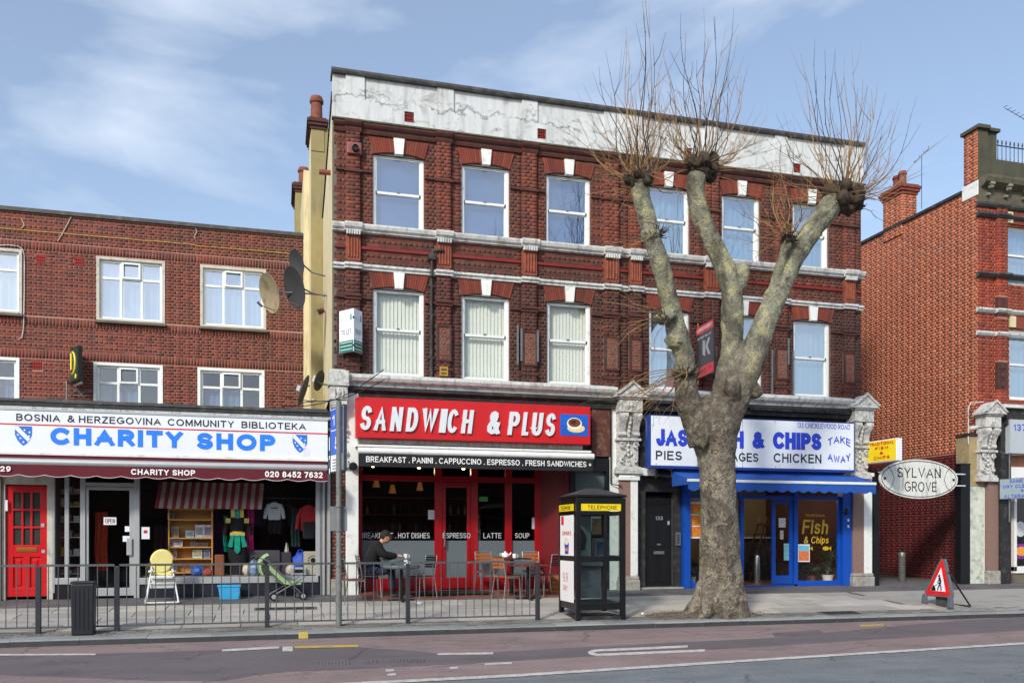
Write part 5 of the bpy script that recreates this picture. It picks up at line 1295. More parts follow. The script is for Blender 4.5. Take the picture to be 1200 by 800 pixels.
for (a, b) in ((dx0+st, (dx0+dx1)/2-.05), ((dx0+dx1)/2+.05, dx1-st)): q.box(a+.05, b-.05, yb+.008, yb+.026, .27, .75)
q.build('door_panel', M_REDD, rd, bevel=.01)
bx('letterbox', pmat('brass', C(170, 130, 60), .35, .1, 5, 0, metal=.8), rd, (dx0+dx1)/2-.17, (dx0+dx1)/2+.17, yb-.012, yb-.0005, .9, .97, bevel=.003)
bx('lock', M_ALU, rd, dx1-.1, dx1-.04, yb-.015, yb-.0005, 1.35, 1.42, bevel=.004); bx('lock', M_ALU, rd, dx1-.09, dx1-.03, yb-.012, yb-.0005, .87, .93)
bx('notice', M_WSIGN, left, W(6.3)-.0, W(9), YS-.01, YS-.001, 1.65, 1.85)
# side light, shop door, big window
q = MB()
q.box(W(62.2), W(64), YS, YS+.1, .12, 2.3); q.box(W(75.5), W(80.5), YS+.01, YS+.07, .38, 2.3)
q.box(W(64), W(94), YS, YS+.1, .28, .40); q.box(W(94), W(100), YS-.01, YS+.1, .0, 2.35)
q.box(W(157), W(163.5), YS-.01, YS+.1, .0, 2.35); q.box(W(100), W(157), YS-.005, YS+.1, 2.13, 2.2); 
q.box(W(163.5), W(373), YS-.01, YS+.13, .26, .385); q.box(W(370), W(375), YS, YS+.1, .385, 2.3)
q.box(W(378), W(380.5), YS-.06, YS+.05, .0, 2.3); q.box(W(383.5), W(387), YS-.08, YS+.1, .0, 2.45)
sf = q.build('shop_front', M_ALU, left, bevel=.005)
bx('stall_riser', M_BLACK, left, W(64), W(94), YS+.02, YS+.08, .0, .28); bx('stall_riser', pmat('dark_riser', C(30, 34, 46), .4, .2), left, W(163.5), W(374), YS+.02, YS+.1, .0, .26)
bx('grey_infill', M_GREY, left, W(375), W(378), YS-.02, YS+.06, .0, 2.3); bx('grey_infill', M_GREYR, left, W(380.5), W(383.5), YS-.02, YS+.06, .0, 2.4)
a, b = W(100.2), W(156.8); q = MB()
q.box(a, a+.05, YS+.02, YS+.07, .05, 2.12); q.box(b-.08, b, YS+.02, YS+.07, .05, 2.12); q.box(a+.05, b-.08, YS+.02, YS+.07, .05, .2); q.box(a+.05, b-.08, YS+.02, YS+.07, 2.06, 2.12)
gd = q.build('glass_door', M_ALU, left, bevel=.004); bx('pull_handle', M_ALU, gd, W(148.5), W(155), YS-.03, YS-.005, .82, 1.15, bevel=.01)
pane(a+.05, b-.08, .2, 2.06, YS+.045, gd); pane(W(64), W(94), .4, 2.3, YS+.045, sf); pane(W(163.5), W(370), .385, 2.3, YS+.045, sf)
for (u, v, z0, z1, s_) in ((121, 136, 1.40, 1.545, 'OPEN'), (146, 153.5, 1.27, 1.375, None), (143.5, 151.5, 1.08, 1.19, None)):
    p_ = bx('notice', M_WSIGN, gd, W(u), W(v), YS+.03, YS+.038, z0, z1)
    if s_: text(s_, W(u)+.025, z0+.03, W(v)-W(u)-.05, z1-z0-.06, YS+.029, pmat('dark_red_ink', C(140, 60, 60), .6), p_, bold=.02)
nt_ = bx('notice', M_WSIGN, sf, W(165.5), W(175), YS+.03, YS+.038, 1.13, 1.36); bx('red_ring', M_REDL, nt_, W(168), W(172.5), YS+.026, YS+.0295, 1.24, 1.3)
# roller shutter slats seen through the door and the dark room behind
q = MB(); q.box(sh0, sh1, 3.9, 4.0, -.05, 2.7); q.box(sh0-.1, sh0, YS+.1, 3.9, -.05, 2.7); q.box(W(380), W(380)+.1, YS+.13, 3.9, -.05, 2.7); q.box(W(58), W(58)+.08, YS+.13, 3.9, -.05, 2.5)
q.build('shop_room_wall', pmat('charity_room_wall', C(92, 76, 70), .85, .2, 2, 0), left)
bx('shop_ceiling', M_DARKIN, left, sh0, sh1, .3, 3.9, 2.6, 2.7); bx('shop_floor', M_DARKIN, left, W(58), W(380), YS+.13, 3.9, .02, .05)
bx('display_floor', pmat('display_floor', C(120, 116, 110), .7, .2), left, W(164), W(370), YS+.13, 1.1, .05, .40)
# sign
sy = -.45; s0, s1 = PX(-40, sy), PX(384, sy)
t = thing('charity_shop_sign', 'wide white sign board reading CHARITY SHOP with two blue shields', 'shop sign', (s0, sy, 2.66), world=True)
bx('board', M_WSIGN, t, s0, s1, sy, -.201, 2.67, 3.50)
bx('lower_trim', M_WHP, t, s0, s1+.01, sy-.03, sy-.001, 2.66, 2.72, bevel=.008); bx('upper_trim', M_ALU, t, s0, s1+.01, sy-.015, sy-.001, 3.47, 3.50)
zz = lambda x, y: PZ(x, y, sy)
def tpx(s_, a, b, z0, z1, mat, bold=0., **k):
    xa = PX(a, sy); return text(s_, xa, z0, PX(b, sy)-xa, z1-z0, sy-.001, mat, t, bold=bold, **k)
zb, zt_ = 3.275, 3.405
for s_, a, b in (('BOSNIA', 19, 70.5), ('&', 79, 87.5), ('HERZEGOVINA', 92.5, 188.5), ('COMMUNITY', 196.5, 274), ('BIBLIOTEKA', 283, 358.5)): tpx(s_, a, b, zb, zt_, M_BLKL, .03)
tpx('CHARITY', 59, 214, 2.855, 3.175, M_BLUEL, .088); tpx('SHOP', 230.5, 322.5, 2.84, 3.16, M_BLUEL, .088)
MB().box(s0, s1, sy-.004, sy-.0005, 3.20, 3.225).build('red_stripe', M_REDL, t)
for cxp in (27.5, 351.5):
    c = PX(cxp, sy); h_ = .155; zc = 3.02
    sh = [(c-h_*.9, zc+.16), (c+h_*.9, zc+.16), (c+h_*.9, zc+.0), (c+h_*.62, zc-.1), (c+h_*.3, zc-.16), (c, zc-.195), (c-h_*.3, zc-.16), (c-h_*.62, zc-.1), (c-h_*.9, zc)]
    s_ = MB().prism(sh[::-1], sy-.004, sy-.0005, 'y').build('shield', pmat('shield_blue', C(44, 116, 214), .4), t)
    MB().prism([(c-h_*.88, zc+.155), (c-h_*.55, zc+.155), (c+h_*.72, zc-.06), (c+h_*.5, zc-.125), (c-h_*.88, zc+.1)][::-1], sy-.007, sy-.0042, 'y').build('shield_band', M_WSIGN, s_)
    for (u, v) in ((.02, .09), (.1, .05), (.09, -.02), (-.09, .0), (-.05, -.06), (.0, -.13)):
        r = .024; MB().prism([(c+u+(r if k % 2 == 0 else r*.45)*math.cos(k*math.pi/4), zc+v+(r if k % 2 == 0 else r*.45)*math.sin(k*math.pi/4)) for k in range(8)], sy-.007, sy-.0042, 'y').build('lily', M_WSIGN, s_)
# awning
ya = -.78; b0, b1 = PX(-40, ya), PX(383.5, ya)
t = thing('charity_shop_awning', 'retracted maroon awning with a grey front bar and scalloped edge over the charity shop', 'awning', (b0, ya, 2.3), world=True)
MB().add([(b0, -.4, 2.63), (b1, -.4, 2.63), (b1, ya, 2.56), (b0, ya, 2.56)], [(0, 1, 2, 3)]).build('canopy', M_MAR, t)
bx('cassette', M_MAR, t, b0, b1, -.46, -.1, 2.53, 2.655)
MB().tube([(b0, ya, 2.505), (b1, ya, 2.505)], .065, 14).build('front_bar', M_ALU, t, smooth=True)
va = valance(b0, b1, ya-.03, 2.24, 2.50, M_MAR, t, .42, .035, edge=pmat('white_piping', C(200, 190, 190), .7))
z_ = lambda x, y: PZ(x, y, ya)
xa = PX(1, ya); text('29', xa, 2.325, PX(13.5, ya)-xa, .095, ya-.043, M_WLET, va, bold=.05)
xa = PX(154, ya); text('CHARITY SHOP', xa, 2.31, PX(229, ya)-xa, .105, ya-.043, M_WLET, va, bold=.05)
xa = PX(310.5, ya); text('020 8452 7632', xa, 2.31, PX(378, ya)-xa, .115, ya-.043, M_WLET, va, bold=.05)
# --- what stands in the window
I = lambda a, y: PX(a, y)
yb = .45; DF = .40
bsh = thing('bookcase', 'pine bookcase with books and ornaments in the charity shop window', 'bookcase', (I(224, yb), yb, DF))
hw = (I(250, yb)-I(198, yb))/2; Hb = PZ(224, 586, yb)-DF
q = MB(); q.box(-hw, -hw+.025, -.12, .13, 0, Hb); q.box(hw-.025, hw, -.12, .13, 0, Hb); q.box(-hw+.025, hw-.025, -.12, .13, Hb-.025, Hb); q.build('side_panel', M_WOOD, bsh)
MB().box(-hw+.025, hw-.025, .11, .128, .02, Hb-.025).build('back_panel', pmat('pine_back', C(176, 128, 66), .6, .1, 6), bsh)
lev = [PZ(224, y, yb)-DF for y in (671, 655, 641.5, 631, 609.5, 597)]
for z in lev: MB().box(-hw+.025, hw-.025, -.12, .11, z, z+.022).build('shelf', M_WOOD, bsh)
random.seed(5)
for z, lv, items in ((lev[4], 'second highest shelf', [(-.38, .13, .12, (90, 110, 130))]), (lev[3], 'glassware shelf', [(-.3, .14, .22, (150, 140, 120)), (-.02, .16, .14, (170, 196, 206)), (.16, .16, .26, (196, 206, 220)), (.33, .17, .26, (180, 170, 190))]),
                 (lev[2], 'third lowest shelf', [(-.28, .24, .14, (190, 196, 190)), (.05, .12, .12, (90, 80, 70)), (.22, .2, .09, (70, 60, 54))]), (lev[1], 'second lowest shelf', [(-.33, .12, .19, (150, 110, 110)), (.12, .18, .17, (200, 206, 170)), (.3, .12, .18, (110, 130, 160))]),
                 (lev[0], 'lowest shelf', [(-.35, .2, .1, (120, 90, 70)), (.1, .2, .14, (60, 80, 140))])):
    for ix, (x, wd, ht, c) in enumerate(items):
        o = thing('book', '%s book or picture, %s on the %s of the pine bookcase' % ('pale' if sum(c) > 450 else 'dull' if sum(c) > 280 else 'dark', 'alone' if len(items) == 1 else ('leftmost', 'second from left', 'third from left', 'rightmost')[ix if ix < len(items)-1 else 3], lv), 'book', (I(224, yb)+x, yb-.02, DF+z+.023), group='books and ornaments on the pine bookcase')
        MB().box(-wd/2, wd/2, -.02, .02, 0, ht, M=Matrix.Rotation(R(-6), 4, 'X')).build('cover', pmat('cover_%d_%d' % c[:2], C(*c), .5, .5, 22, 0), o)
        MB().box(-wd/2+.015, wd/2-.015, -.0235, -.0205, ht*.2, ht*.8, M=Matrix.Rotation(R(-6), 4, 'X')).build('cover_picture', pmat('picture_%d' % c[2], mul(C(*c), .45), .5, .8, 30, 0), o)
# mannequin dress
def garment(name, lab, cat, pts, x, y, z, mat, wd, par=None, group=None):
    pass
M_BLKV = pmat('black_velvet', C(20, 18, 24), .9, .3, 8); M_TEAL = pmat('teal_satin', C(20, 150, 126), .35, .4, 14, .1, 30); M_GOLD = pmat('gold_trim', C(204, 180, 84), .4, .3, 20, .1, 30); M_MAG = pmat('magenta_cloth', C(190, 40, 120), .6, .3, 9, .1, 30)
ym = .35; xm = I(278.5, ym)
t = thing('costume_dummy', 'dummy in a black costume with gold collar and teal sash in the charity shop window', 'mannequin', (xm, ym, DF))
zt = PZ(278, 592, ym)-DF; sc_ = zt/1.5
q = MB(); q.lathe([(.03, 0), (.17, .0), (.2, .3), (.2, .55), (.15, .78), (.12, .88), (.16, 1.02), (.2, 1.16), (.17, 1.26), (.07, 1.32), (.05, 1.36)], (0, 0, 0), 18)
o_ = q.build('dress', M_BLKV, t, smooth=True, M=Matrix.Scale(sc_, 4) @ Matrix.Diagonal((1, .6, 1, 1)))
q = MB()
for s in (-1, 1): q.tube([(s*.15, 0, 1.22), (s*.24, -.02, 1.05), (s*.27, -.04, .86)], [.06, .05, .045], 8)
q.build('sleeve', M_BLKV, t, smooth=True, M=Matrix.Scale(sc_, 4))
q = MB()
for s in (-1, 1): q.box(s*.19-.05, s*.19+.05, -.14, -.1, 1.12, 1.22)
q.lathe([(.125, .86), (.135, .9), (.125, .94)], (0, 0, 0), 16); q.box(-.15, .15, -.13, -.1, .84, .92); q.box(-.13, -.05, -.12, -.08, 1.24, 1.46); q.box(.05, .13, -.12, -.08, 1.24, 1.46)
q.build('gold_trim', M_GOLD, t, M=Matrix.Scale(sc_, 4))
q = MB(); q.prism([(-.06, .52), (0, .46), (.06, .52), (.06, .86), (-.06, .86)], -.155, -.14, 'y'); q.prism([(-.2, .62), (-.1, .6), (-.07, .86), (-.13, .86)], -.15, -.13, 'y'); q.prism([(.1, .6), (.2, .62), (.13, .86), (.07, .86)], -.15, -.13, 'y'); q.box(-.04, .04, -.13, -.1, 1.22, 1.46)
q.build('teal_sash', M_TEAL, t, M=Matrix.Scale(sc_, 4))
q = MB(); q.tube([(-.03, 0, -.01), (-.03, 0, .1)], .02, 6); q.lathe([(.18, -.0), (.18, .012)], (0, 0, 0), 16); q.build('stand', M_ALUP, t)
def drape(name, lab, cat, a0, a1, y, yt, yb_, mat, wav=.02, group=None):
    x0, x1 = I(a0, y), I(a1, y); z1, z0 = PZ((a0+a1)/2, yt, y), PZ((a0+a1)/2, yb_, y)
    q = MB(); n_ = 14; vs = []
    for j in range(7):
        for i in range(n_+1):
            vs.append((x0+(x1-x0)*i/n_+.01*math.sin(j*1.3), y+wav*math.sin(i*1.3+j*.3), z1+(z0-z1)*j/6+.012*math.sin(i*2)))
    q.add(vs, [(j*(n_+1)+i, j*(n_+1)+i+1, (j+1)*(n_+1)+i+1, (j+1)*(n_+1)+i) for j in range(6) for i in range(n_)])
    q.add([(x, y_+.015, z) for x, y_, z in vs], [(j*(n_+1)+i, (j+1)*(n_+1)+i, (j+1)*(n_+1)+i+1, j*(n_+1)+i+1) for j in range(6) for i in range(n_)])
    return tag(q.build(name, mat, None, smooth=True), lab, cat, group)
drape('hanging_cloth', 'long magenta scarf hanging right of the costumed dummy', 'scarf', 288, 297.5, .45, 592, 652, M_MAG)
drape('hanging_cloth', 'teal scarf hanging left of the costumed dummy', 'scarf', 262, 266.5, .42, 604, 646, M_TEAL)
drape('hanging_cloth', 'dark purple curtain hanging beside the bookcase', 'curtain', 251, 262, .8, 600, 660, pmat('purple_cloth', C(70, 36, 90), .8))
drape('hanging_coat', 'orange coat hanging inside the glass door of the charity shop', 'coat', 111, 126, 1.0, 600, 668, pmat('orange_cloth', C(196, 70, 34), .8, .3))
drape('striped_cloth', 'dark coats hanging at the back of the charity shop', 'coats', 180, 197, 1.2, 615, 675, pmat('dark_coats', C(52, 30, 36), .9, .5, 7))
# stripes mirrored in the window top, put in as solid strips behind the glass
ys = .25; t = thing('striped_reflection', 'reflection of red and white stripes, built as cloth along the top of the charity shop window', 'canopy', (I(180, ys), ys, 2.0), world=True)
x0, x1 = I(183, ys), I(308, ys); n_ = 26
M_STR = [pmat('stripe_red', C(150, 54, 62), .8), pmat('stripe_white', C(186, 170, 168), .8)]
zt, zb = PZ(245, 570, ys), PZ(245, 596, ys)
for k in range(n_):
    a, b = x0+(x1-x0)*k/n_, x0+(x1-x0)*(k+1)/n_; 
    MB().add([(a-.02, ys-.1, zb), (b-.02, ys-.1, zb), (b+.02, ys+.25, zt+.1), (a+.02, ys+.25, zt+.1)], [(0, 1, 2, 3)]).build('stripe', M_STR[k % 2], t)
# hanging tops
def top_garment(lab, a, y, py0, py1, mat, halfw, cat='jumper', sleeves=True, name='sweatshirt'):
    x = I(a, y); z1, z0 = PZ(a, py0, y), PZ(a, py1, y); H_ = z1-z0
    t = thing(name, lab, cat, (x, y, z0)); w2 = halfw
    prof = [(-w2*.62, 0), (w2*.62, 0), (w2*.66, H_*.6), (w2*.62, H_*.86), (w2*.25, H_), (-w2*.25, H_), (-w2*.62, H_*.86), (-w2*.66, H_*.6)]
    MB().prism(prof, -.04, .04, 'y').build('body', mat, t, bevel=.02, smooth=True)
    q = MB()
    for s in (-1, 1): q.tube([(s*w2*.5, 0, H_*.86), (s*w2*.8, -.01, H_*.55), (s*w2*.95, -.02, H_*.08)], [.05, .045, .035], 8)
    q.build('sleeve', mat, t, smooth=True)
    q = MB(); q.tube([(0, 0, H_), (0, 0, H_+.06), (.02, 0, H_+.09)], .006, 5); q.build('hanger', M_GREY, t)
    return t, H_
t, H_ = top_garment('white sweatshirt hanging high at the right of the charity shop window', 321.5, .5, 588, 609, pmat('white_cotton', C(190, 200, 206), .9, .1), .2); bx('print', M_GREYR, t, -.07, .07, -.0425, -.041, H_*.62, H_*.7)
t, H_ = top_garment('red jacket with a dark bag hanging at the right end of the charity shop window', 362, .4, 591, 622, pmat('red_nylon', C(176, 22, 36), .6, .3), .26, 'jacket', name='hanging_jacket'); MB().box(-.13, .13, -.14, -.05, -.16, .18).build('bag', M_BLACK, t, bevel=.03)
drape('hanging_coat', 'dark teal coat hanging left of the red jacket', 'coat', 341, 352, .6, 596, 640, pmat('dark_teal_cloth', C(40, 70, 70), .9, .3))
drape('hanging_skirt', 'dark skirt hanging below the white sweatshirt', 'skirt', 314, 330, .55, 610, 625, M_BLKV)
drape('clothes_rail_row', 'row of dark coats on a rail across the back of the charity shop', 'coats', 300, 372, 2.0, 618, 665, pmat('back_coats', C(44, 36, 44), .9, .8, 3), wav=.1)
def blob(name, lab, cat, a, y, w_, h_, mat, z=DF, sh='box', rot=0):
    t = thing(name, lab, cat, (I(a, y), y, z), rotz=rot)
    if sh == 'box': MB().box(-w_/2, w_/2, -.1, .1, 0, h_).build('body', mat, t, bevel=.02)
    elif sh == 'bag': 
        MB().ball((0, 0, h_*.45), (w_/2, .12, h_*.5), 14, 9, .3, 2.5, a).build('body', mat, t, smooth=True); MB().tube([(-w_*.2, 0, h_*.8), (-w_*.1, 0, h_*1.05), (w_*.1, 0, h_*1.05), (w_*.2, 0, h_*.8)], .012, 6).build('handle', mat, t, smooth=True)
    return t
t = blob('suitcase', 'upright dark grey suitcase behind the lime pushchair', 'suitcase', 310, .5, .62, .50, pmat('grey_case', C(70, 68, 76), .7)); bx('zip', M_BLACK, t, -.28, .28, -.104, -.1, .25, .265)
t = blob('suitcase', 'second dark suitcase lying right of the pushchair hood', 'suitcase', 331, .55, .36, .46, pmat('grey_case2', C(56, 54, 62), .7)); bx('zip', M_BLACK, t, -.15, .15, -.104, -.1, .23, .245)
blob('blue_bag', 'bright blue bag on the lowest level beside the bookcase foot', 'bag', 232, .2, .26, .2, pmat('blue_nylon', C(40, 90, 176), .5, .2), sh='bag')
blob('blue_bag', 'royal blue rucksack propped near the right end of the window', 'bag', 352, .35, .34, .48, pmat('royal_nylon', C(28, 76, 190), .6, .2), sh='bag')
blob('toy_bag', 'clear bag of pale blue toys left of the pushchair', 'bag', 298, .1, .22, .3, pmat('pale_blue_plastic', C(110, 140, 170), .3, .5, 20), sh='bag')
blob('boots', 'pair of tall brown boots between bookcase and dummy', 'boots', 257.5, .2, .18, .42, pmat('brown_leather', C(130, 76, 46), .6, .3), sh='box')
t = blob('canvas_bag', 'cream canvas bag printed with a sun at the right end of the window', 'bag', 366, .1, .34, .48, pmat('cream_canvas', C(176, 170, 150), .8, .1), rot=R(6))
q = MB()
for k in range(14): a = k*2*math.pi/14; q.ball((.09*math.cos(a), -.104, .3+.09*math.sin(a)), (.014, .006, .014), 6, 4)
q.lathe([(.045, -.002), (.05, .0), (.045, .002)], (0, -.104, .3), 16, ax='y'); q.build('sun_print', M_BLACK, t)
t = blob('toy_box', 'small silver and white toy beside the canvas bag', 'toy', 350, .0, .3, .16, pmat('silver_toy', C(150, 156, 160), .3, .4, 20)); bx('screen', M_BLACK, t, -.1, .1, -.104, -.1, .05, .12)
random.seed(21)
for i, (a, y, w_, h_, c, nm, ct, lab) in enumerate(((189, .5, .3, .5, (86, 60, 110), 'storage_basket', 'basket', 'purple basket on the display floor left of the bookcase'), (178, .3, .22, .28, (150, 120, 80), 'storage_basket', 'basket', 'small straw coloured basket behind the high chair'),
    (243, .15, .2, .13, (170, 70, 60), 'folded_cloth', 'cloth', 'folded red cloth in front of the bookcase foot'), (289, .25, .16, .22, (200, 190, 170), 'folded_cloth', 'cloth', 'cream folded cloth right of the dummy stand'),
    (341, .2, .22, .2, (190, 180, 176), 'folded_cloth', 'cloth', 'pale folded blanket between suitcase and blue rucksack'), (318, .15, .3, .16, (90, 60, 90), 'folded_cloth', 'cloth', 'plum folded cloth behind the pushchair seat'), (336, .6, .1, .62, (200, 196, 180), 'rolled_poster', 'poster roll', 'tall pale roll standing behind the suitcases'))):
    t = thing(nm, lab, ct, (I(a, y), y, DF), rotz=R(random.uniform(-12, 12)))
    MB().ball((0, 0, h_*.5), (w_/2, .1, h_*.56), 14, 10, .22, 2.2, i+3).build('body', pmat('stock_%d_%d' % c[:2], C(*c), .8, .35, 14, .2), t, smooth=True)
q = MB(); q.tube([(I(300, 1.1), 1.1, 2.0), (I(372, 1.1), 1.1, 2.0)], .015, 6); tag(q.build('clothes_rail', M_GREY, None, smooth=True), 'metal clothes rail high across the right of the charity shop window', 'clothes rail')
for i, (a, c, lab) in enumerate(((305, (50, 46, 70), 'navy top first on the high clothes rail, behind the dummy'), (331, (70, 40, 44), 'dark plum top behind the white sweatshirt'), (338, (60, 70, 60), 'olive top on the rail between sweatshirt and red jacket'), (371, (110, 30, 50), 'crimson top at the far right end of the rail'))):
    top_garment(lab, a, 1.1, 589, 616, pmat('rail_cloth_%d' % c[0], C(*c), .9, .4, 9), .2, 'top', name='hanging_blouse')
# shelves of shoes behind the sidelight
t = thing('shoe_rack', 'white rack of small goods behind the narrow side window', 'shelf', (I(78, .5), .5, .05))
for z in (.4, .75, 1.1, 1.4, 1.7, 1.95):
    bx('shelf', M_ALU, t, -.28, .28, -.12, .12, z, z+.02)
    for k in range(4):
        c = random.choice([(150, 150, 150), (170, 130, 60), (60, 60, 60), (180, 180, 170), (120, 60, 50)]); bx('parcel', pmat('parcel_%d' % c[1], C(*c), .7, .3), t, -.26+.135*k, -.16+.135*k, -.1, .08, z+.021, z+.021+random.uniform(.06, .16))
# ------------------------------------------------------------------ satellite dishes on the cream flank
def dish(lab, a, b, y, rad, aim, mat, armx, army, lnb=True, tilt=R(18), squash=1.0):
    x, z = PX(a, y), PZ(a, b, y)
    t = thing('satellite_dish', lab, 'satellite dish', (x, y, z), group='satellite dishes on the cream side wall')
    D_ = Matrix.Rotation(aim, 4, 'Z') @ Matrix.Rotation(tilt, 4, 'X')
    q = MB(); pr = [(rad*k/7, .22*rad*(k/7)**2) for k in range(8)]
    q.lathe([(r, -h) for r, h in pr]+[(r, -h+.012) for r, h in pr[::-1]], (0, 0, 0), 28, ax='y', M=D_ @ Matrix.Diagonal((.9, 1, 1.05, 1)))
    q.build('reflector', mat, t, smooth=True)
    q = MB(); q.box(-.06, .06, .0, .09, -.07, .07, M=D_); q.build('mount', M_ALU, t, bevel=.01)
    if lnb:
        q = MB(); q.tube([D_ @ Vector((0, 0, -rad)), D_ @ Vector((0, -rad*.9, -rad*.55))], .012, 6); q.tube([D_ @ Vector((0, -rad*.85, -rad*.62)), D_ @ Vector((0, -rad*1.05, -rad*.35))], .03, 8); q.build('receiver_arm', M_GREY, t)
    c = D_ @ Vector((0, .06, 0)); e = Vector((PX(armx, y)-x, 0, PZ(armx, army, y)-z)) if armx else Vector((.3, .3, 0))
    MB().tube([c, (c.x+e.x*.4, c.y*.4, c.z+e.z*.8), (e.x+.02, 0, e.z)], .02, 7).build('wall_arm', M_GREY, t, smooth=True)
M_DISHD = pmat('dark_dish', C(58, 60, 64), .6, .15, 4, .05); M_DISHB = pmat('beige_dish', C(148, 136, 108), .7, .2, 4, .1, dirt=.3)
dish('large dark satellite dish nearest the cream side wall', 349, 336.5, 2.4, .46, R(-62), M_DISHD, 383.5, 347)
dish('small dark satellite dish highest on the cream side wall', 350, 308, 3.0, .30, R(-58), M_DISHD, 383, 324, lnb=False)
dish('beige satellite dish furthest out, in front of the right-hand brick window', 319.5, 343, 2.6, .43, R(-60), M_DISHB, 384, 346)
dish('small grey satellite dish low down by the cream wall above the white block', 372, 445, 1.2, .22, R(60), M_DISHD, 388, 452, lnb=False)
dish('dark satellite dish seen edge-on just above the shop roof', 352.5, 456, 3.2, .36, R(80), M_DISHD, 362, 452)
x, z = PX(377, 3), PZ(377, 364, 3); t = thing('security_light', 'small terracotta coloured lamp on the cream side wall below the dishes', 'light fitting', (x, 3, z)); MB().lathe([(.07, -.09), (.06, .0), (.04, .06)], (0, 0, 0), 12, M=Matrix.Rotation(R(60), 4, 'Y')).build('shade', M_POT, t, smooth=True); MB().tube([(.05, 0, -.02), (.14, 0, -.06), (.14, 0, -.22)], .015, 6).build('bracket', M_GREY, t)
# ------------------------------------------------------------------ RIGHT BUILDING beyond the alley
rx0 = PX(1146); rx1 = rx0+9
right = thing('brick_terrace_house', 'orange-red brick building with a long bare side wall, right of the alley', 'building', (rx0, 0, 0), world=True)
rz = lambda a, b: PZ(a, b, 0)
ZR = PZ(1134, 216, .0)
RM = FR(rx0, 0, 0, R(-90))      # local x runs towards the street (-y), local y goes into the wall (+x)
Ls = 7.5
zmid = 3.35
JN = .007
bk = backing(-Ls, -.03, zmid-.01, ZR-.02, [], .0032, .3, 'side_wall', M_MORTR, right, M=RM)
bk2 = backing(-Ls, -.03, 0, zmid-.0101, [], .0032, .3, 'painted_wall', pmat('painted_mortar', C(88, 26, 26), .8, .2, 3, dirt=.3), right, M=RM)
lay([b for b in brick_layout(-Ls, -.0, zmid, ZR-.02, [], zref=0, jit=.0015)], bk, M_BRR, M=RM, single=0)
lay([b for b in brick_layout(-Ls, -.0, .0, zmid-.02, [], zref=0)], bk2, M_BRP, M=RM, single=0)
q = MB(); q.add([(rx0-.05, .5, ZR-.02), (rx0+.3, .5, ZR-.02), (rx0+.3, Ls, ZR+.0), (rx0-.05, Ls, ZR+.0), (rx0-.05, .5, ZR+.06), (rx0+.3, .5, ZR+.06), (rx0+.3, Ls, ZR+.08), (rx0-.05, Ls, ZR+.08)],
      [(0, 1, 2, 3), (4, 7, 6, 5), (0, 4, 5, 1), (1, 5, 6, 2), (2, 6, 7, 3), (3, 7, 4, 0)]); q.build('verge', M_BLACKM, right)
# front wall
M_BRF = brickmat('brick_right_front', [C(160, 66, 46), C(140, 56, 44), C(172, 78, 52), C(120, 52, 44)], gamt=.55, eff=.2)
rw = [(PX(1179.5), PX(1228), rz(1182, 333), rz(1182, 264)), (PX(1183), PX(1230), rz(1186, 468), rz(1186, 386))]
zc = rz(1150, 213)
fb = backing(rx0+.05, rx1, 0, zc, rw+[(PX(1186), rx1-.3, .4, 2.9)], .0032, .3, 'wall', M_MORTR, right)
pils = [(PX(1166), PX(1178))]
lay(brick_layout(rx0+.0, rx1, 4.4, zc-.5, rw+[(pils[0][0], pils[0][1], 4.4, zc-.5)]), fb, M_BRF, single=0)
a, b = pils[0]
pc = bx('pilaster', M_MORTR, right, a+.01, b-.01, -.0815, .0, 4.4, zc-.56); lay(brick_layout(a, b, 4.4, zc-.56, [(a-1, b+1, 6.75, 7.3), (a-1, b+1, 4.9, 5.65)]), pc, M_BRF, single=0, yoff=-.085, dep=.085)
q = MB(); q.box(a, b, -.09, 0, 6.78, 7.27)
for k in range(4): q.tube([(a+.03+(b-a-.06)*(k+.5)/4, -.095, 6.82), (a+.03+(b-a-.06)*(k+.5)/4, -.095, 7.22)], .022, 6)
q.build('fluted_panel', M_TERRAD, right)
q = MB(); q.box(a, b, -.09, 0, 4.92, 5.62); 
for k in range(3): q.ball(((a+b)/2, -.095, 5.05+.22*k), (.07, .03, .08), 8, 5)
q.build('flower_relief', M_TERRAD, right)
for z, p in ((rz(1160, 322), .16), (rz(1160, 363), .1), (rz(1160, 252), .12), (rz(1160, 390), .08), (rz(1160, 204+36), .08)):
    hmould(rx0-.06, rx1, 0, [(0, z-.09), (p*.5, z-.07), (p, z-.02), (p, z+.02), (0, z+.03)], 'string_course', M_LEAD if z > 7.6 else M_WHOLD, right, breaks=[(a-.03, b+.03, .06)])
hmould(rx0-.02, rx1, 0, [(0, zc-.55), (.08, zc-.53), (.1, zc-.4), (.1, zc-.2), (.3, zc-.1), (.34, zc), (.34, zc+.06), (0, zc+.08)], 'cornice', pmat('dark_cornice', C(92, 88, 72), .8, .3, 6, dirt=.4), right)
q = MB()
for k in range(16):
    x = rx0+.12+.55*k; q.box(x, x+.13, -.30, -.09, zc-.16, zc-.06); q.tube([(x+.02, -.23, zc-.2), (x+.11, -.23, zc-.2)], .05, 8); q.tube([(x+.02, -.14, zc-.36), (x+.11, -.14, zc-.36)], .035, 8)
q.build('bracket', pmat('bracket_grey', C(140, 136, 120), .8, .3, 8, dirt=.5, dcol=C(60, 56, 50)), right, kind='stuff')
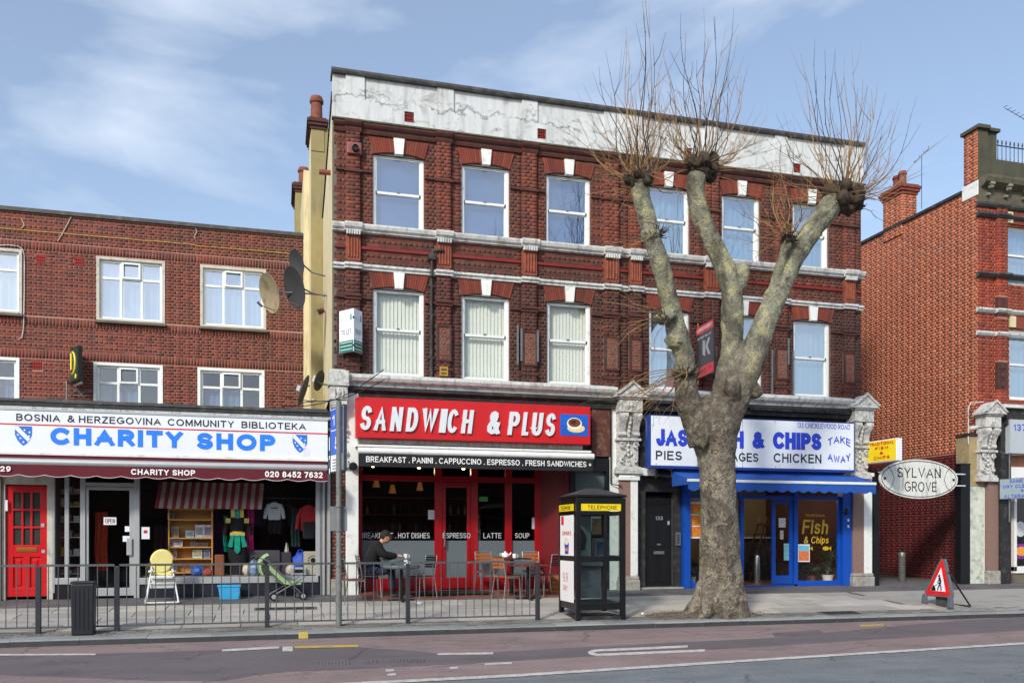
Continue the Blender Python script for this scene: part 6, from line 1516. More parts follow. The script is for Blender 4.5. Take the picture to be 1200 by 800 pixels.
# parapet stub with iron railing
z1 = rz(1142, 146)
bx('corner_stone', M_WHP, right, rx0-.03, rx0+.28, -.04, .5, zc-.35, zc+.03, bevel=.02)
st = MB().box(rx0-.0, PX(1157), -.02, .44, zc+.05, z1-.1); st.box(PX(1157), PX(1169), .03, .4, zc+.05, z1-.12)
so2 = st.build('parapet_block', M_OLIVED, right)
lay(brick_layout(-.45, .0, zc+.05, z1-.1, []), so2, M_BRR, M=FR(rx0-.015, 0, 0, R(-90)), single=0)
q = MB(); q.box(rx0-.07, PX(1157)+.02, -.1, .52, z1-.1, z1); q.box(PX(1157)+.021, PX(1171), -.05, .46, z1-.12, z1-.03); q.build('coping', M_OLIVED, so2, bevel=.015)
bx('parapet', M_OLIVED, right, PX(1169)+.001, rx1, .03, .3, zc+.08, rz(1175, 187))
zr0, zr1 = rz(1175, 187), rz(1175, 166)
q = MB(); q.tube([(PX(1169), .15, zr1-.03), (rx1, .15, zr1-.03)], .014, 6); q.tube([(PX(1169), .15, zr0+.03), (rx1, .15, zr0+.03)], .014, 6)
k = 0; x = PX(1170)
while x < rx1:
    q.tube([(x, .15, zr0), (x, .15, zr1+.02)], .009, 5); q.ball((x, .15, zr1+.06), (.03, .015, .06), 6, 5); q.ball((x, .15, zr0+.1), (.02, .012, .03), 6, 4); x += .13
q.build('railing', M_BLACK, right)
# windows
for i, h in enumerate(rw):
    w_ = sash(h, M_GLB, 'net', right, .5)
    bx('stone_head', M_CREAM, right, h[0]-.02, h[0]+.16, -.05, .0, h[3]+.05, h[3]+.33); bx('arch', M_RUB, right, h[0]+.161, rx1, -.03, .0, h[3]+.03, h[3]+.33)
# chimney further back on the side wall
cy = 3.4; x0 = rx0-.02
def PYW(px):   # where a picture column meets the side wall plane x = rx0
    u = (px-600)/FPX; k = (SI+u*CO)/(CO-u*SI); return rx0/k-CD
ya_, yb_ = PYW(1058), PYW(1036)
zt = PZ(1058, 215, ya_)
chimney(rx0-.03, rx0+.46, ya_, yb_, ZR-.3, zt, [(rx0+.2, ya_+.25, .12, .46, M_POT), (rx0+.2, (ya_+yb_)/2+.1, .12, .42, pmat('dark_red_pot', C(110, 46, 40), .8, .2))], right)
# television aerial on the chimney and a second one top right
def aerial(lab, p0, h, d, n_, el=.3):
    t = thing('tv_aerial', lab, 'aerial', p0); q = MB(); q.tube([(0, 0, 0), (0, 0, h)], .009, 5); t2 = q.build('mast', M_BLACK, t)
    q = MB(); d = Vector(d); q.tube([(-d.x*.5, -d.y*.5, h-.05-d.z*.5), (d.x*.5, d.y*.5, h-.05+d.z*.5)], .008, 5)
    for k in range(n_):
        c = Vector((0, 0, h-.05))+d*(k/(n_-1)-.5); s = Vector((-d.y, d.x, 0)).normalized()*el*(.7+.3*k/n_); q.tube([c-s+Vector((0, 0, .05)), c+s+Vector((0, 0, .05))], .008, 4)
    q.build('boom', M_BLACK, t)
aerial('thin television aerial mast beside the orange brick chimney', (rx0+.55, ya_-.1, zt-.7), 1.55, (.3, -.2, .35), 4, .08)
x = PX(1186, 2.0); z = PZ(1186, 138, 2.0)
aerial('black television aerial against the sky at the top right edge', (PX(1211, 2.0), 2.0, zc), PZ(1186, 140, 2.0)-zc, (2.2, .2, -.55), 15, .10)
# shop front of the right building
console(PX(1154, -.3), PX(1172, -.3), 'pediment', par=right)
kx0, kx1 = PX(1158, -.12), PX(1175, -.12)
bx('pilaster_shaft', M_PINK, right, kx0, kx1, -.12, .0, .3, 2.57); bx('pilaster_base', M_STONE, right, kx0-.05, kx1+.03, -.19, 0, -.02, .32, bevel=.02)
bx('black_pilaster', M_BLACKM, right, PX(1173, -.2), PX(1185, -.2), -.2, .0, -.02, 4.25)
bx('cornice_board', M_BLACKM, right, PX(1176, -.2), rx1, -.3, .0, 4.0, 4.4); hmould(PX(1172, -.3), rx1, 0, [(0, 4.4), (.4, 4.42), (.4, 4.5), (0, 4.55)], 'shop_cornice', M_WHOLD, right)
sgx = PX(1184, -.35); t = thing('corner_shop_sign', 'pale grey sign board numbered 137 at the right edge', 'shop sign', (sgx, -.3, 3), world=True)
bx('board', pmat('pale_grey_sign', C(176, 186, 192), .4, .04), t, sgx, rx1, -.35, -.0, rz(1190, 535)+.05, rz(1190, 494)-.0)
text('137', sgx+.1, rz(1190, 507), .38, .17, -.352, M_BLUED, t, bold=.02)
bx('lower_fascia', M_WHP, right, PX(1185, -.2), rx1, -.2, .0, 2.6, 2.95); 
q = MB(); q.box(PX(1185), PX(1188), -.1, .2, .3, 2.6); q.box(PX(1185), rx1, -.1, .2, .25, .42); q.box(PX(1185), rx1, -.12, .2, 2.35, 2.6); sfx = q.build('shop_front', M_WHP, right, bevel=.005)
pane(PX(1188), rx1, .42, 2.35, .05, sfx); bx('stall_riser', M_GREYR, right, PX(1185), rx1, -.06, .2, 0, .25)
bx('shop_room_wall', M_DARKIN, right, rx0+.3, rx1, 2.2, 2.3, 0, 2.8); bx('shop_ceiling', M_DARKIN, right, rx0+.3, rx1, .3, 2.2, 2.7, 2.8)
p_ = bx('poster', pmat('purple_poster', C(120, 40, 150), .5, .3, 14), sfx, PX(1189), PX(1212), .0, .01, .62, 1.0); disc(PX(1197), .81, .2, .12, -.001, .004, pmat('poster_yellow', C(220, 150, 60), .5, .4, 25), p_, 'poster_burst', 14)
disc(PX(1197), 1.38, .17, .2, .04, .01, pmat('round_sticker', C(200, 204, 206), .5), sfx, 'round_sticker', 20)
# little cream and white pier of the right building inside the alley mouth
q = MB(); ax0, ax1 = PX(1131, .1), PX(1157, .0)
bx('alley_pier', M_WHP, right, ax0+.02, kx0-.001, -.02, .4, -.05, 2.45, bevel=.01); bx('pier_edge', pmat('dirty_white', C(196, 204, 190), .7, .2, 6, dirt=.4), right, ax0, ax0+.45, -.045, -.0201, -.03, 2.45)
bx('pier_render', pmat('buff_render', C(156, 140, 104), .9, .2, 4, dirt=.3), right, ax0, kx0-.002, -.03, .4, 2.46, PZ(1140, 511, 0)); bx('pier_cap', M_BLACKM, right, ax0-.03, kx0, -.06, .4, PZ(1140, 511, 0)+.001, PZ(1140, 511, 0)+.07)
MB().tube([(PX(1134), -.02, PZ(1134, 520)), (PX(1134), -.02, PZ(1134, 478)), (PX(1137), -.02, PZ(1137, 472)), (PX(1152), -.02, PZ(1152, 471))], .013, 5).build('cable', M_WHOLD, right, smooth=True)
MB().tube([(PX(1135), -.03, PZ(1135, 502)), (PX(1150), -.03, PZ(1150, 500))], .05, 8).build('white_pipe', M_WHOLD, right)
# projecting dry cleaning sign
pn = PX(1176, -.25); 
def projsign(name, lab, cat, xfar, yfar, out_, z0, z1, th, facem, casem, skew=0):
    """a box sign standing out from the wall: local x = from the wall towards the street, seen from the left"""
    t = thing(name, lab, cat, (xfar, yfar, z0), rotz=R(-90)+skew); H_ = z1-z0
    bx('case', casem, t, 0, out_, .003, th, 0, H_, bevel=.006); bx('face', facem, t, .02, out_-.02, -.003, .0025, .02, H_-.02)
    return t, H_
x0 = PX(1168, -.2); z0, z1 = PZ(1168, 586, -.2), PZ(1168, 562, -.2)
t, H_ = projsign('dry_cleaning_sign', 'grey projecting sign with blue words about same day dry cleaning, right edge', 'sign', x0+.06, -.22, 1.15, z0+.02, z1+.02, .04, pmat('grey_blue_sign', C(150, 168, 180), .5, .1), M_GREY, R(14))
for i, s_ in enumerate(('SAME DAY', 'DRY CLEANING', '&', 'ALTERATIONS')):
    wd = (.62, .95, .07, .9)[i]; text(s_, .575-wd/2, H_-.11-.13*i-(.0 if i < 2 else -.02), wd, .075, -.004, M_BLUED, t, bold=.03)
MB().tube([(PX(1183, -.4), -.4, z0-.75), (PX(1183, -.4), -.4, z1+.7)], .022, 6).build('pole', M_GREY, t) if 0 else None
# ------------------------------------------------------------------ alley: gate posts, oval sign, bollard
for (a, b, top, lab) in ((1023, 1029.5, 560, 'black post at the left of the alley below the oval sign'), (1125, 1136, 544, 'black post at the right of the alley beside the white pier')):
    x0, x1 = PX(a, -.1), PX(b, -.1); t = thing('gate_post', lab, 'post', ((x0+x1)/2, -.05, -.01)); w2 = (x1-x0)/2; Hh = PZ(b, top, -.1) if top != 560 else 2.75
    MB().box(-w2, w2, -.08, .12, 0, Hh).build('shaft', M_BLACK, t, bevel=.008); MB().box(-w2-.012, w2+.012, -.09, .13, Hh, Hh+.03).build('cap', M_BLACK, t)
oc = (PX(1031, -.25)+PX(1122.5, -.25))/2; orx = (PX(1122.5, -.25)-PX(1031, -.25))/2; oz = PZ(1077, 561, -.25); orz = (PZ(1077, 538, -.25)-PZ(1077, 584, -.25))/2
t = thing('oval_sign', 'weathered white oval sign reading SYLVAN GROVE across the alley', 'sign', (oc, -.25, oz-orz))
E = lambda rx_, rz_, n=48: [(rx_*math.cos(2*math.pi*k/n), orz+rz_*math.sin(2*math.pi*k/n)) for k in range(n)]
MB().prism(E(orx, orz), -.0, .05, 'y').build('plate', pmat('old_white_sign', C(214, 218, 212), .6, .08, 12, .15, 60, dirt=.35, dcol=C(150, 146, 134), streak=True), t)
q = MB(); pts = [(x, -.004, z) for x, z in E(orx*.955, orz*.91)]; q.tube(pts+pts[:1], .009, 4, caps=False)
for s in (-1, 1):
    q.tube([(s*orx*.8+s*orx*.0, -.004, orz*1.62), (s*orx*.70, -.004, orz*1.38), (s*orx*.64, -.004, orz*1.0), (s*orx*.70, -.004, orz*.62), (s*orx*.8, -.004, orz*.4)][::1], .007, 4)
    q.tube([(s*orx*.52, -.004, orz*1.70), (s*orx*.52, -.004, orz*1.12), (s*orx*.42, -.004, orz*1.12), (s*orx*.42, -.004, orz*.42)], .007, 4)
q.build('border_line', M_BLKL, t)
for s in (-1, 1): disc(s*orx*.88, orz, .03, .03, -.001, .02, M_BLACK, t, 'fixing_bolt', 12)
text('SYLVAN', -orx*.57, orz*1.07, orx*1.12, orz*.50, -.001, M_BLKL, t, bold=.0); text('GROVE', -orx*.38, orz*.36, orx*.98*.84, orz*.50, -.001, M_BLKL, t, bold=.0)
q = MB(); q.tube([(-orx-.02, .03, orz*1.3), (-orx+.3, .03, orz*1.3)], .015, 6); q.tube([(orx-.3, .03, orz*1.3), (orx+.25, .03, orz*1.3)], .015, 6); q.tube([(orx-.3, .03, orz*.7), (orx+.25, .03, orz*.7)], .015, 6); q.build('fixing_rail', M_WHP, t)
x, y = PX(1057, .9), .9; hb = PZ(1057, 647, .9)
t = thing('bollard', 'grey bollard with a dark cap standing in the alley', 'bollard', (x, y, 0)); MB().lathe([(.085, 0), (.085, hb-.1)], (0, 0, 0), 16).build('post', pmat('bollard_grey', C(84, 84, 80), .8, .2, 8, dirt=.3), t, smooth=True); MB().lathe([(.09, hb-.1), (.09, hb-.02), (.07, hb+.01), (0, hb+.015)], (0, 0, 0), 16).build('cap', M_GREY, t, smooth=True)
# ------------------------------------------------------------------ signs fixed to the main building
t, H_ = projsign('fish_chips_box_sign', 'small yellow box sign with red words standing out from the wall above the oval sign', 'sign', PX(1013, -.02), -.13, .95, PZ(1013, 543, -.1), PZ(1013, 518, -.1), .16, M_YEL, M_WSIGN, R(3))
MRT = pmat('red_ink', C(206, 30, 20), .5)
for i, (s_, wd) in enumerate((('TRADITIONAL', .78), ('FISH', .42), ('&', .12), ('CHIPS', .52))): text(s_, .475-wd/2, H_-.115-.112*i, wd, .075, -.0035, MRT, t, bold=.07)
# agents' folded board, left
x0 = PX(414, -.35); z0, z1 = PZ(414, 412, -.35), PZ(414, 362, -.35)
t = thing('letting_board', 'folded white and green letting board on the wall left of the first window', 'agent board', (x0, -.42, z0), group=None)
w1, w2 = .42, .30; H_ = z1-z0
for s, wd, an in ((-1, w1, R(-58)), (1, w2, R(52))):
    A = Matrix.Rotation(an if s > 0 else an, 4, 'Z')
    M_ = Matrix.Rotation(R(-52) if s < 0 else R(50), 4, 'Z')
    xa, xb = (-wd, 0) if s < 0 else (0, wd)
    b_ = MB().box(xa, xb, 0, .02, 0, H_).build('board', M_WSIGN, t, M=M_)
    g_ = M_
    MB().box(xa+.01, xb-.01, -.004, -.0005, .0, H_*.27).build('green_band', pmat('agent_green', C(20, 110, 92), .5), b_, M=g_)
    for k in range(3): MB().box(xa+.04, xb-.04, -.007, -.0045, .05+.07*k, .062+.07*k).build('print_line', M_WSIGN, b_, M=g_)
    text('FLAT' if s < 0 else 'FLAT', xa+.06, H_*.72, wd*.6, .09, -.001, M_LETG, b_, bold=.01, M=g_); text('TO LET', xa+.06, H_*.42, wd*.7, .1, -.001, pmat('grey_ink', C(120, 124, 130), .6), b_, bold=.02, M=g_)
    MB().box(xa+wd*(.78), xa+wd*.86, -.004, -.0005, H_*.74, H_*.88).build('agent_mark', pmat('agent_green', C(20, 110, 92), .5), b_, M=g_)
q = MB(); q.box(-.02, .02, .0, .42, .1, .14); q.box(-.02, .02, .0, .42, H_-.2, H_-.16); q.build('bracket', M_BLACK, t)
# red and black agent's board behind the tree
t, H_ = projsign('for_sale_board', 'black and red agent board standing out from the wall behind the middle tree limb', 'agent board', PX(816, -.1), -.1, .95, PZ(816, 445, -.1), PZ(816, 384, -.1), .03, pmat('board_black', C(42, 38, 50), .4), M_BLACK, R(-4))
rd_ = pmat('board_red', C(206, 40, 52), .5)
bx('red_band', rd_, t, .02, .93, -.006, -.0031, .02, .24); bx('red_band', rd_, t, .02, .93, -.006, -.0031, H_-.2, H_-.02)
text('LICENSED PROPERTY', .06, H_-.15, .82, .08, -.0065, M_WLET, t, bold=.03); text('BUY RENT SELL LET', .1, H_-.32, .72, .05, -.0035, M_WLET, t, bold=.01); text('020 7', .1, .07, .7, .11, -.0065, M_BLACK, t, bold=.03)
q = MB(); q.prism([(.36, .50), (.5, .44), (.5, .78), (.36, .82)][::1], -.006, -.0035, 'y'); q.prism([(.53, .62), (.66, .44), (.76, .44), (.62, .64), (.76, .80), (.66, .82), (.53, .68)], -.006, -.0035, 'y'); q.build('emblem', pmat('emblem_grey', C(170, 170, 180), .5), t)
q = MB(); q.tube([(-.02, .05, -.1), (-.02, .05, H_+.1)], .02, 6); q.build('post', M_WOODD, t)
sgn = bx('fascia_red_box', rd_, None, PX(815, -.3), PX(826, -.3), -.34, -.31, PZ(820, 477, -.3), PZ(820, 468, -.3)); tag(sgn, 'small red box on the shop cornice behind the fork of the tree', 'box')
# alarm box
x, z = PX(415, -.1), PZ(415, 174, -.1)
t = thing('alarm_box', 'faded pink alarm box with a black lens near the top left of the brick front', 'alarm box', (x, -.09, z)); MB().box(-.15, .15, -.05, 0, -.12, .12).build('case', pmat('faded_pink', C(140, 82, 80), .7, .3, 10, dirt=.3), t, bevel=.02); MB().lathe([(.07, -.09), (.06, -.13), (.075, -.06)], (.02, 0, -.02), 14, ax='y').build('lens', M_BLACK, t, smooth=True)
q = MB()
for k in range(2):
    y0 = -.3-.1*k
    q.tube([(PX(330, y0)+i*.25, y0-.02*i, 3.75+.18*k-.25*math.sin(math.pi*i/8)+.1*i*(1-k*.5)) for i in range(9)], .009, 4)
tag(q.build('telephone_cable', M_BLACK, None, smooth=True), 'pair of thin black cables sagging from the shop roof to the white block', 'cable')
q = MB(); q.tube([(PX(1171, -.4), -.42, 3.3), (PX(1185, -.42), -.42, 3.22), (PX(1205, -.42), -.42, 3.25)], .01, 4); q.tube([(PX(1183, -.4), -.40, 1.55), (PX(1183, -.4), -.40, 3.25)], .02, 6)
tag(q.build('sign_bracket_pole', M_GREY, None, smooth=True), 'thin grey pole and wire holding the dry cleaning sign', 'pole')
JN = .0105
# ------------------------------------------------------------------ pollarded plane tree
def barkmat():
    m, t, P, L = newmat('plane_bark'); v = pos(t, L)
    wob = noi(t, L, v, 5, 4); cmb = nn(t, 'ShaderNodeVectorMath', operation='ADD'); L(v, cmb.inputs[0]); L(wob, cmb.inputs[1])
    vo = nn(t, 'ShaderNodeTexVoronoi'); vo.inputs['Scale'].default_value = 11; L(cmb.outputs[0], vo.inputs['Vector'])
    sx = nn(t, 'ShaderNodeSeparateColor'); L(vo.outputs['Color'], sx.inputs[0])
    base = ramp(t, L, sx.outputs[0], [(.0, C(92, 84, 76)), (.25, C(126, 118, 106)), (.5, C(140, 134, 120)), (.75, C(166, 158, 134)), (1, C(78, 70, 64))])
    g = nn(t, 'ShaderNodeNewGeometry'); sz = nn(t, 'ShaderNodeSeparateXYZ'); L(g.outputs['Position'], sz.inputs[0])
    hi = ramp(t, L, noi(t, L, v, 4, 6, .6), [(.36, C(100, 96, 82)), (.42, C(136, 136, 118)), (.52, C(150, 152, 130)), (.56, C(172, 170, 134)), (.66, C(192, 186, 136))])
    mr = nn(t, 'ShaderNodeMapRange'); mr.inputs['From Min'].default_value = 3.4; mr.inputs['From Max'].default_value = 5.0; L(sz.outputs['Z'], mr.inputs['Value'])
    f2 = nn(t, 'ShaderNodeMath', operation='MULTIPLY'); L(mr.outputs[0], f2.inputs[0]); f2.inputs[1].default_value = .88
    base = mixc(t, L, f2.outputs[0], base, hi)
    fine = noi(t, L, v, 38, 6, .75)
    base = mixc(t, L, 1., base, ramp(t, L, fine, [(.34, (.38,)*3), (.5, (1, 1, 1)), (.7, (1.3,)*3)]), 'MULTIPLY')
    big = noi(t, L, pos(t, L, (1, 1, .5)), 1.6, 8, .65, .5)
    base = mixc(t, L, ramp(t, L, big, [(.48, (0, 0, 0)), (.62, (.7,)*3)]), base, C(62, 55, 50))
    fk = nn(t, 'ShaderNodeMapRange'); fk.inputs['From Min'].default_value = 2.3; fk.inputs['From Max'].default_value = 3.1; L(sz.outputs['Z'], fk.inputs['Value'])
    fk2 = nn(t, 'ShaderNodeMapRange'); fk2.inputs['From Min'].default_value = 4.6; fk2.inputs['From Max'].default_value = 3.9; L(sz.outputs['Z'], fk2.inputs['Value'])
    fm = nn(t, 'ShaderNodeMath', operation='MULTIPLY'); L(fk.outputs[0], fm.inputs[0]); L(fk2.outputs[0], fm.inputs[1])
    fn = mixc(t, L, 1., fm.outputs[0], ramp(t, L, noi(t, L, v, 7, 6, .7), [(.38, (.15,)*3), (.58, (.85,)*3)]), 'MULTIPLY')
    base = mixc(t, L, fn, base, C(84, 74, 64))
    sc2 = noi(t, L, v, 2.6, 4, .5); base = mixc(t, L, ramp(t, L, sc2, [(.71, (0, 0, 0)), (.74, (.8,)*3)]), base, C(150, 84, 44))
    L(base, P.inputs['Base Color']); P.inputs['Roughness'].default_value = .9
    ad = nn(t, 'ShaderNodeMath', operation='ADD'); L(fine, ad.inputs[0]); L(vo.outputs['Distance'], ad.inputs[1]); bumpn(t, L, P, ad.outputs[0], .9, .03); return m
M_BARK = barkmat()
M_KNUC = pmat('knuckle_bark', C(66, 56, 46), .95, .5, 9, .8, 30, dirt=.4, dcol=C(30, 22, 20))
M_SHOOT = pmat('shoot_bark', C(136, 108, 70), .8, .45, 1.5, .1)
M_SHOOTD = pmat('dark_shoot_bark', C(50, 44, 50), .8, .5, 1.5, .1)
TY = -3.5; tx = PX(843, TY)
tree = thing('pollarded_tree', 'big pollarded plane tree with blotchy bark and bare shoots standing at the kerb', 'tree', (tx, TY, gz(TY)), world=True)
def limb(pts, n=28, seg=6):
    """pts: (px, py, width px, y) -> densified spine with radii"""
    P_ = [(Vector((PX(a, y), y, PZ(a, b, y))), wd/2000*PT(a, y)[0]) for a, b, wd, y in pts]
    out = []
    for i in range(len(P_)-1):
        p0 = P_[max(i-1, 0)]; p1 = P_[i]; p2 = P_[i+1]; p3 = P_[min(i+2, len(P_)-1)]
        for k in range(seg):
            t = k/seg; f = lambda a, b, c, d: .5*((2*b)+(c-a)*t+(2*a-5*b+4*c-d)*t*t+(3*b-a-3*c+d)*t**3)
            out.append((Vector([f(p0[0][j], p1[0][j], p2[0][j], p3[0][j]) for j in range(3)]), f(p0[1], p1[1], p2[1], p3[1])))
    out.append(P_[-1]); return out
L0 = [(846, 724, 64, -3.42), (846, 715, 62, -3.46), (846, 705, 58, -3.5), (845, 680, 52, -3.5), (844, 650, 47, -3.5), (843, 610, 43, -3.5), (841, 570, 41, -3.5), (840, 545, 42, -3.5), (838, 522, 48, -3.5), (836, 505, 56, -3.5), (838, 488, 52, -3.5), (844, 470, 40, -3.5)]
L1 = [(825, 520, 36, -3.5), (816, 492, 33, -3.5), (806, 468, 29, -3.55), (803, 442, 26, -3.6), (802, 415, 23, -3.62), (793, 388, 25, -3.65), (787, 362, 22, -3.7), (779, 330, 22, -3.72), (771, 300, 22, -3.75), (762, 272, 22, -3.78), (756, 250, 22, -3.8), (750, 226, 22, -3.85), (749, 212, 20, -3.85)]
L2 = [(842, 500, 40, -3.5), (848, 465, 32, -3.45), (852, 440, 27, -3.4), (857, 410, 25, -3.35), (858, 380, 25, -3.3), (858, 350, 24, -3.25), (853, 326, 24, -3.25), (845, 305, 22, -3.2), (832, 278, 21, -3.15), (820, 248, 21, -3.1), (815, 222, 22, -3.1), (817, 205, 22, -3.1)]
L2b = [(857, 345, 22, -3.25), (866, 328, 20, -3.25), (869, 316, 16, -3.25)]
L3 = [(846, 505, 38, -3.5), (858, 475, 34, -3.55), (870, 448, 31, -3.6), (880, 422, 30, -3.6), (890, 395, 29, -3.6), (902, 365, 26, -3.6), (915, 335, 25, -3.6), (932, 300, 25, -3.6), (950, 272, 25, -3.6), (967, 250, 26, -3.6), (978, 236, 27, -3.6)]
L3b = [(908, 345, 14, -3.65), (911, 320, 12, -3.7), (918, 298, 11, -3.75), (924, 280, 12, -3.8)]
q = MB()
for L_ in (L0, L1, L2, L2b, L3, L3b):
    s = limb(L_); q.tube([p for p, r in s], [r for p, r in s], 28)
def bump_at(a, b, y, rx_, ry, rz_, seed): 
    k = PT(a, y)[0]/1000; q.ball((PX(a, y), y, PZ(a, b, y)), (rx_*k, ry*k, rz_*k), 16, 10, .35, 2.2, seed)
bump_at(803, 437, -3.65, 16, 16, 8, 1); bump_at(779, 372, -3.75, 13, 13, 9, 2); bump_at(794, 400, -3.65, 15, 13, 10, 3); bump_at(762, 276, -3.8, 13, 13, 9, 4); bump_at(884, 458, -3.65, 10, 10, 9, 5)
bump_at(869, 318, -3.25, 9, 9, 9, 6); bump_at(905, 345, -3.65, 9, 9, 8, 7)
bump_at(858, 455, -3.8, 9, 12, 14, 8); bump_at(822, 505, -3.75, 12, 12, 20, 9)
# root flare
for a, l in ((-150, .56), (-115, .34), (-75, .30), (-45, .36), (-15, .58), (25, .5), (70, .4), (120, .5), (170, .6), (205, .55)):
    d = Vector((math.cos(R(a)), math.sin(R(a)), 0)); b = Vector((tx, TY, gz(TY)))
    q.tube([b+d*.2+Vector((0, 0, .55)), b+d*(.34)+Vector((0, 0, .25)), b+d*(l*.85)+Vector((0, 0, .07)), b+d*(l*1.12)+Vector((0, 0, -.06))], [.22, .17, .11, .05], 12)
tr = q.build('trunk', M_BARK, tree, smooth=True)
rm = tr.modifiers.new('r', 'REMESH'); rm.mode = 'VOXEL'; rm.voxel_size = .021; rm.use_smooth_shade = True
sm_ = tr.modifiers.new('s', 'SMOOTH'); sm_.iterations = 7; sm_.factor = .6
dg = bpy.context.evaluated_depsgraph_get(); dg.update(); me = bpy.data.meshes.new_from_object(tr.evaluated_get(dg)); tr.modifiers.clear()
n = len(me.vertices); a = np.empty(n*3); me.vertices.foreach_get('co', a); nr = np.empty(n*3); me.vertices.foreach_get('normal', nr); a = a.reshape(-1, 3); nr = nr.reshape(-1, 3)
for i in range(n):
    p = Vector(a[i]); d = .028*noise.noise(p*1.9)+.016*noise.noise(p*5.3)+.010*noise.noise(Vector((p.x*13, p.y*13, p.z*8)))+.007*noise.noise(Vector((p.x*27, p.y*27, p.z*20)))
    if p.z < 1.2: d += .03*math.sin(math.atan2(p.y, p.x)*7+p.z*1.5)*(1.2-p.z)/1.2
    # long healed scar facing the street
    sx_, sz = p.x-(PX(848, -3.95)-tx), p.z-(PZ(848, 660, -3.95)-gz(TY))
    if p.y < 0 and abs(sz) < .5:
        e = (sx_/.085)**2+(sz/.42)**2
        d += .028*math.exp(-((e-1)/.35)**2)-.02*math.exp(-e*2)
    a[i] += nr[i]*d
me.vertices.foreach_set('co', a.ravel()); me.polygons.foreach_set('use_smooth', [True]*len(me.polygons)); me.update(); tr.data = me
me.materials.clear(); me.materials.append(M_BARK)
# knuckles and the shoots growing from them
random.seed(11)
nshoot = 0
def knuckle(px, py, y, r, lumps, lab=None):
    global nshoot
    k = PT(px, y)[0]/1000; c = Vector((PX(px, y), y, PZ(px, py, y))); q = MB()
    q.ball(c, (r[0]*k*.74, r[0]*k*.7, r[1]*k*.8), 28, 18, .45, 3.2, px)
    for i in range(lumps):
        t = random.uniform(0, 6.28); e = random.uniform(-.5, 1); rr = random.uniform(.25, .45)*r[1]*k
        q.ball(c+Vector((math.cos(t)*r[0]*k*.75, math.sin(t)*r[0]*k*.7, e*r[1]*k*.7)), rr, 16, 10, .5, 3, i)
    for i in range(30):
        t = random.uniform(0, 6.28); e = random.uniform(-.6, 1); d = Vector((math.cos(t), math.sin(t), e)).normalized(); p = c+Vector((d.x*r[0], d.y*r[0]*.9, d.z*r[1]))*k*.9
        l = random.uniform(.05, .16); q.tube([p, p+d*l*.6+Vector((0, 0, l*.2)), p+d*l+Vector((random.uniform(-.03, .03), 0, l*.6))], [.012, .008, .003], 4)
    return q.build('knuckle', M_KNUC, tree, smooth='full'), c, k
def shoot(par, c, k, px_tip, py_tip, dy, r0=.014, bend=.3, start=.0, mat=M_SHOOT, spur=2):
    y1 = c.y+dy; tip = Vector((PX(px_tip, y1), y1, PZ(px_tip, py_tip, y1)))
    st = c+Vector((random.uniform(-.16, .16), random.uniform(-.14, .14), random.uniform(-.02, .12)))
    d = tip-st; n_ = 9; pts = []; side = Vector((d.x, d.y, 0)); L_ = d.length
    ph = random.uniform(0, 6)
    for i in range(n_):
        t = i/(n_-1)
        # shoots leave outwards and turn up
        h = t**(1/(1+bend)); v = t**(1+bend)
        p = st+Vector((d.x*h, d.y*h, d.z*v))
        p += Vector((math.sin(ph+t*9), math.cos(ph*1.3+t*8), math.sin(ph*2+t*7)*.3))*.05*min(1, L_)*(t > 0)
        pts.append(p)
    q = MB(); q.tube(pts, [r0*(1-.86*(i/(n_-1))) for i in range(n_)], 5)
    for s in range(spur):
        i = random.randint(3, n_-2); p = pts[i]; dd = (pts[min(i+1, n_-1)]-p).normalized(); sdv = Vector((random.uniform(-1, 1), random.uniform(-1, 1), random.uniform(0, .6))).normalized()
        l = random.uniform(.2, .7)*min(1, L_/2.); q.tube([p, p+(dd*.6+sdv*.5)*l*.5, p+(dd*1.1+sdv*.55)*l], [r0*.4, r0*.3, r0*.15], 4)
    for i in range(4, n_-1):    # buds
        q.ball(pts[i]+Vector((random.uniform(-.006, .006), 0, 0)), (r0*.55, r0*.55, r0*1.6), 5, 3)
    q.build('shoot', mat, par)
def crown(kn, ups, sides, mats=(M_SHOOT, M_SHOOTD)):
    kk, c, k = kn
    for (a, b) in ups: shoot(kk, c, k, a+random.uniform(-2, 2), b+random.uniform(-4, 4), random.uniform(-.7, .7), random.uniform(.012, .017), random.uniform(.2, .6), mat=random.choice(mats), spur=2)
    for (a, b) in sides: shoot(kk, c, k, a, b, random.uniform(-1.2, 1.2), random.uniform(.008, .012), random.uniform(-.1, .5), mat=mats[0], spur=3)
K1 = knuckle(750, 213, -3.85, (17, 15), 9); K2 = knuckle(821, 199, -3.1, (20, 16), 9); K3 = knuckle(988, 236, -3.6, (25, 19), 14); K4 = knuckle(924, 281, -3.8, (9, 7), 4); K5 = knuckle(779, 372, -3.8, (11, 7), 3); K6 = knuckle(803, 438, -3.72, (14, 6), 3)
K7 = knuckle(767, 275, -3.85, (11, 7), 2); K8 = knuckle(857, 208, -3.1, (9, 8), 3) if 0 else None
rr = random.uniform
crown(K1, [(702, 75), (713, 62), (718, 95), (731, 34), (736, 48), (741, 85), (754, 3), (757, 20), (762, 2), (764, 55), (746, 120), (728, 130), (770, 110), (779, 52), (791, 130), (722, 110), (750, 60), (736, 90), (760, 90), (775, 85)],
      [(672, 135), (684, 120), (662, 165), (672, 188), (668, 210), (690, 212), (676, 232), (700, 238), (686, 160), (700, 140), (790, 150), (800, 165), (812, 180), (700, 258), (690, 190), (715, 175), (780, 175), (705, 270), (720, 150), (732, 165), (660, 150), (712, 215), (800, 225), (820, 245)]+[(750+rr(-60, 60), 213-rr(20, 110)) for _ in range(28)])
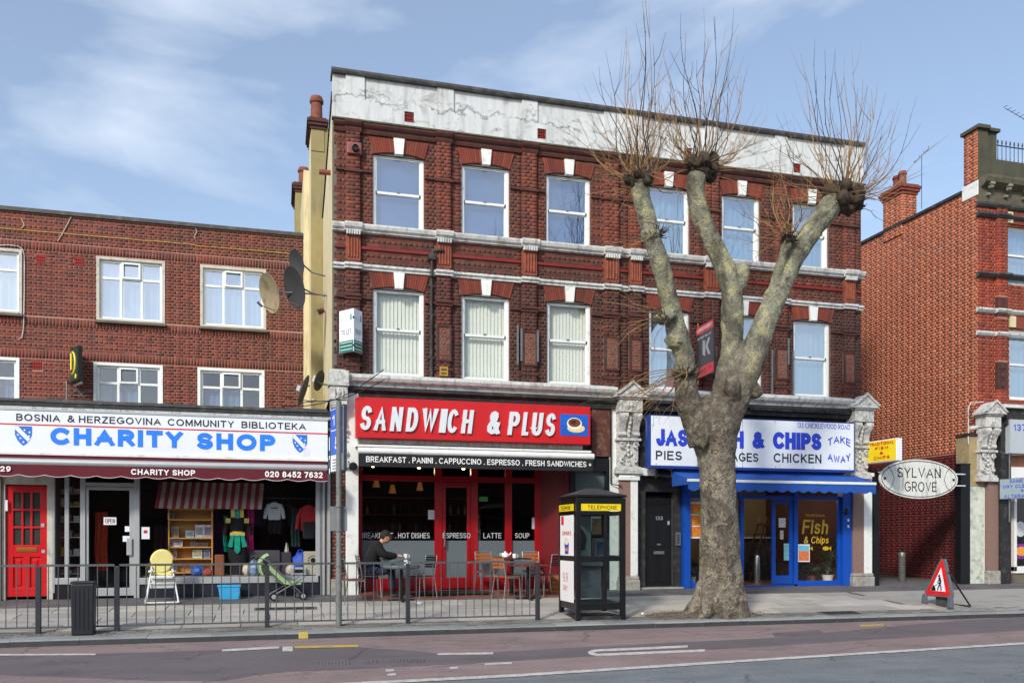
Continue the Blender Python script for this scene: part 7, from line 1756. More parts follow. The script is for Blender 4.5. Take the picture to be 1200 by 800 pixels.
crown(K2, [(779, 48), (783, 90), (795, 15), (799, 40), (823, 12), (828, 45), (841, 18), (848, 30), (858, 14), (862, 40), (850, 75), (836, 90), (812, 100), (879, 72), (870, 110), (805, 120), (820, 70), (868, 65), (788, 110), (858, 95)],
      [(772, 130), (782, 155), (765, 170), (880, 150), (890, 165), (900, 130), (882, 120), (770, 190), (905, 175), (895, 195), (875, 185), (780, 140), (890, 145), (910, 160), (760, 150), (925, 200), (770, 225), (885, 225)]+[(821+rr(-65, 65), 200-rr(15, 110)) for _ in range(28)])
crown(K3, [(938, 68), (942, 85), (954, 45), (962, 60), (981, 55), (992, 70), (1003, 60), (1012, 90), (1030, 95), (1034, 150), (1051, 148), (1078, 112), (1096, 168), (990, 95), (972, 90), (948, 110), (1020, 120), (965, 110), (1008, 105), (1000, 130)],
      [(905, 135), (895, 160), (890, 185), (1060, 185), (1068, 205), (1060, 225), (1075, 215), (1045, 240), (910, 200), (885, 205), (920, 170), (1040, 190), (900, 225), (925, 145), (1050, 205), (1046, 262), (905, 250), (880, 235), (1075, 240)]+[(988+rr(-75, 70), 236-rr(0, 110)) for _ in range(34)])
crown(K4, [(905, 190), (916, 170), (930, 180), (940, 200), (895, 215), (950, 210)], [(870, 250), (875, 270), (865, 290), (880, 300), (960, 250), (955, 280), (890, 240), (860, 330), (885, 225), (900, 330), (865, 225)]+[(924+rr(-50, 35), 280-rr(10, 80)) for _ in range(9)])
crown(K5, [], [(722, 345), (700, 385), (715, 400), (706, 420), (730, 360), (745, 395), (690, 340), (735, 330), (760, 430), (725, 395)])
crown(K6, [], [(758, 478), (735, 470), (742, 490), (720, 462), (712, 478), (752, 500), (770, 470), (730, 495), (765, 488), (722, 484), (745, 460), (748, 474), (760, 505), (700, 470), (715, 490), (733, 506), (778, 497), (727, 453)])
crown(K7, [], [(720, 250), (700, 290), (735, 235), (710, 310), (725, 290), (790, 260)])
# ------------------------------------------------------------------ pedestrian guard rail
RY = -3.5
xs_ = [PX(a, RY) for a in (-60, 45, 137, 313, 478, 630)]
posts = [45, 137, 313, 478, 630]
rail = thing('guard_rail', 'grey steel pedestrian railing along the kerb before the charity shop and cafe', 'railing', (xs_[1], RY, gz(RY)), world=True)
M_RAIL = pmat('railing_grey', C(92, 96, 98), .5, .2, 8, .1, 50, metal=.3, dirt=.25, dcol=C(60, 58, 56)); M_POST = pmat('railing_post', C(44, 50, 56), .5, .2, 8, .1, 50)
g0 = gz(RY); zt = g0+1.02
p_x = [xs_[1]-(xs_[3]-xs_[2])*.985]+xs_[1:]
for x in p_x:
    MB().box(x-.035, x+.035, RY-.035, RY+.035, g0-.02, zt-.02).build('post', M_POST, rail, bevel=.004)
for a, b in zip(p_x[:-1], p_x[1:]):
    f = MB(); f.box(a+.036, b-.036, RY-.015, RY+.015, zt-.022, zt+.012); f.box(a+.036, b-.036, RY-.012, RY+.012, g0+.07, g0+.095)
    pf = f.build('panel_frame', M_RAIL, rail)
    n_ = max(2, round((b-a)/.142)); bm_ = None
    for k in range(1, n_):
        x = a+(b-a)*k/n_
        if bm_ is None:
            o = MB().tube([(0, 0, g0+.095), (0, 0, zt-.022)], .0075, 6, caps=False).build('bar', M_RAIL, None, smooth=True); bm_ = o.data
        else:
            o = bpy.data.objects.new('bar', bm_); col.objects.link(o)
        o.parent = pf; o.location = Vector((x, RY, 0))-ORG[rail]
# slim black bin
bxx = PX(99.5, -3.62); 
t = thing('litter_bin', 'slim black litter bin standing against the railing by the red door', 'bin', (bxx, -3.70, gz(-3.70)))
MB().add([(-.15, -.1, 0), (.15, -.1, 0), (.15, .1, 0), (-.15, .1, 0), (-.16, -.1, .76), (.16, -.1, .76), (.16, .1, .76), (-.16, .1, .76)], [(3, 2, 1, 0), (4, 5, 6, 7), (0, 1, 5, 4), (1, 2, 6, 5), (2, 3, 7, 6), (3, 0, 4, 7)]).build('body', pmat('bin_black', C(30, 34, 42), .45, .2, 6, .1), t, bevel=.015)
MB().box(-.165, .165, -.11, .11, .765, .80).build('lid', M_BLACKM, t, bevel=.01)
for k in range(4): MB().box(-.1+.06*k, -.09+.06*k, -.103, -.09, .08, .68).build('rib', M_BLACK, t)
# sign pole with the projecting blue and white flag
y = -3.55; px_ = PX(397, y); zb = gz(y); 
t = thing('sign_pole', 'tall grey pole at the railing between the charity shop and the cafe', 'pole', (px_, y, zb)); H_ = PZ(397, 470, y)-zb
MB().lathe([(.05, 0), (.05, 1.0), (.044, 1.02), (.044, H_)], (0, 0, 0), 16).build('shaft', pmat('pole_grey', C(108, 112, 110), .55, .2, 6, .1, dirt=.25, dcol=C(70, 70, 66)), t, smooth=True)
q = MB()
for z in (1.55, 1.95, .98): q.lathe([(.05, z-.015), (.06, z-.01), (.06, z+.01), (.05, z+.015)], (0, 0, 0), 14)
q.build('clamp', M_GREY, t)
nb = MB().box(-.14, .14, .05, .065, 1.55, 1.95).build('back_plate', pmat('plate_grey', C(120, 126, 128), .6, .1), t)
z0, z1 = PZ(394, 551, y), PZ(394, 473, y)
t = thing('flag_sign', 'narrow blue and white flag sign seen almost edge-on at the top of the grey pole', 'sign', (px_+.045, y-.0, z0), rotz=R(-90+16)); Hs = z1-z0
# local x runs towards the street; the panel hangs back from the pole towards the shops
bx('panel', pmat('sign_edge_dark', C(60, 68, 74), .5), t, -.62, .02, .03, .085, 0, Hs, bevel=.005); f_ = bx('face', M_WSIGN, t, -.6, .0, .0265, .0295, .02, Hs-.02)
bx('blue_panel', pmat('flag_blue', C(40, 96, 214), .4), f_, -.59, -.01, .0225, .026, Hs*.27, Hs*.64); bx('blue_panel', pmat('flag_blue', C(40, 96, 214), .4), f_, -.59, -.01, .0225, .026, Hs*.66, Hs*.97)
text('15', -.5, Hs*.72, .4, Hs*.17, .022, M_WLET, f_, bold=.04); text('5', -.38, Hs*.34, .2, Hs*.2, .022, M_WLET, f_, bold=.04)
for k in range(4): bx('print_line', M_GREYR, f_, -.5, -.12, .0235, .026, Hs*(.05+.045*k), Hs*(.065+.045*k))
# ------------------------------------------------------------------ telephone box
ky, kx = GP(676, 727)[1], GP(676, 727)[0]
Wp, Dp = .91, .98; pzb = gz(ky+.4)
t = thing('telephone_box', 'black telephone box with yellow TELEPHONE strips and a white poster side', 'telephone box', (kx+Wp/2, ky+Dp/2, pzb-.0), rotz=0)
Hp = 2.03; w2, d2 = Wp/2, Dp/2; c = .085
q = MB()
for sx in (-1, 1):
    for sy_ in (-1, 1): q.box(sx*w2, sx*(w2-c), sy_*d2, sy_*(d2-c), -.04, Hp)
q.build('corner_post', M_BLACK, t, bevel=.008)
q = MB()
for z0, z1 in ((.14, .26), (.96, 1.05), (1.74, 1.80), (1.93, 2.04)):
    for s in (-1, 1):
        q.box(-w2+c, w2-c, s*(d2-.012), s*(d2-.07), z0, z1); q.box(s*(w2-.012), s*(w2-.07), -d2+c, d2-c, z0, z1)
q.box(.06, .11, -d2+.016, -d2+.06, .26, 1.74)
q.build('frame_rail', M_BLACK, t, bevel=.005)
bx('roof_edge', M_BLACK, t, -w2-.015, w2+.015, -d2-.015, d2+.015, 2.0401, 2.08, bevel=.008)
q = MB(); e = w2+.01; q.add([(-e, -e, 2.081), (e, -e, 2.081), (e, e, 2.081), (-e, e, 2.081), (-.1, -.1, 2.205), (.1, -.1, 2.205), (.1, .1, 2.205), (-.1, .1, 2.205)], [(3, 2, 1, 0), (4, 5, 6, 7), (0, 1, 5, 4), (1, 2, 6, 5), (2, 3, 7, 6), (3, 0, 4, 7)]); q.build('roof', pmat('roof_grey_black', C(52, 52, 54), .6, .3, 6, .2, dirt=.2), t)
M_TY = pmat('telephone_yellow', C(232, 206, 24), .4, .08, 8, 0)
ys_ = bx('yellow_strip', M_TY, t, -w2+c+.005, w2-c-.005, -d2+.004, -d2+.03, 1.81, 1.925); text('TELEPHONE', -.25, 1.835, .54, .065, -d2+.003, M_BLACK, ys_, bold=.0, spacing=.05)
SM = Matrix.Rotation(R(-90), 4, 'Z')
ys_ = MB().box(-w2+c+.005, w2-c-.005, -d2+.004, -d2+.03, 1.81, 1.925).build('yellow_strip', M_TY, t, M=SM); text('TELEPHONE', -.27, 1.835, .54, .065, -d2+.003, M_BLACK, ys_, M=SM, spacing=.05)
# panes: front, right, back; poster on the left side
for (z0, z1) in ((.26, .96), (1.05, 1.74)):
    for a, b in ((-w2+c, .06), (.11, w2-c)): MB().add([(a, -d2+.04, z0), (b, -d2+.04, z0), (b, -d2+.04, z1), (a, -d2+.04, z1)], [(0, 1, 2, 3)]).build('pane', M_GLP, t)
    MB().add([(-w2+c, d2-.04, z0), (w2-c, d2-.04, z0), (w2-c, d2-.04, z1), (-w2+c, d2-.04, z1)], [(0, 1, 2, 3)]).build('pane', M_GLP, t)
    MB().add([(w2-.04, -d2+c, z0), (w2-.04, d2-c, z0), (w2-.04, d2-c, z1), (w2-.04, -d2+c, z1)], [(0, 1, 2, 3)]).build('pane', M_GLP, t)
M_AD = pmat('poster_white', C(240, 240, 240), .35, .02, 3, 0)
def onleft(name, mat, a, b, z0, z1, d=.03, th=.003, par=None): return MB().box(a, b, -d2+d-th, -d2+d, z0, z1).build(name, mat, par or t, M=SM)
up = onleft('poster', M_AD, -w2+c+.0, w2-c, 1.05, 1.74); lo_ = onleft('poster', M_AD, -w2+c, w2-c, .26, .96)
onleft('red_tab', pmat('poster_red', C(210, 50, 40), .5), -w2+c+.06, -w2+c+.2, 1.58, 1.73, .0265, .002, up)
text('DRINKS', -.24, 1.40, .48, .07, -d2+.026, pmat('poster_red', C(210, 50, 40), .5), up, bold=.03, M=SM)
q = MB(); q.prism([(-.09, 1.08), (.09, 1.08), (.12, 1.27), (-.12, 1.27)], -d2+.022, -d2+.0265, 'y'); cpp = q.build('cup_picture', pmat('cup_blue', C(40, 70, 180), .5, .2, 20), up, M=SM)
onleft('cup_band', pmat('cup_orange', C(220, 120, 50), .5), -.09, .09, 1.13, 1.18, .0215, .002, cpp)
q = MB(); q.ball((0, -d2+.02, 1.29), (.12, .004, .06), 12, 6); q.ball((-.05, -d2+.02, 1.33), (.05, .004, .04), 10, 5); q.ball((.05, -d2+.02, 1.33), (.05, .004, .04), 10, 5); q.build('cream_picture', pmat('cream_pink', C(226, 216, 206), .5, .2, 30), cpp, M=SM)
text('9.9', -.2, .6, .26, .16, -d2+.026, pmat('faint_red_ink', C(214, 150, 150), .6), lo_, bold=.0, M=SM); text('ONLY', -.2, .45, .26, .09, -d2+.026, pmat('faint_red_ink', C(214, 150, 150), .6), lo_, M=SM)
# telephone backboard inside, seen through the glass
bb = bx('backboard', pmat('backboard_grey', C(128, 146, 146), .6, .15, 3), t, -.30, .12, d2-.14, d2-.08, .95, 1.74)
q = MB(); q.ball((-.12, d2-.17, 1.32), (.13, .04, .2), 12, 8, .35, 2, 3); q.build('handset_hood', pmat('hood_dark', C(56, 60, 62), .5, .3), bb, smooth=True)
bx('telephone', M_GREY, t, .16, .34, d2-.25, d2-.09, 1.0, 1.35, bevel=.01); bx('coin_panel', pmat('panel_navy', C(50, 66, 96), .5), t, .19, .31, d2-.255, d2-.2501, 1.05, 1.28)
bx('leaflet', pmat('leaflet', C(180, 150, 120), .6, .5, 14), t, .15, .33, d2-.12, d2-.1, 1.42, 1.7)
bx('lower_shelf', M_GREY, t, -.3, .33, d2-.2, d2-.09, .86, .93); bx('frosted_panel', M_FROST, t, -.1, .33, d2-.1, d2-.085, .28, .86)
bx('floor_plate', M_BLACKM, t, -w2+.02, w2-.02, -d2+.02, d2-.02, -.03, .03)
q = MB(); q.tube([(-w2-.01, -.05+.0, 1.08-.12+.0)]+[(-w2-.01-.0, .2+.13*math.cos(a), 1.0+.13*math.sin(a)) for a in [R(20*k) for k in range(19)]][0:0] or [(-w2-.0, .25+.12*math.cos(R(20*k)), 1.0+.12*math.sin(R(20*k))) for k in range(19)], .018, 6); q.build('handle_ring', M_WHP, t, smooth=True)
t_box = t; t_box.scale = (1.02, 1.0, 1.045)
# ------------------------------------------------------------------ roadworks sign
gx, gy = GP(1107, 711); 
t = thing('roadworks_sign', 'folding red triangle sign with a digging man on the pavement before the alley', 'road sign', (gx-.1, gy+.12, gz(gy)), rotz=R(-91)); 
M_SF = pmat('sign_frame_grey', C(88, 98, 106), .6, .15, 6); FM = Matrix.Rotation(R(-9), 4, 'X')
hw, zb_, zt_ = .36, .24, .97; 
def tri(h, a, b): return [(-h, a), (h, a), (h*.12, b), (-h*.12, b)]
MB().prism([(-hw-.03, zb_-.03), (hw+.03, zb_-.03), (hw+.03, zb_+.06), (.06, zt_+.03), (-.06, zt_+.03), (-hw-.03, zb_+.06)], .0, .05, 'y').build('frame', M_SF, t, M=FM, bevel=.008)
rdp = MB().prism([(-hw, zb_), (hw, zb_), (.02, zt_), (-.02, zt_)], -.006, -.0005, 'y').build('red_triangle', pmat('sign_red', C(214, 34, 34), .35), t, M=FM)
MB().prism([(-hw+.15, zb_+.085), (hw-.15, zb_+.085), (0, zt_-.16)], -.010, -.0065, 'y').build('white_triangle', M_WSIGN, rdp, M=FM)
q = MB(); z_ = zb_+.1
q.ball((-.02, -.013, z_+.30), (.028, .004, .028), 10, 6)
for pts, r in (([(-.01, -.013, z_+.27), (.03, -.013, z_+.2), (.035, -.013, z_+.13)], .03), ([(.03, -.013, z_+.13), (.0, -.013, z_+.07), (-.01, -.013, z_)], .017), ([(.035, -.013, z_+.13), (.07, -.013, z_+.07), (.09, -.013, z_)], .017), ([(.0, -.013, z_+.24), (-.04, -.013, z_+.17), (.0, -.013, z_+.15)], .012), ([(.04, -.013, z_+.17), (-.1, -.013, z_+.09)], .007)): q.tube(pts, r, 6)
q.v = [(x, -.0105-(.003 if i % 2 else .0), z) for i, (x, y, z) in enumerate(q.v)]
q.prism([(-.2, z_-.01), (-.06, z_-.01), (-.1, z_+.08), (-.14, z_+.11), (-.17, z_+.06)], -.0145, -.0105, 'y')
q.build('digging_man', M_BLACK, rdp, M=FM)
for s in (-1, 1):
    q = MB(); q.add([(s*hw-.05, 0, zb_), (s*hw+.05, 0, zb_), (s*hw+.05, .05, zb_), (s*hw-.05, .05, zb_), (s*hw-.06, -.02, 0), (s*hw+.06, -.02, 0), (s*hw+.06, .07, 0), (s*hw-.06, .07, 0)], [(0, 1, 2, 3), (7, 6, 5, 4), (4, 5, 1, 0), (5, 6, 2, 1), (6, 7, 3, 2), (7, 4, 0, 3)])
    q.build('foot', M_SF, t, bevel=.01)
q = MB(); q.tube([(-.2, .12, .72), (-.24, .62, .02), (.24, .62, .02), (.2, .12, .72)], .018, 6); q.tube([(-.3, .05, .25), (-.24, .62, .05)], .01, 5); q.build('rear_strut', M_BLACK, t)
MB().box(-.14, .14, .1, .3, 0, .32).build('weight_block', pmat('weight_block', C(66, 66, 68), .9, .3, 8), t, bevel=.02)
# ------------------------------------------------------------------ things on the shop forecourt
def base(a, b): 
    x, y = GP(a, b); return x, y
x, y = base(190, 699)
hc = thing('high_chair', 'folding high chair with a pale yellow padded back outside the charity shop', 'high chair', (PX(190, -.62), -.62, gz(-.62)), rotz=R(8))
M_HCW = pmat('white_plastic', C(214, 218, 216), .4, .05); M_HCY = pmat('pale_yellow_pad', C(232, 220, 140), .7, .08, 6)
q = MB()
for s in (-1, 1):
    q.tube([(s*.28, -.3, .0), (s*.2, -.02, .5), (s*.17, .1, .78)], .016, 8); q.tube([(s*.29, .28, .0), (s*.2, .02, .5), (s*.17, -.08, .62)], .016, 8); q.tube([(s*.28, -.3, .012), (s*.29, .28, .012)], .015, 8)
q.tube([(-.28, -.3, .012), (.28, -.3, .012)], .016, 8); q.tube([(-.29, .28, .012), (.29, .28, .012)], .014, 8); q.tube([(-.22, -.1, .36), (.22, -.1, .36)], .012, 8)
q.build('frame', M_HCW, hc, smooth=True)
prof = [(.21*math.cos(a)*(1 if math.sin(a) > 0 else .9), .77+.22*math.sin(a)) for a in [R(12*k) for k in range(30)]]
MB().prism(prof, .02, .09, 'y').build('backrest', M_HCY, hc, bevel=.025, smooth=True, M=Matrix.Rotation(R(6), 4, 'X'))
MB().box(-.19, .19, -.16, .1, .44, .50).build('seat', M_HCW, hc, bevel=.02); MB().box(-.21, .21, -.06, .02, .26, .44).build('leg_guard', M_HCW, hc, bevel=.02); MB().box(-.17, .17, -.02, .03, .50, .60).build('seat_pad', M_HCY, hc, bevel=.02)
q = MB(); q.box(-.24, -.17, -.2, .08, .56, .6); q.box(.17, .24, -.2, .08, .56, .6); q.build('arm', M_HCW, hc, bevel=.015)
x, y = base(269, 699)
tb = thing('blue_tub', 'translucent blue plastic tub on the ground below the charity shop window', 'tub', (PX(269, -.36), -.36, gz(-.36)))
q = MB(); a, b = .17, .205; q.add([(-a, -.12, 0), (a, -.12, 0), (a, .12, 0), (-a, .12, 0), (-b, -.15, .27), (b, -.15, .27), (b, .15, .27), (-b, .15, .27), (-b+.015, -.135, .27), (b-.015, -.135, .27), (b-.015, .135, .27), (-b+.015, .135, .27), (-a+.01, -.11, .02), (a-.01, -.11, .02), (a-.01, .11, .02), (-a+.01, .11, .02)],
      [(3, 2, 1, 0), (0, 1, 5, 4), (1, 2, 6, 5), (2, 3, 7, 6), (3, 0, 4, 7), (4, 5, 9, 8), (5, 6, 10, 9), (6, 7, 11, 10), (7, 4, 8, 11), (8, 9, 13, 12), (9, 10, 14, 13), (10, 11, 15, 14), (11, 8, 12, 15), (12, 13, 14, 15)])
q.build('body', pmat('blue_plastic', C(60, 166, 220), .3, .08), tb); MB().box(-.215, .215, -.16, -.151, .24, .28).build('rim', pmat('blue_plastic', C(60, 166, 220), .3, .08), tb)
x, y = base(335, 701)
pc = thing('pushchair', 'lime green pushchair with patterned seat outside the charity shop window', 'pushchair', (PX(335, -.6), -.6, gz(-.6)), rotz=R(12))
M_LIME = pmat('lime_fabric', C(150, 184, 132), .8, .2, 10); M_LIMD = pmat('patterned_fabric', C(96, 76, 92), .85, .7, 18)
q = MB()
for s in (-.2, .2): q.tube([(-.55, s, .82), (-.4, s, .78), (.28, s, .10)], .012, 7); q.tube([(-.28, s, .10), (.28, s, .42), (.34, s, .46)], .012, 7)
q.tube([(-.28, -.2, .1), (-.28, .2, .1)], .01, 6); q.tube([(.28, -.2, .1), (.28, .2, .1)], .01, 6); q.build('frame', M_GREY, pc, smooth=True)
q = MB(); q.prism([(-.42, .66), (-.36, .70), (-.02, .38), (.26, .34), (.26, .29), (-.06, .30)], -.19, .19, 'y'); q.build('seat', M_LIME, pc, bevel=.015)
MB().prism([(-.40, .72), (-.34, .74), (.0, .42), (-.03, .38)], -.15, .15, 'y').build('seat_liner', M_LIMD, pc, bevel=.015)
q = MB(); vs = []
for i in range(7):
    a = R(95+22*i); 
    for s in (-.2, -.1, 0, .1, .2): vs.append((-.34+.17*math.cos(a), s, .66+.25*math.sin(a)*(1-.8*abs(s))))
q.add(vs, [(i*5+j, i*5+j+1, (i+1)*5+j+1, (i+1)*5+j) for i in range(6) for j in range(4)]); q.build('hood', M_LIME, pc, smooth=True)
for xx in (-.28, .28):
    for s in (-.22, .22):
        w_ = MB().lathe([(.03, -.02), (.075, -.018), (.075, .018), (.03, .02)], (xx, s, .078), 18, ax='y').build('wheel', M_BLACK, pc, smooth=True); MB().lathe([(.0, -.024), (.045, -.022), (.045, .022), (.0, .024)], (xx, s, .078), 14, ax='y').build('hub', M_ALU, w_, smooth=True)
q = MB(); q.tube([(-.55, -.2, .82), (-.62, -.2, .80)], .018, 7); q.tube([(-.55, .2, .82), (-.62, .2, .80)], .018, 7); q.build('handle', M_BLACK, pc)
# ------------------------------------------------------------------ cafe tables, chairs and the seated customer
def aluchair(lab, x, y, rz, wood=True, group='metal-framed cafe chairs', dark=False):
    t = thing('cafe_chair', lab, 'chair', (x, y, gz(y)+.0), rotz=rz, group=group)
    q = MB()
    for s in (-1, 1):
        q.tube([(s*.19, -.2, 0), (s*.18, -.18, .43), (s*.18, .17, .44)], .011, 7); q.tube([(s*.2, .24, 0), (s*.18, .18, .44), (s*.18, .25, .86)], .011, 7)
    q.tube([(-.18, .25, .86), (.18, .25, .86)], .011, 7); q.tube([(-.18, -.18, .43), (.18, -.18, .43)], .01, 6); q.build('frame', M_ALUP, t, smooth=True)
    if wood == 'solid':
        MB().box(-.18, .18, -.2, .18, .445, .465).build('seat', M_WOODD, t, bevel=.006)
    m = M_WOODD if wood else M_BLACK
    if wood != 'solid': MB().box(-.19, .19, -.2, .19, .445, .465).build('seat', pmat('red_brown_seat', C(110, 44, 34), .5, .2), t, bevel=.006)
    n_ = 3 if wood else 5
    for k in range(n_):
        z = .62+.23*k/n_; yy = .2+.05*(z-.44)/.42
        MB().box(-.175, .175, yy-.012, yy+.008, z, z+.23/n_*.72).build('slat', m, t, bevel=.004)
    return t
def table(lab, x, y, round_=True, top=M_BLACKM, rr=.34, h=.72):
    t = thing('cafe_table', lab, 'table', (x, y, gz(y)))
    if round_: MB().lathe([(rr*.8, -.05), (rr-.01, -.035), (rr+.01, -.01), (rr+.01, .02), (rr, .028), (0, .03)], (0, 0, h-.03), 28).build('table_top', top, t, smooth=True)
    else: MB().box(-rr, rr, -rr, rr, h-.03, h).build('table_top', top, t, bevel=.005)
    MB().lathe([(.045, .03), (.04, h-.04)], (0, 0, 0), 12).build('column', M_BLACK, t, smooth=True)
    q = MB(); q.box(-.27, .27, -.035, .035, 0, .035); q.box(-.035, .035, -.27, -.036, 0, .034); q.box(-.035, .035, .036, .27, 0, .034); q.build('foot', M_BLACK, t, bevel=.008)
    return t
M_TG = pmat('grey_tabletop', C(104, 116, 120), .22, .12, 6)
ta = base(467, 700); tbx, tby = PX(468, -.95), -.95
table('round grey table nearest the kerb, left of the cafe door', PX(470, -1.0), -1.0, top=M_TG, rr=.36, h=.70)
table('round grey table behind, where the customer in black is reading', PX(461, -.42), -.42, top=M_TG, rr=.34, h=.76)
table('dark square table with the teapot, right of the cafe door', PX(600, -.35), -.35, False, M_BLACKM, .33, .76)
table('red-brown square table nearest the kerb, right of the cafe door', PX(619, -1.1), -1.1, False, pmat('red_brown_top', C(116, 48, 44), .35, .2, 6), .36, .70)
# chairs on the left: black slatted; on the right: orange wood
aluchair('black slatted metal chair seen from the side against the white pilaster', PX(412, -1.2), -1.2, R(112), wood=False)
aluchair('metal chair with the seated customer in black', PX(433, -.55), -.55, R(95), wood=False)
aluchair('black-backed metal chair right of the round grey tables', PX(494, -.8), -.8, R(-62), wood=False)
aluchair('orange wooden chair nearest the cafe door, back to the window', PX(570, -.1), -.1, R(4), wood=True)
aluchair('orange wooden chair against the window right of the teapot', PX(624, -.15), -.15, R(-6), wood=True)
aluchair('orange wooden chair in the middle, turned side-on at the red-brown table', PX(594, -1.05), -1.05, R(115), wood='solid')
aluchair('dark metal chair at the right end of the cafe tables', PX(641, -.75), -.75, R(-75), wood=False)
cr = thing('wooden_crate', 'small wooden crate by the black bay at the right of the cafe', 'crate', (PX(653, -.45), -.4, gz(-.4)))
q = MB()
for k in range(4): q.box(-.14, .14, -.12, .12, .1*k, .1*k+.088)
q.build('board', M_WOODD, cr); 
for (a, y, z, lab) in ((592, -.45, .722, 'white teapot on the dark square table'),):
    t = thing('teapot', lab, 'teapot', (PX(a, y), y, gz(y)+.762)); MB().lathe([(.04, 0), (.075, .03), (.08, .07), (.055, .11), (.02, .125), (.015, .145), (0, .15)], (0, 0, 0), 16).build('body', M_WLET, t, smooth=True); MB().tube([(.06, 0, .05), (.11, 0, .09), (.13, 0, .12)], [.02, .014, .01], 7).build('spout', M_WLET, t, smooth=True); MB().tube([(-.06, 0, .1), (-.12, 0, .09), (-.11, 0, .04), (-.06, 0, .04)], .009, 6).build('handle', M_WLET, t, smooth=True)
def mug(a, y, zt, lab):
    t = thing('mug', lab, 'cup', (PX(a, y), y, gz(y)+zt)); MB().lathe([(.035, 0), (.042, .02), (.045, .1), (.039, .1), (.036, .02), (0, .015)], (0, 0, 0), 16).build('body', M_WLET, t, smooth=True); MB().tube([(.04, 0, .08), (.075, 0, .07), (.072, 0, .035), (.04, 0, .025)], .007, 6).build('handle', M_WLET, t, smooth=True)
mug(603, -.5, .762, 'white mug right of the teapot on the dark square table'); mug(475.5, -.4, .762, 'white cup on the far round grey table'); mug(476, -1.05, .702, 'small white cup on the near round grey table')
bk_ = thing('book', 'open paper the customer is reading on the far round table', 'paper', (PX(455, -.5), -.5, gz(-.5)+.763)); MB().box(-.14, .0, -.1, .1, 0, .012, M=Matrix.Rotation(R(-4), 4, 'Y')).box(.001, .14, -.1, .1, 0, .012, M=Matrix.Rotation(R(-3), 4, 'Y')).build('page', M_WSIGN, bk_)
lt = tag(MB().ball((PX(492, -1.5), -1.5, gz(-1.5)+.02), (.06, .04, .02), 8, 5, .5, 3).build('napkin', M_WSIGN, None), 'crumpled white napkin on the ground by the cafe tables', 'litter')
lt = tag(MB().ball((GP(753, 720)[0], GP(753, 720)[1], gz(GP(753, 720)[1])+.02), (.03, .03, .025), 8, 5, .4, 3).build('paper_scrap', M_WSIGN, None), 'small white scrap on the soil right of the telephone box', 'litter')

# ---- person
px0, py0 = PX(432, -.6), -.55; G0 = gz(py0)
per = thing('person', 'person in a black coat and jeans sitting bowed over the round cafe table', 'person', (px0, py0, G0), rotz=0)
M_COAT = pmat('black_coat', C(13, 13, 16), .9, .3, 8, .3, 40); M_JEAN = pmat('blue_jeans', C(26, 38, 62), .85, .3, 12, .2, 60); M_SKIN = pmat('skin', C(196, 142, 118), .6, .08, 8); M_HAIR = pmat('dark_hair', C(36, 28, 24), .85, .4, 30, .5, 90); M_SHOE = pmat('dark_shoe', C(30, 28, 28), .5)
def skin(name, verts, edges, radii, mat, parent, root=0, sub=2):
    me = bpy.data.meshes.new(name); me.from_pydata(verts, edges, []); o = bpy.data.objects.new(name, me); col.objects.link(o)
    me.materials.append(mat)
    m = o.modifiers.new('skin', 'SKIN'); m.use_smooth_shade = True
    for i, r in enumerate(radii):
        sv = me.skin_vertices[0].data[i]; sv.radius = r if isinstance(r, tuple) else (r, r); sv.use_root = (i == root)
    s = o.modifiers.new('sub', 'SUBSURF'); s.levels = sub; s.render_levels = sub
    dg = bpy.context.evaluated_depsgraph_get(); dg.update(); nm = bpy.data.meshes.new_from_object(o.evaluated_get(dg))
    bpy.data.objects.remove(o); o = bpy.data.objects.new(name, nm); col.objects.link(o); o.parent = parent
    if not nm.materials: nm.materials.append(mat)
    return o
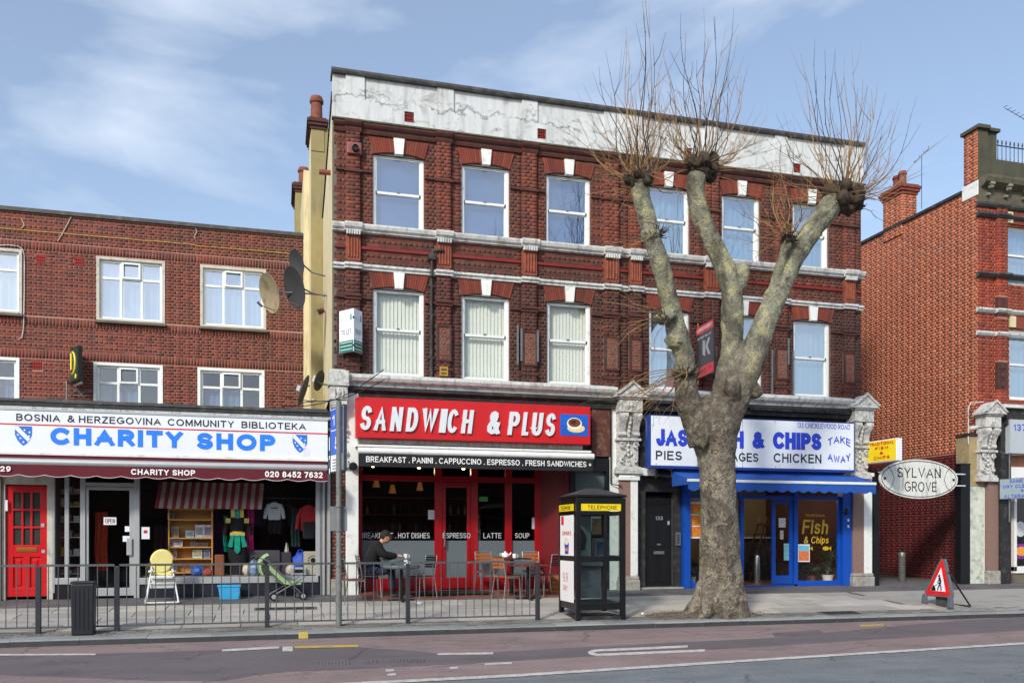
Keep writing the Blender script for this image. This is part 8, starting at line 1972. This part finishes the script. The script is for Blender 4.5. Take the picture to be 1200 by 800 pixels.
try:
    # faces +x; seat height .47; torso leaning forward over the table
    V = [(0, 0, .56), (.05, 0, .74), (.12, 0, .93), (.20, 0, 1.06), (.26, 0, 1.12),            # pelvis, waist, chest, neck base, neck
         (.16, -.19, 1.02), (.26, -.25, .86), (.46, -.17, .83), (.56, -.12, .84),     # right arm (street side) to the table edge
         (.16, .19, 1.02), (.30, .25, .86), (.50, .14, .84), (.58, .08, .84),
         (.06, -.10, .53), (.44, -.12, .54), (.46, -.12, .12), (.06, .10, .53), (.46, .11, .54), (.50, .11, .12)]
    E_ = [(0, 1), (1, 2), (2, 3), (3, 4), (2, 5), (5, 6), (6, 7), (7, 8), (2, 9), (9, 10), (10, 11), (11, 12), (0, 13), (13, 14), (14, 15), (0, 16), (16, 17), (17, 18)]
    rad = [(.15, .13), (.14, .12), (.16, .13), (.09, .085), (.055, .055), .085, .062, .048, .036, .085, .062, .048, .036, .095, .075, .05, .095, .075, .05]
    # one continuous body in skin colour, slightly smaller than the clothing over it
    body = skin('body', V, E_, [tuple(c*.86 for c in r) if isinstance(r, tuple) else r*.86 for r in rad], M_SKIN, per)
    coatV = V[:13]; coatE = [e for e in E_ if e[0] < 13 and e[1] < 13]
    coat = skin('coat', [(x, y, z) for x, y, z in coatV], coatE, [(.20, .17), (.19, .16), (.215, .18), (.125, .12), (.075, .075), .12, .09, .068, .05, .12, .09, .068, .05], M_COAT, per)
    jv = [V[0]]+V[13:]; je = [(0, 1), (1, 2), (2, 3), (0, 4), (4, 5), (5, 6)]
    skin('jeans', jv, je, [(.16, .14), .105, .083, .062, .105, .083, .062], M_JEAN, per)
    skin('coat_skirt', [(0.0, 0, .66), (-.02, 0, .46), (.18, -.02, .58)], [(0, 1), (0, 2)], [(.22, .19), (.24, .2), (.16, .14)], M_COAT, per)
    # head bowed forward
    HM = Matrix.Translation((.345, 0, 1.205)) @ Matrix.Rotation(R(38), 4, 'Y')
    q = MB(); vs = []; nu, nv = 20, 14
    for j in range(nv+1):
        ph = math.pi*j/nv
        for i in range(nu):
            th = 2*math.pi*i/nu; d = Vector((math.sin(ph)*math.cos(th), math.sin(ph)*math.sin(th), math.cos(ph)))
            p = Vector((d.x*.098, d.y*.076, d.z*.118))
            if d.z < -.2: p.x += .012 if d.x > 0 else .02; p.y *= 1-.25*(-d.z-.2)
            f = max(0, d.x)
            nose = math.exp(-((d.y/.16)**2+((d.z+.08)/.22)**2))*f; p.x += .026*nose
            eye = math.exp(-(((abs(d.y)-.36)/.14)**2+((d.z-.08)/.1)**2))*f; p.x -= .008*eye
            mouth = math.exp(-((d.y/.3)**2+((d.z+.48)/.08)**2))*f; p.x += .005*mouth
            vs.append(HM @ p)
    q.add(vs, [(j*nu+i, (j+1)*nu+i, (j+1)*nu+(i+1) % nu, j*nu+(i+1) % nu) for j in range(nv) for i in range(nu)])
    for s in (-1, 1): q.ball((-.005, s*.078, -.01), (.018, .01, .03), 8, 6, M=HM)
    q.tube([HM @ Vector((-.02, 0, -.06)), Vector((.26, 0, 1.1)), Vector((.2, 0, 1.05))], [.05, .052, .06], 12)
    hd = q.build('head', M_SKIN, per, smooth=True)
    q = MB()
    for s in (-1, 1): q.ball((.086, s*.028, .012), (.012, .014, .008), 8, 6, M=HM)
    q.build('eye', M_HAIR, hd, smooth=True)
    q = MB(); q.ball((-.036, 0, .022), (.1, .088, .112), 24, 16, .2, 6, 2, M=HM); 
    for k in range(14): a = random.uniform(-1.2, 1.2); q.ball((.05*math.cos(a*.4)+.01, .07*math.sin(a), .085+random.uniform(-.03, .02)), (.035, .022, .03), 7, 5, .3, 4, k, M=HM)
    q.build('hair', M_HAIR, hd, smooth=True)
    # hands: palm and five fingers each
    def hand(name, w, dirv, side, curl=.35):
        d = Vector(dirv).normalized(); up = Vector((0, 0, 1)); sd = d.cross(up).normalized(); up = sd.cross(d)
        V = [Vector(w), Vector(w)+d*.045, Vector(w)+d*.085]; E_ = [(0, 1), (1, 2)]; R_ = [(.022, .028), (.018, .036), (.014, .038)]
        for k, (off, ln) in enumerate(((-.03, .062), (-.01, .074), (.011, .07), (.031, .054))):
            b = len(V); p = Vector(w)+d*.09+sd*off; V += [p, p+d*ln*.45-up*ln*.08, p+d*ln*.75-up*ln*.3, p+d*ln*.9-up*ln*.55]
            E_ += [(2, b), (b, b+1), (b+1, b+2), (b+2, b+3)]; R_ += [(.0095, .0095), (.009, .009), (.0085, .0085), (.007, .007)]
        b = len(V); p = Vector(w)+d*.03+sd*side*.032; V += [p, p+d*.03+sd*side*.02-up*.01, p+d*.055+sd*side*.022-up*.02]; E_ += [(1, b), (b, b+1), (b+1, b+2)]; R_ += [(.012, .012), (.010, .010), (.008, .008)]
        return skin(name, [tuple(p) for p in V], E_, R_, M_SKIN, per, sub=1)
    hand('hand', (.56, -.115, .835), (1, .25, -.05), 1); hand('hand', (.58, .075, .835), (1, -.3, -.05), -1)
    for s, x in ((-.12, .47), (.11, .51)):
        q = MB(); q.ball((x+.07, s, .045), (.15, .05, .045), 14, 8); q.box(x-.07, x+.19, s-.045, s+.045, .0, .03); q.build('shoe', M_SHOE, per, smooth=True, bevel=.01)
except Exception as ex:
    import traceback; traceback.print_exc()
print('objects', len(bpy.data.objects))
